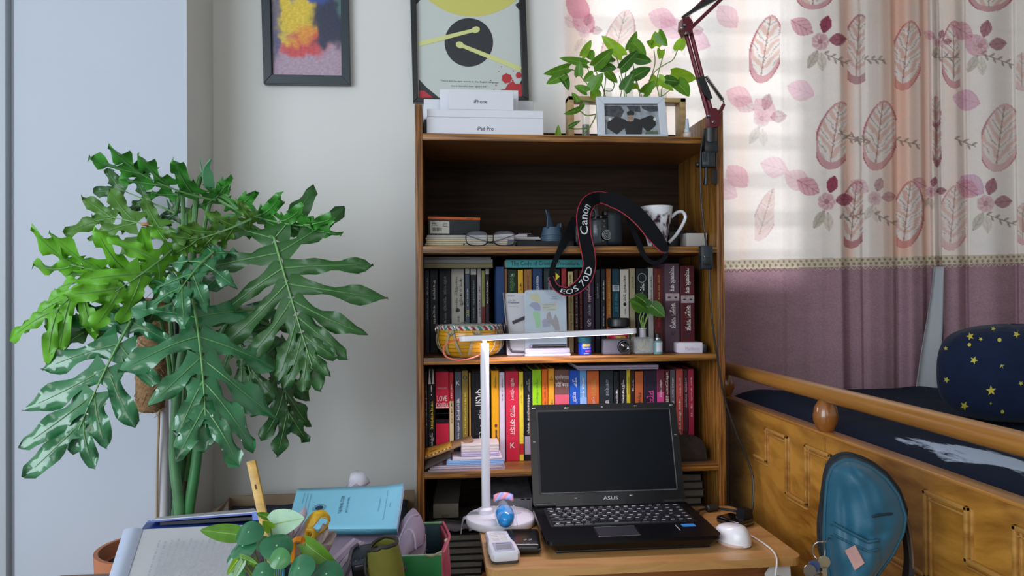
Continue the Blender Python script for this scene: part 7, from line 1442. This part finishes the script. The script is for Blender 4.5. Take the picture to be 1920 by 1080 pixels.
gm = MB(); gm.tube([px(584.5, 1041, D=1.14), px(584.5, 1056, D=1.14), px(584, 1100, D=1.15)], .0048, 12); tag(gm.build('green_marker', M('marker green', '#177a52', .35)), 'dark green marker end in front of the crumpled tissue', 'marker')

# ---------------------------------------------------------------- round leaved potted plant at the very front
pp0 = px(520, 1135, D=1.06)
pl_ = thing('round_leaf_plant', 'small plant with round dark leaves and pointed leaves at bottom front', 'plant', (pp0.x, pp0.y, FZ))
MB().lathe([(0, 0), (.045, 0), (.058, .08), (.062, .082), (.062, .092), (.056, .092), (.052, .07), (0, .07)], (pp0.x, pp0.y, FZ+.0003), 36).build('pot', M('pot ceramic', '#b9b3aa', .4), pl_)
pil = M('pilea green', '#2f6e4a', .22, var=.12, scale=40, coat=.3, trans=.12); pil2 = M('pilea light', '#4a8a4e', .28, var=.12, scale=40, coat=.2, trans=.2)
crown = Vector((pp0.x, pp0.y, FZ+.085))
def disc(cx, cy_, rx, ry, rot, D_, mat, tiltx=0):
    c_ = px(cx, cy_, D=D_); s_ = D_/F; a0 = rad(rot); mb = MB()
    E1 = CR*math.cos(a0)-CU*math.sin(a0); E2 = CR*math.sin(a0)+CU*math.cos(a0); dp = math.sqrt(max(.05, 1-(ry/rx)**2)); E2b = (E2*(ry/rx)+CF*dp)     # foreshortened circle tipped away from the eye
    nn = E1.cross(E2b).normalized(); nn = nn if nn.dot(CF) < 0 else -nn; R_ = rx*s_
    def fn(u, v): a_ = 2*math.pi*u; r_ = v*R_*(1+.03*math.sin(3*a_+cx)); return c_+E1*(r_*math.cos(a_))+E2b*(r_*math.sin(a_))+nn*(-.22*R_*v**2*(1+.5*math.sin(2*a_+cx))+.08*R_)*(1 if v > 0 else 1)
    mb.grid(fn, 28, 6); o = mb.build('leaf', mat, pl_, ang=80); MB().lathe([(.0014, 0), (.0008, .0006), (0, .0007)], n=8, m=frame(c_+nn*(.08*R_), E1, nn)).build('leaf_eye', M('leaf eye', '#9cc29a', .4), o)
    e = c_-nn*.002; MB().tube(spline([e, e.lerp(crown, .4)+Vector((0, 0, -.004)), crown], 5), .0013, 6).build('stem', stemm, pl_)
for a_ in ((466.7, 998.5, 26.5, 16, -6, 1.06, pil), (456, 1024.5, 26, 14.5, -22, 1.055, pil), (519, 1024, 30.5, 18.5, 16, 1.05, pil), (524, 1047, 20, 17.5, 0, 1.03, pil2), (561.5, 1066, 29, 19, -28, 1.02, pil), (492, 1074, 21, 16, 0, 1.02, pil), (612, 1077, 31, 18.5, 5, 1.03, pil), (436, 1049, 11, 10, 0, 1.08, pil), (490, 1019, 15, 12, -30, 1.09, pil2), (445, 1078, 14, 12, 20, 1.04, pil2)): disc(*a_)
def pl(bx, by, tx_, ty, w_, mat, D0=1.08, **k):
    B_, T_ = px(bx, by, D=D0), px(tx_, ty, D=D0-.01); leafpart(pl_, B_, T_, w_*1.08/F, mat, n=12, **k); MB().tube(spline([B_, B_.lerp(crown, .45)+Vector((0, .004, 0)), crown], 5), .0013, 6).build('stem', stemm, pl_)
pl(508, 984, 570, 971, 52, 'pale', 1.10, roll=-12, fold=.1, droop=.1); pl(448, 1002, 374, 994, 34, 'mid', 1.07, fold=.2, droop=.1); pl(572, 1018, 637, 1070, 34, 'mid', 1.07, fold=.25, droop=.25, roll=15); pl(508, 992, 492, 977, 20, 'lime', 1.09, fold=.5); pl(505, 970, 480, 962, 14, 'mid', 1.11, fold=.3); pl(450, 1044, 484, 1058, 13, 'mid', 1.04, fold=.4); pl(446, 1050, 425, 1078, 14, 'lime', 1.03, fold=.3); pl(455, 1052, 438, 1086, 14, 'pale', 1.03, fold=.3); pl(535, 985, 545, 975, 16, 'mid', 1.12); pl(470, 1060, 480, 1045, 12, 'lime', 1.05)
# ---------------------------------------------------------------- big lobed-leaf plant at left
PX_, PY_ = -.625, 1.66
bp_ = thing('lobed_leaf_plant', 'tall potted plant with big deeply lobed leaves by the wall corner', 'plant', (PX_, PY_, 0))
pr_c = px(285, 1040, D=1.66); PX_, PY_ = pr_c.x, pr_c.y; PZ = px(270, 1036, D=1.62).z
bp_.location = (PX_, PY_, 0); rp_ = abs(px(190, 1030, D=1.66).x-PX_)
MB().lathe([(0, 0), (rp_*.68, 0), (rp_*.72, .01), (rp_*.93, PZ-.05), (rp_*1.0, PZ-.05), (rp_*1.02, PZ), (rp_*.94, PZ), (rp_*.90, PZ-.03), (0, PZ-.03)], (PX_, PY_, .0003), 48).build('pot', M('terracotta', '#b5714e', .7, var=.06, scale=20), bp_)
MB().lathe([(rp_*.91, 0), (rp_*.5, .012), (0, .018)], (PX_, PY_, PZ-.032), 36).build('soil', M('soil', '#2a221c', .9, var=.6, scale=60, bump=.6, bscale=90), bp_)
PLM = {'deep': M('leaf deep', '#2b5a26', .40, var=.10, scale=12, coat=.1, trans=.15), 'gloss': M('leaf gloss', '#33764a', .22, var=.10, scale=14, coat=.8, trans=.1), 'mid': M('leaf mid', '#3d8a30', .36, var=.12, scale=14, trans=.18), 'lime': M('leaf lime', '#68b02c', .36, var=.14, scale=14, trans=.22), 'olive': M('leaf olive', '#4f7d2a', .42, var=.12, scale=14, trans=.2)}
prib = M('leaf pale rib', '#6c9a5c', .45); pstem = M('petiole green', '#4d7a45', .4, var=.1, scale=25); brown = M('leaf scorch', '#b07a48', .6)
def lobed(base, tip, W, mat, nl=7, roll=0, pitch=0, bulge=.10, ldroop=.25, seed=0, basal=150, tipang=28, prof=None, curl=0, asym=(1, 1), scorch=None, wave=.012, parent=bp_):
    rg = random.Random(seed); base, tip = Vector(base), Vector(tip); a = (tip-base); L_ = a.length; a.normalize(); v = (EYE-base).normalized()
    s = a.cross(v).normalized(); nn = s.cross(a).normalized()
    if nn.dot(v) < 0: nn = -nn
    R_ = Matrix.Rotation(rad(roll), 3, a); s = R_ @ s; nn = R_ @ nn
    mid = lambda t: base+a*(L_*t)+nn*(bulge*L_*4*t*(1-t)*.6)+s*(curl*L_*t*(1-t))
    prof = prof or [.72, .95, 1.0, .96, .86, .70, .50, .36]
    mb = MB(); ribs = []
    def lobe(p0, d0, ln_, root, sd, bend, k, wmid):
        n_ = 11; P_ = []; d = d0.copy(); p = p0.copy(); st_ = ln_/n_; ribs.append([p0])
        vs = []
        for i in range(n_+1):
            t = i/n_; w_ = root*(1-t/.30)+wmid*.62*(t/.30) if t < .30 else wmid*(.62+.42*math.sin(math.pi*min(1, (t-.30)/.62))) if t < .92 else wmid*.62*(1-t)/.08
            w_ = max(w_, 0)*(1+.16*math.sin(9*t+k*2.1+seed))
            c = d.cross(nn).normalized(); wz = nn*(wave*math.sin(13*t+k*1.3+seed)*(1 if t > .2 else 0)); dr = -nn*(ldroop*ln_*t*t)
            vs += [p+dr-c*w_+wz-nn*.18*w_, p+dr-c*w_*.5+nn*.0-nn*.02*w_, p+dr-nn*.10*w_, p+dr+c*w_*.5-nn*.02*w_, p+dr+c*w_-wz-nn*.18*w_]
            if t < .85: ribs[-1].append(p+dr-nn*.10*w_+nn*.0012)
            p = p+d*st_; d = (Matrix.Rotation(bend/n_*(1+.4*rg.uniform(-1, 1)), 3, nn) @ d)
        fs = [(i*5+j, i*5+j+1, i*5+j+6, i*5+j+5) for i in range(n_) for j in range(4)]
        mb.add(vs, fs)
    for sd in (-1, 1):
        for i in range(nl):
            u = -.0+.84*(i/(nl-1))**1.0 if i else .0
            th = rad(tipang+(basal-tipang)*(1-i/(nl-1))**1.9+rg.uniform(-5, 5)); d0 = a*math.cos(th)+s*(sd*math.sin(th))
            ln_ = W*prof[min(i, len(prof)-1)]*asym[0 if sd < 0 else 1]*rg.uniform(.88, 1.10); root = L_*.84/(nl-1)*.68*(1.15 if i < 2 else 1)
            lobe(mid(u), d0, ln_, root, sd, -sd*rad(rg.uniform(14, 34)) if nn.dot(s.cross(a)) < 0 else sd*rad(rg.uniform(-6, 26))*-1, i+(7 if sd > 0 else 0), max(.009, min(.105*ln_+.005, root*.66)))
    lobe(mid(.80), (mid(1)-mid(.8)).normalized(), L_*.22+W*.12, L_*.07, 1, 0, 20, .016)
    o = mb.build('leaf', PLM[mat] if isinstance(mat, str) else mat, parent, ang=70)
    rm = MB(); rm.tube([mid(i/14*.97)+nn*.0016 for i in range(15)], [.0030-.00016*i for i in range(15)], 5)
    for rb in ribs[:-1]: rm.tube(rb, [max(.0004, .0016-.00013*i) for i in range(len(rb))], 4)
    rm.build('veins', prib, o)
    if scorch: MB().ball(mid(scorch)+nn*.001, .010, .007, .004, 10).build('scorched_patch', brown, o)
    return o
LEAVES = [
 # base px, tip px, depths, half width px, material, options
 ((514, 446), (590, 702), 1.50, 1.40, 190, 'deep', dict(nl=8, roll=8, seed=1, basal=128, tipang=20, ldroop=.14, bulge=.05, asym=(.92, 1.02))),
 ((361, 562), (386, 812), 1.42, 1.27, 152, 'gloss', dict(nl=6, roll=-12, seed=2, basal=138, tipang=26, ldroop=.28, bulge=.12, asym=(1.12, .86))),
 ((246, 602), (140, 826), 1.40, 1.30, 146, 'gloss', dict(nl=5, roll=16, seed=3, basal=80, tipang=22, ldroop=.20, bulge=.10, asym=(.75, 1.05))),
 ((206, 516), (92, 600), 1.44, 1.35, 92, 'lime', dict(nl=5, roll=34, seed=4, basal=80, tipang=30, ldroop=.65, bulge=.22)),
 ((330, 500), (108, 486), 1.50, 1.42, 96, 'lime', dict(nl=5, roll=-50, seed=5, basal=110, tipang=30, ldroop=.34, bulge=.18)),
 ((404, 374), (246, 314), 1.58, 1.46, 92, 'mid', dict(nl=4, roll=-58, seed=6, basal=75, tipang=18, ldroop=.10, bulge=.10)),
 ((345, 440), (186, 404), 1.62, 1.60, 90, 'olive', dict(nl=4, roll=24, seed=7, basal=70, tipang=24, ldroop=.12, bulge=.06, scorch=.45)),
 ((412, 374), (606, 424), 1.58, 1.50, 82, 'mid', dict(nl=5, roll=54, seed=8, basal=60, tipang=20, ldroop=.22, bulge=.12)),
 ((508, 610), (542, 800), 1.62, 1.60, 96, 'deep', dict(nl=5, roll=-20, seed=9, basal=80, tipang=20, ldroop=.22)),
 ((345, 560), (148, 612), 1.46, 1.40, 86, 'deep', dict(nl=4, roll=-30, seed=10, basal=80, tipang=20, ldroop=.25, bulge=.12)),
 ((400, 474), (330, 556), 1.46, 1.36, 74, 'gloss', dict(nl=4, roll=30, seed=11, basal=120, tipang=30, ldroop=.30)),
 ((320, 470), (200, 556), 1.48, 1.36, 92, 'lime', dict(nl=4, roll=-10, seed=13, basal=95, tipang=26, ldroop=.40, bulge=.2)),
 ((470, 410), (352, 452), 1.50, 1.44, 60, 'olive', dict(nl=4, roll=-30, seed=14, basal=70, tipang=20)),
 ((440, 600), (478, 716), 1.56, 1.50, 80, 'deep', dict(nl=4, roll=25, seed=15, basal=80, tipang=24)),
 ((330, 400), (214, 350), 1.66, 1.66, 58, 'deep', dict(nl=3, roll=0, seed=16, basal=60, tipang=22)),
]
crownp = px(352, 590, D=1.60)
for (b, t, d0, d1, w_, mt_, kw) in LEAVES:
    B_, T_ = px(*b, D=d0), px(*t, D=d1); lobed(B_, T_, w_*d0/F, mt_, **kw)
    root = px(340+(b[0]-350)*.10, 900, D=1.62); up = px(350+(b[0]-350)*.35, min(b[1]-25, 560), D=1.60)
    pts = spline([root, px(345+(b[0]-350)*.12, 720, D=1.61), up, B_], 7) if b[1] < 560 else spline([root, px(347+(b[0]-350)*.2, 760, D=1.60), px(350+(b[0]-350)*.5, b[1]-10, D=1.56), B_], 7)
    MB().tube(pts, [.0062-.0022*i/(len(pts)-1) for i in range(len(pts))], 8).build('petiole', pstem, bp_)
# thick stems down to the pot, a young rolled leaf, the coir pole
for x0, x1, xm_, d, r_, c in ((352, 338, 326, 1.57, .0110, '#4d7f52'), (348, 330, 340, 1.60, .0100, '#3a6b40'), (366, 352, 370, 1.58, .0115, '#3c7a46'), (330, 322, 322, 1.64, .0090, '#24302a'), (344, 342, 350, 1.63, .0095, '#4a352c')):
    pts = spline([px(x0, 590, D=d), px(xm_+8, 720, D=d), px(xm_, 850, D=d), px(x1, 970, D=d), px(x1-4, 1030, D=1.64)], 6)
    MB().tube(pts, [r_*(.75+.35*i/(len(pts)-1)) for i in range(len(pts))], 12).build('stem', M('thick stem '+c, c, .42, var=.15, scale=30), bp_)
mb = MB(); P_ = [px(393, 352, D=1.58), px(390, 330, D=1.58), px(388, 314, D=1.575), px(396, 298, D=1.57)]; mb.ribbon(spline(P_, 5), (.8, .5, 0), [.020, .021, .022, .022, .022, .021, .02, .018, .016, .013, .011, .009, .007, .005, .004, .003], .004); mb.build('young_leaf', M('leaf young', '#5fa878', .4, trans=.2), bp_, ang=80)
MB().tube(spline([px(384, 345, D=1.60), px(378, 318, D=1.60), px(374, 292, D=1.59)], 5), [.004-.00035*i for i in range(11)], 6).build('young_leaf', M('leaf young'), bp_)
coir = M('coir', '#8a6a4a', .95, var=.35, scale=140, bump=.9, bscale=220)
c0, c1 = px(281, 768, D=1.70), px(290, 560, D=1.70); ax = (c1-c0).normalized()
mb = MB(); mb.tube([c0-ax*.006, c0-ax*.002, c0+ax*.006, c0.lerp(c1, .3), c0.lerp(c1, .6), c1], [.016, .026, .0315, .033, .032, .031], 24); po2 = mb.build('coir_pole', coir, bp_)
mb = MB(); rg = random.Random(4)
for k in range(260):
    t = rg.random(); a_ = rg.uniform(0, 6.28); c_ = c0.lerp(c1, t); P_ = []; a2 = a_+rg.uniform(-.9, .9); h_ = rg.uniform(-.03, .03)
    for i in range(4): f = i/3; an = a_+(a2-a_)*f; P_.append(c_+ax*(h_*f)+Vector((math.cos(an), math.sin(an), 0))*(.0325+.0022*math.sin(3.1*f+k)))
    mb.tube(P_, .0007, 3)
mb.build('coir_fibres', M('coir fibre', '#a5845c', .9, var=.3, scale=60), po2, kind='stuff')
MB().tube([px(305, 1030, D=1.70), px(307, 860, D=1.71), px(306, 700, D=1.72)], .0115, 14).build('support_pole', M('pole white', '#c2c2c6', .5), bp_)
MB().tube(spline([px(294, 1010, D=1.69), px(295, 880, D=1.69), px(298, 780, D=1.69), px(297, 690, D=1.70)], 5), .0030, 8).build('pole_tie', M('pole edge tan', '#a58d6e', .7), bp_)
for y in (660, 718): MB().tube([px(259, y-18, D=1.665), px(284, y, D=1.655), px(308, y-6, D=1.665)], .0012, 6).build('tie_string', M('string tan', '#a58d6e', .7), bp_)
# a thin dry tendril hanging from the lower leaf
MB().tube(spline([px(520, 770, D=1.6), px(522, 795, D=1.6), px(525, 812, D=1.6)], 5), .0012, 6).build('tendril', M('tendril brown', '#5b5242', .7), bp_)
# ---------------------------------------------------------------- teal backpack leaning on the bed
BD = 1.07; nB = Vector((-.40, -.915, 0)).normalized()
bc0 = px(1620, 970, D=BD)                     # the front panel lies in a plane through this point, facing the room
def bplane(x, y):
    d = (px(x, y, D=1)-EYE); t = (bc0-EYE).dot(nB)/d.dot(nB); return EYE+d*t
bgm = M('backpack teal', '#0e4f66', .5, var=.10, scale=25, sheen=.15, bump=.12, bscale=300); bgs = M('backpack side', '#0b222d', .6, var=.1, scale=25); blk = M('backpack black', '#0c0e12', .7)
TB = [(863.5, 1586, 1597), (868, 1572, 1612), (878, 1560, 1634), (900, 1552, 1662), (930, 1549, 1684), (970, 1547, 1697), (1000, 1546, 1692), (1040, 1549, 1672), (1080, 1557, 1642), (1130, 1562, 1625), (1190, 1566, 1622), (1240, 1572, 1616), (1262, 1588, 1600)]
def lr(y):
    for (a, l0, r0), (b, l1, r1) in zip(TB, TB[1:]):
        if a <= y <= b: t = (y-a)/(b-a); return l0+(l1-l0)*t, r0+(r1-r0)*t
    return TB[-1][1:]
Yb = lambda v: 863.6+(1261-863.6)*(v**1.35)
zlow = bplane(1594, 1262).z
bk = thing('backpack', 'teal backpack with pink tan patch leaning against the daybed panel', 'backpack', (bc0.x, bc0.y, zlow))
def front(u, v):
    y = Yb(v); l, r = lr(y); p = bplane(l+(r-l)*u, y); x = u*2-1; ex = abs(x); z = v
    d = .030*(1-ex**2.6)*(1-max(0, (.12-v)/.12)**2)
    d += .005*math.exp(-((x-.0-.9*(v-.25))/.16)**2)*math.exp(-((v-.33)/.16)**2)-.007*math.exp(-((x+.55-.4*(v-.3))/.13)**2)*math.exp(-((v-.36)/.16)**2)+.004*noise.noise((x*2.5, v*9, 2))*(1-ex**2)-.005*math.exp(-((x-.35)/.3)**2)*math.exp(-((v-.43)/.02)**2)
    return p+nB*d
mb = MB(); mb.grid(front, 36, 60); mb.build('front_panel', bgm, bk, ang=80)
FB = BVHTree.FromPolygons([Vector(v) for v in mb.v], mb.f)
def onfront(x, y, off=.001):
    d = (px(x, y, D=1)-EYE).normalized(); h = FB.ray_cast(EYE, d); return (h[0] if h[0] is not None else bplane(x, y))-d*off
rim = [bplane(lr(Yb(i/40))[1], Yb(i/40)) for i in range(41)][::-1]+[bplane(lr(Yb(i/40))[0], Yb(i/40)) for i in range(41)]
cen = sum(rim, Vector())/len(rim); back = Vector((.36, .93, 0)).normalized()
def side(u, v):
    k = u*(len(rim)-1); i = min(int(k), len(rim)-2); p = rim[i].lerp(rim[i+1], k-i); o_ = (p-cen); o_.normalize()
    return p+back*(.125*v)+o_*(.010*math.sin(math.pi*min(1, v*1.1)))+Vector((.012*v, 0, -.02*v*max(0, o_.z)))
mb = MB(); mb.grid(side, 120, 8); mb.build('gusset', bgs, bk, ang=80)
mb = MB(); bp2 = [side(i/60, 1) for i in range(61)]; c2_ = sum(bp2, Vector())/61; mb.add(bp2+[c2_+back*.01], [(i, i+1, 61) for i in range(60)]); mb.build('back_panel', blk, bk, ang=80)
for nm, off, r_, m_ in (('piping', .0, .0026, M('piping teal', '#164a5c', .5)), ('zip', .26, .0022, blk)):
    mb = MB(); mb.tube([side(i/120, off)+(side(i/120, off)-cen).normalized()*.001 for i in range(121)], r_, 8); mb.build(nm, m_, bk)
def pocket(u, v):
    xt, yt = 1560+(1648-1560)*u, 0; top = 973+38*min(1, u/.75)-10*max(0, u-.75)*4*.25+(8*(1-u/.08) if u < .08 else 0)
    y = 1200+(top-1200)*v; l, r = lr(y); x = l+7+(min(r-8, 1650)-l-7)*u
    return onfront(x, y, .0004)+nB*(.016*(1-abs(u*2-1)**4)*math.sin(math.pi*min(1, .05+v*.92))**.6)
mb = MB(); mb.grid(pocket, 24, 26); mb.build('front_pocket', bgm, bk, ang=80)
for dv, r_ in ((.985, .0026), (.90, .0018)): mb = MB(); mb.tube([pocket(.05+.9*i/24, dv)+nB*.0015 for i in range(25)], r_, 6); mb.build('pocket_zip', M('zip teal dark', '#154a5e', .5), bk)
PQ = [(1585, 1032), (1604, 1022), (1622, 1056), (1604, 1069)]; PB = BVHTree.FromPolygons([Vector(v) for v in mb.v], mb.f)
mbp = MB(); mbp.grid(pocket, 24, 26); PB = BVHTree.FromPolygons([Vector(v) for v in mbp.v], mbp.f)
def onpocket(x, y, off): d = (px(x, y, D=1)-EYE).normalized(); h = PB.ray_cast(EYE, d); return (h[0] if h[0] is not None else onfront(x, y, 0))-d*off
Pp = [onpocket(*q_, .0025) for q_ in PQ]; quadslab(Pp[0], Pp[1], Pp[2], Pp[3], -.0018).build('patch', M('patch pink tan', '#a87f78', .7), bk, smooth=False)
mb = MB(); mb.tube(spline([onfront(1635, 969, .001), onfront(1652, 965, .0015), onfront(1674, 963, .001)], 5), [.001]+[.0022]*9+[.001], 6); mb.build('crease_shade', M('crease teal black', '#0a2430', .6), bk)  # dark line laid on as the shade in the fold
mb = MB(); mb.ribbon(spline([bplane(1549, 945)+back*.03, bplane(1543, 965)+back*.02, bplane(1541, 990)+back*.015, bplane(1546, 1014)+back*.01], 6), nB, .014, .004); mb.build('side_strap', blk, bk)
mb = MB(); mb.ribbon(spline([bplane(1694, 962)+back*.07, bplane(1712, 985)+back*.07, bplane(1722, 1030)+back*.07, bplane(1724, 1085)+back*.06, bplane(1715, 1150)+back*.06], 6), back, .035, .007); mb.build('shoulder_strap', M('strap dark', '#141214', .7), bk)
mb = MB(); mb.tube(spline([bplane(1697, 960)+back*.05+nB*.004, bplane(1714, 985)+back*.05, bplane(1724, 1030)+back*.05, bplane(1726, 1085)+back*.04], 6), .0022, 6); mb.build('strap_edge', M('strap brown edge', '#5c4030', .7), bk)
# keys hanging at its left
kr = px(1536, 1032, D=1.02); kt = thing('key_bunch', 'steel key ring with keys hanging at the left of backpack', 'keys', (kr.x, kr.y, kr.z-.03))
stl = M('key steel', '#a9a6a2', .28, 1)
MB().tube([kr+(CR*math.cos(i*.2618)*.0085+CU*math.sin(i*.2618)*.0125+CF*(.002*math.cos(i*.5))) for i in range(25)], .0011, 6).build('ring', stl, kt)
MB().tube(spline([bplane(1553, 1008), kr+CR*.010+CU*.012, kr+CR*.004+CU*.0125], 5), .0012, 6).build('chain', stl, kt)
def keyp(x, y, rot, D_, mat, nm):
    c_ = px(x, y, D=D_); K = frame(c_, CR*math.cos(rad(rot))+CU*math.sin(rad(rot)), -CF); mb = MB(K)
    mb.prism(circ(0, 0, .0085, 14), flatZ, -.0008, .0008); mb.box(.006, .030, -.003, .003, -.0008, .0008)
    for k in range(3): mb.box(.012+k*.006, .015+k*.006, -.0045, -.003, -.0008, .0008)
    mb.build(nm, mat, kt, smooth=False)
keyp(1545, 1054, -86, 1.01, M('key brass grey', '#b3a68c', .35, .8), 'key'); keyp(1526, 1062, -100, 1.005, M('key dark blue', '#3f4f78', .35, .3), 'key'); keyp(1518, 1070, -110, 1.0, stl, 'key'); keyp(1534, 1066, -95, 1.015, stl, 'key')
# low stool the backpack stands on
sto = thing('low_stool', 'low dark stool under the backpack beside the bed', 'stool', (bc0.x+.02, bc0.y+.02, 0))
sx_, sy_ = bc0.x+.01, bc0.y+.04
MB().box(sx_-.13, .745, sy_-.13, sy_+.13, zlow-.036, zlow-.012, .004).build('seat', M('stool brown', '#4a3020', .5), sto)
for x in (sx_-.11, .725):
    for y in (sy_-.11, sy_+.11): MB().box(x-.015, x+.015, y-.015, y+.015, 0, zlow-.036, .002).build('leg', M('stool brown'), sto)
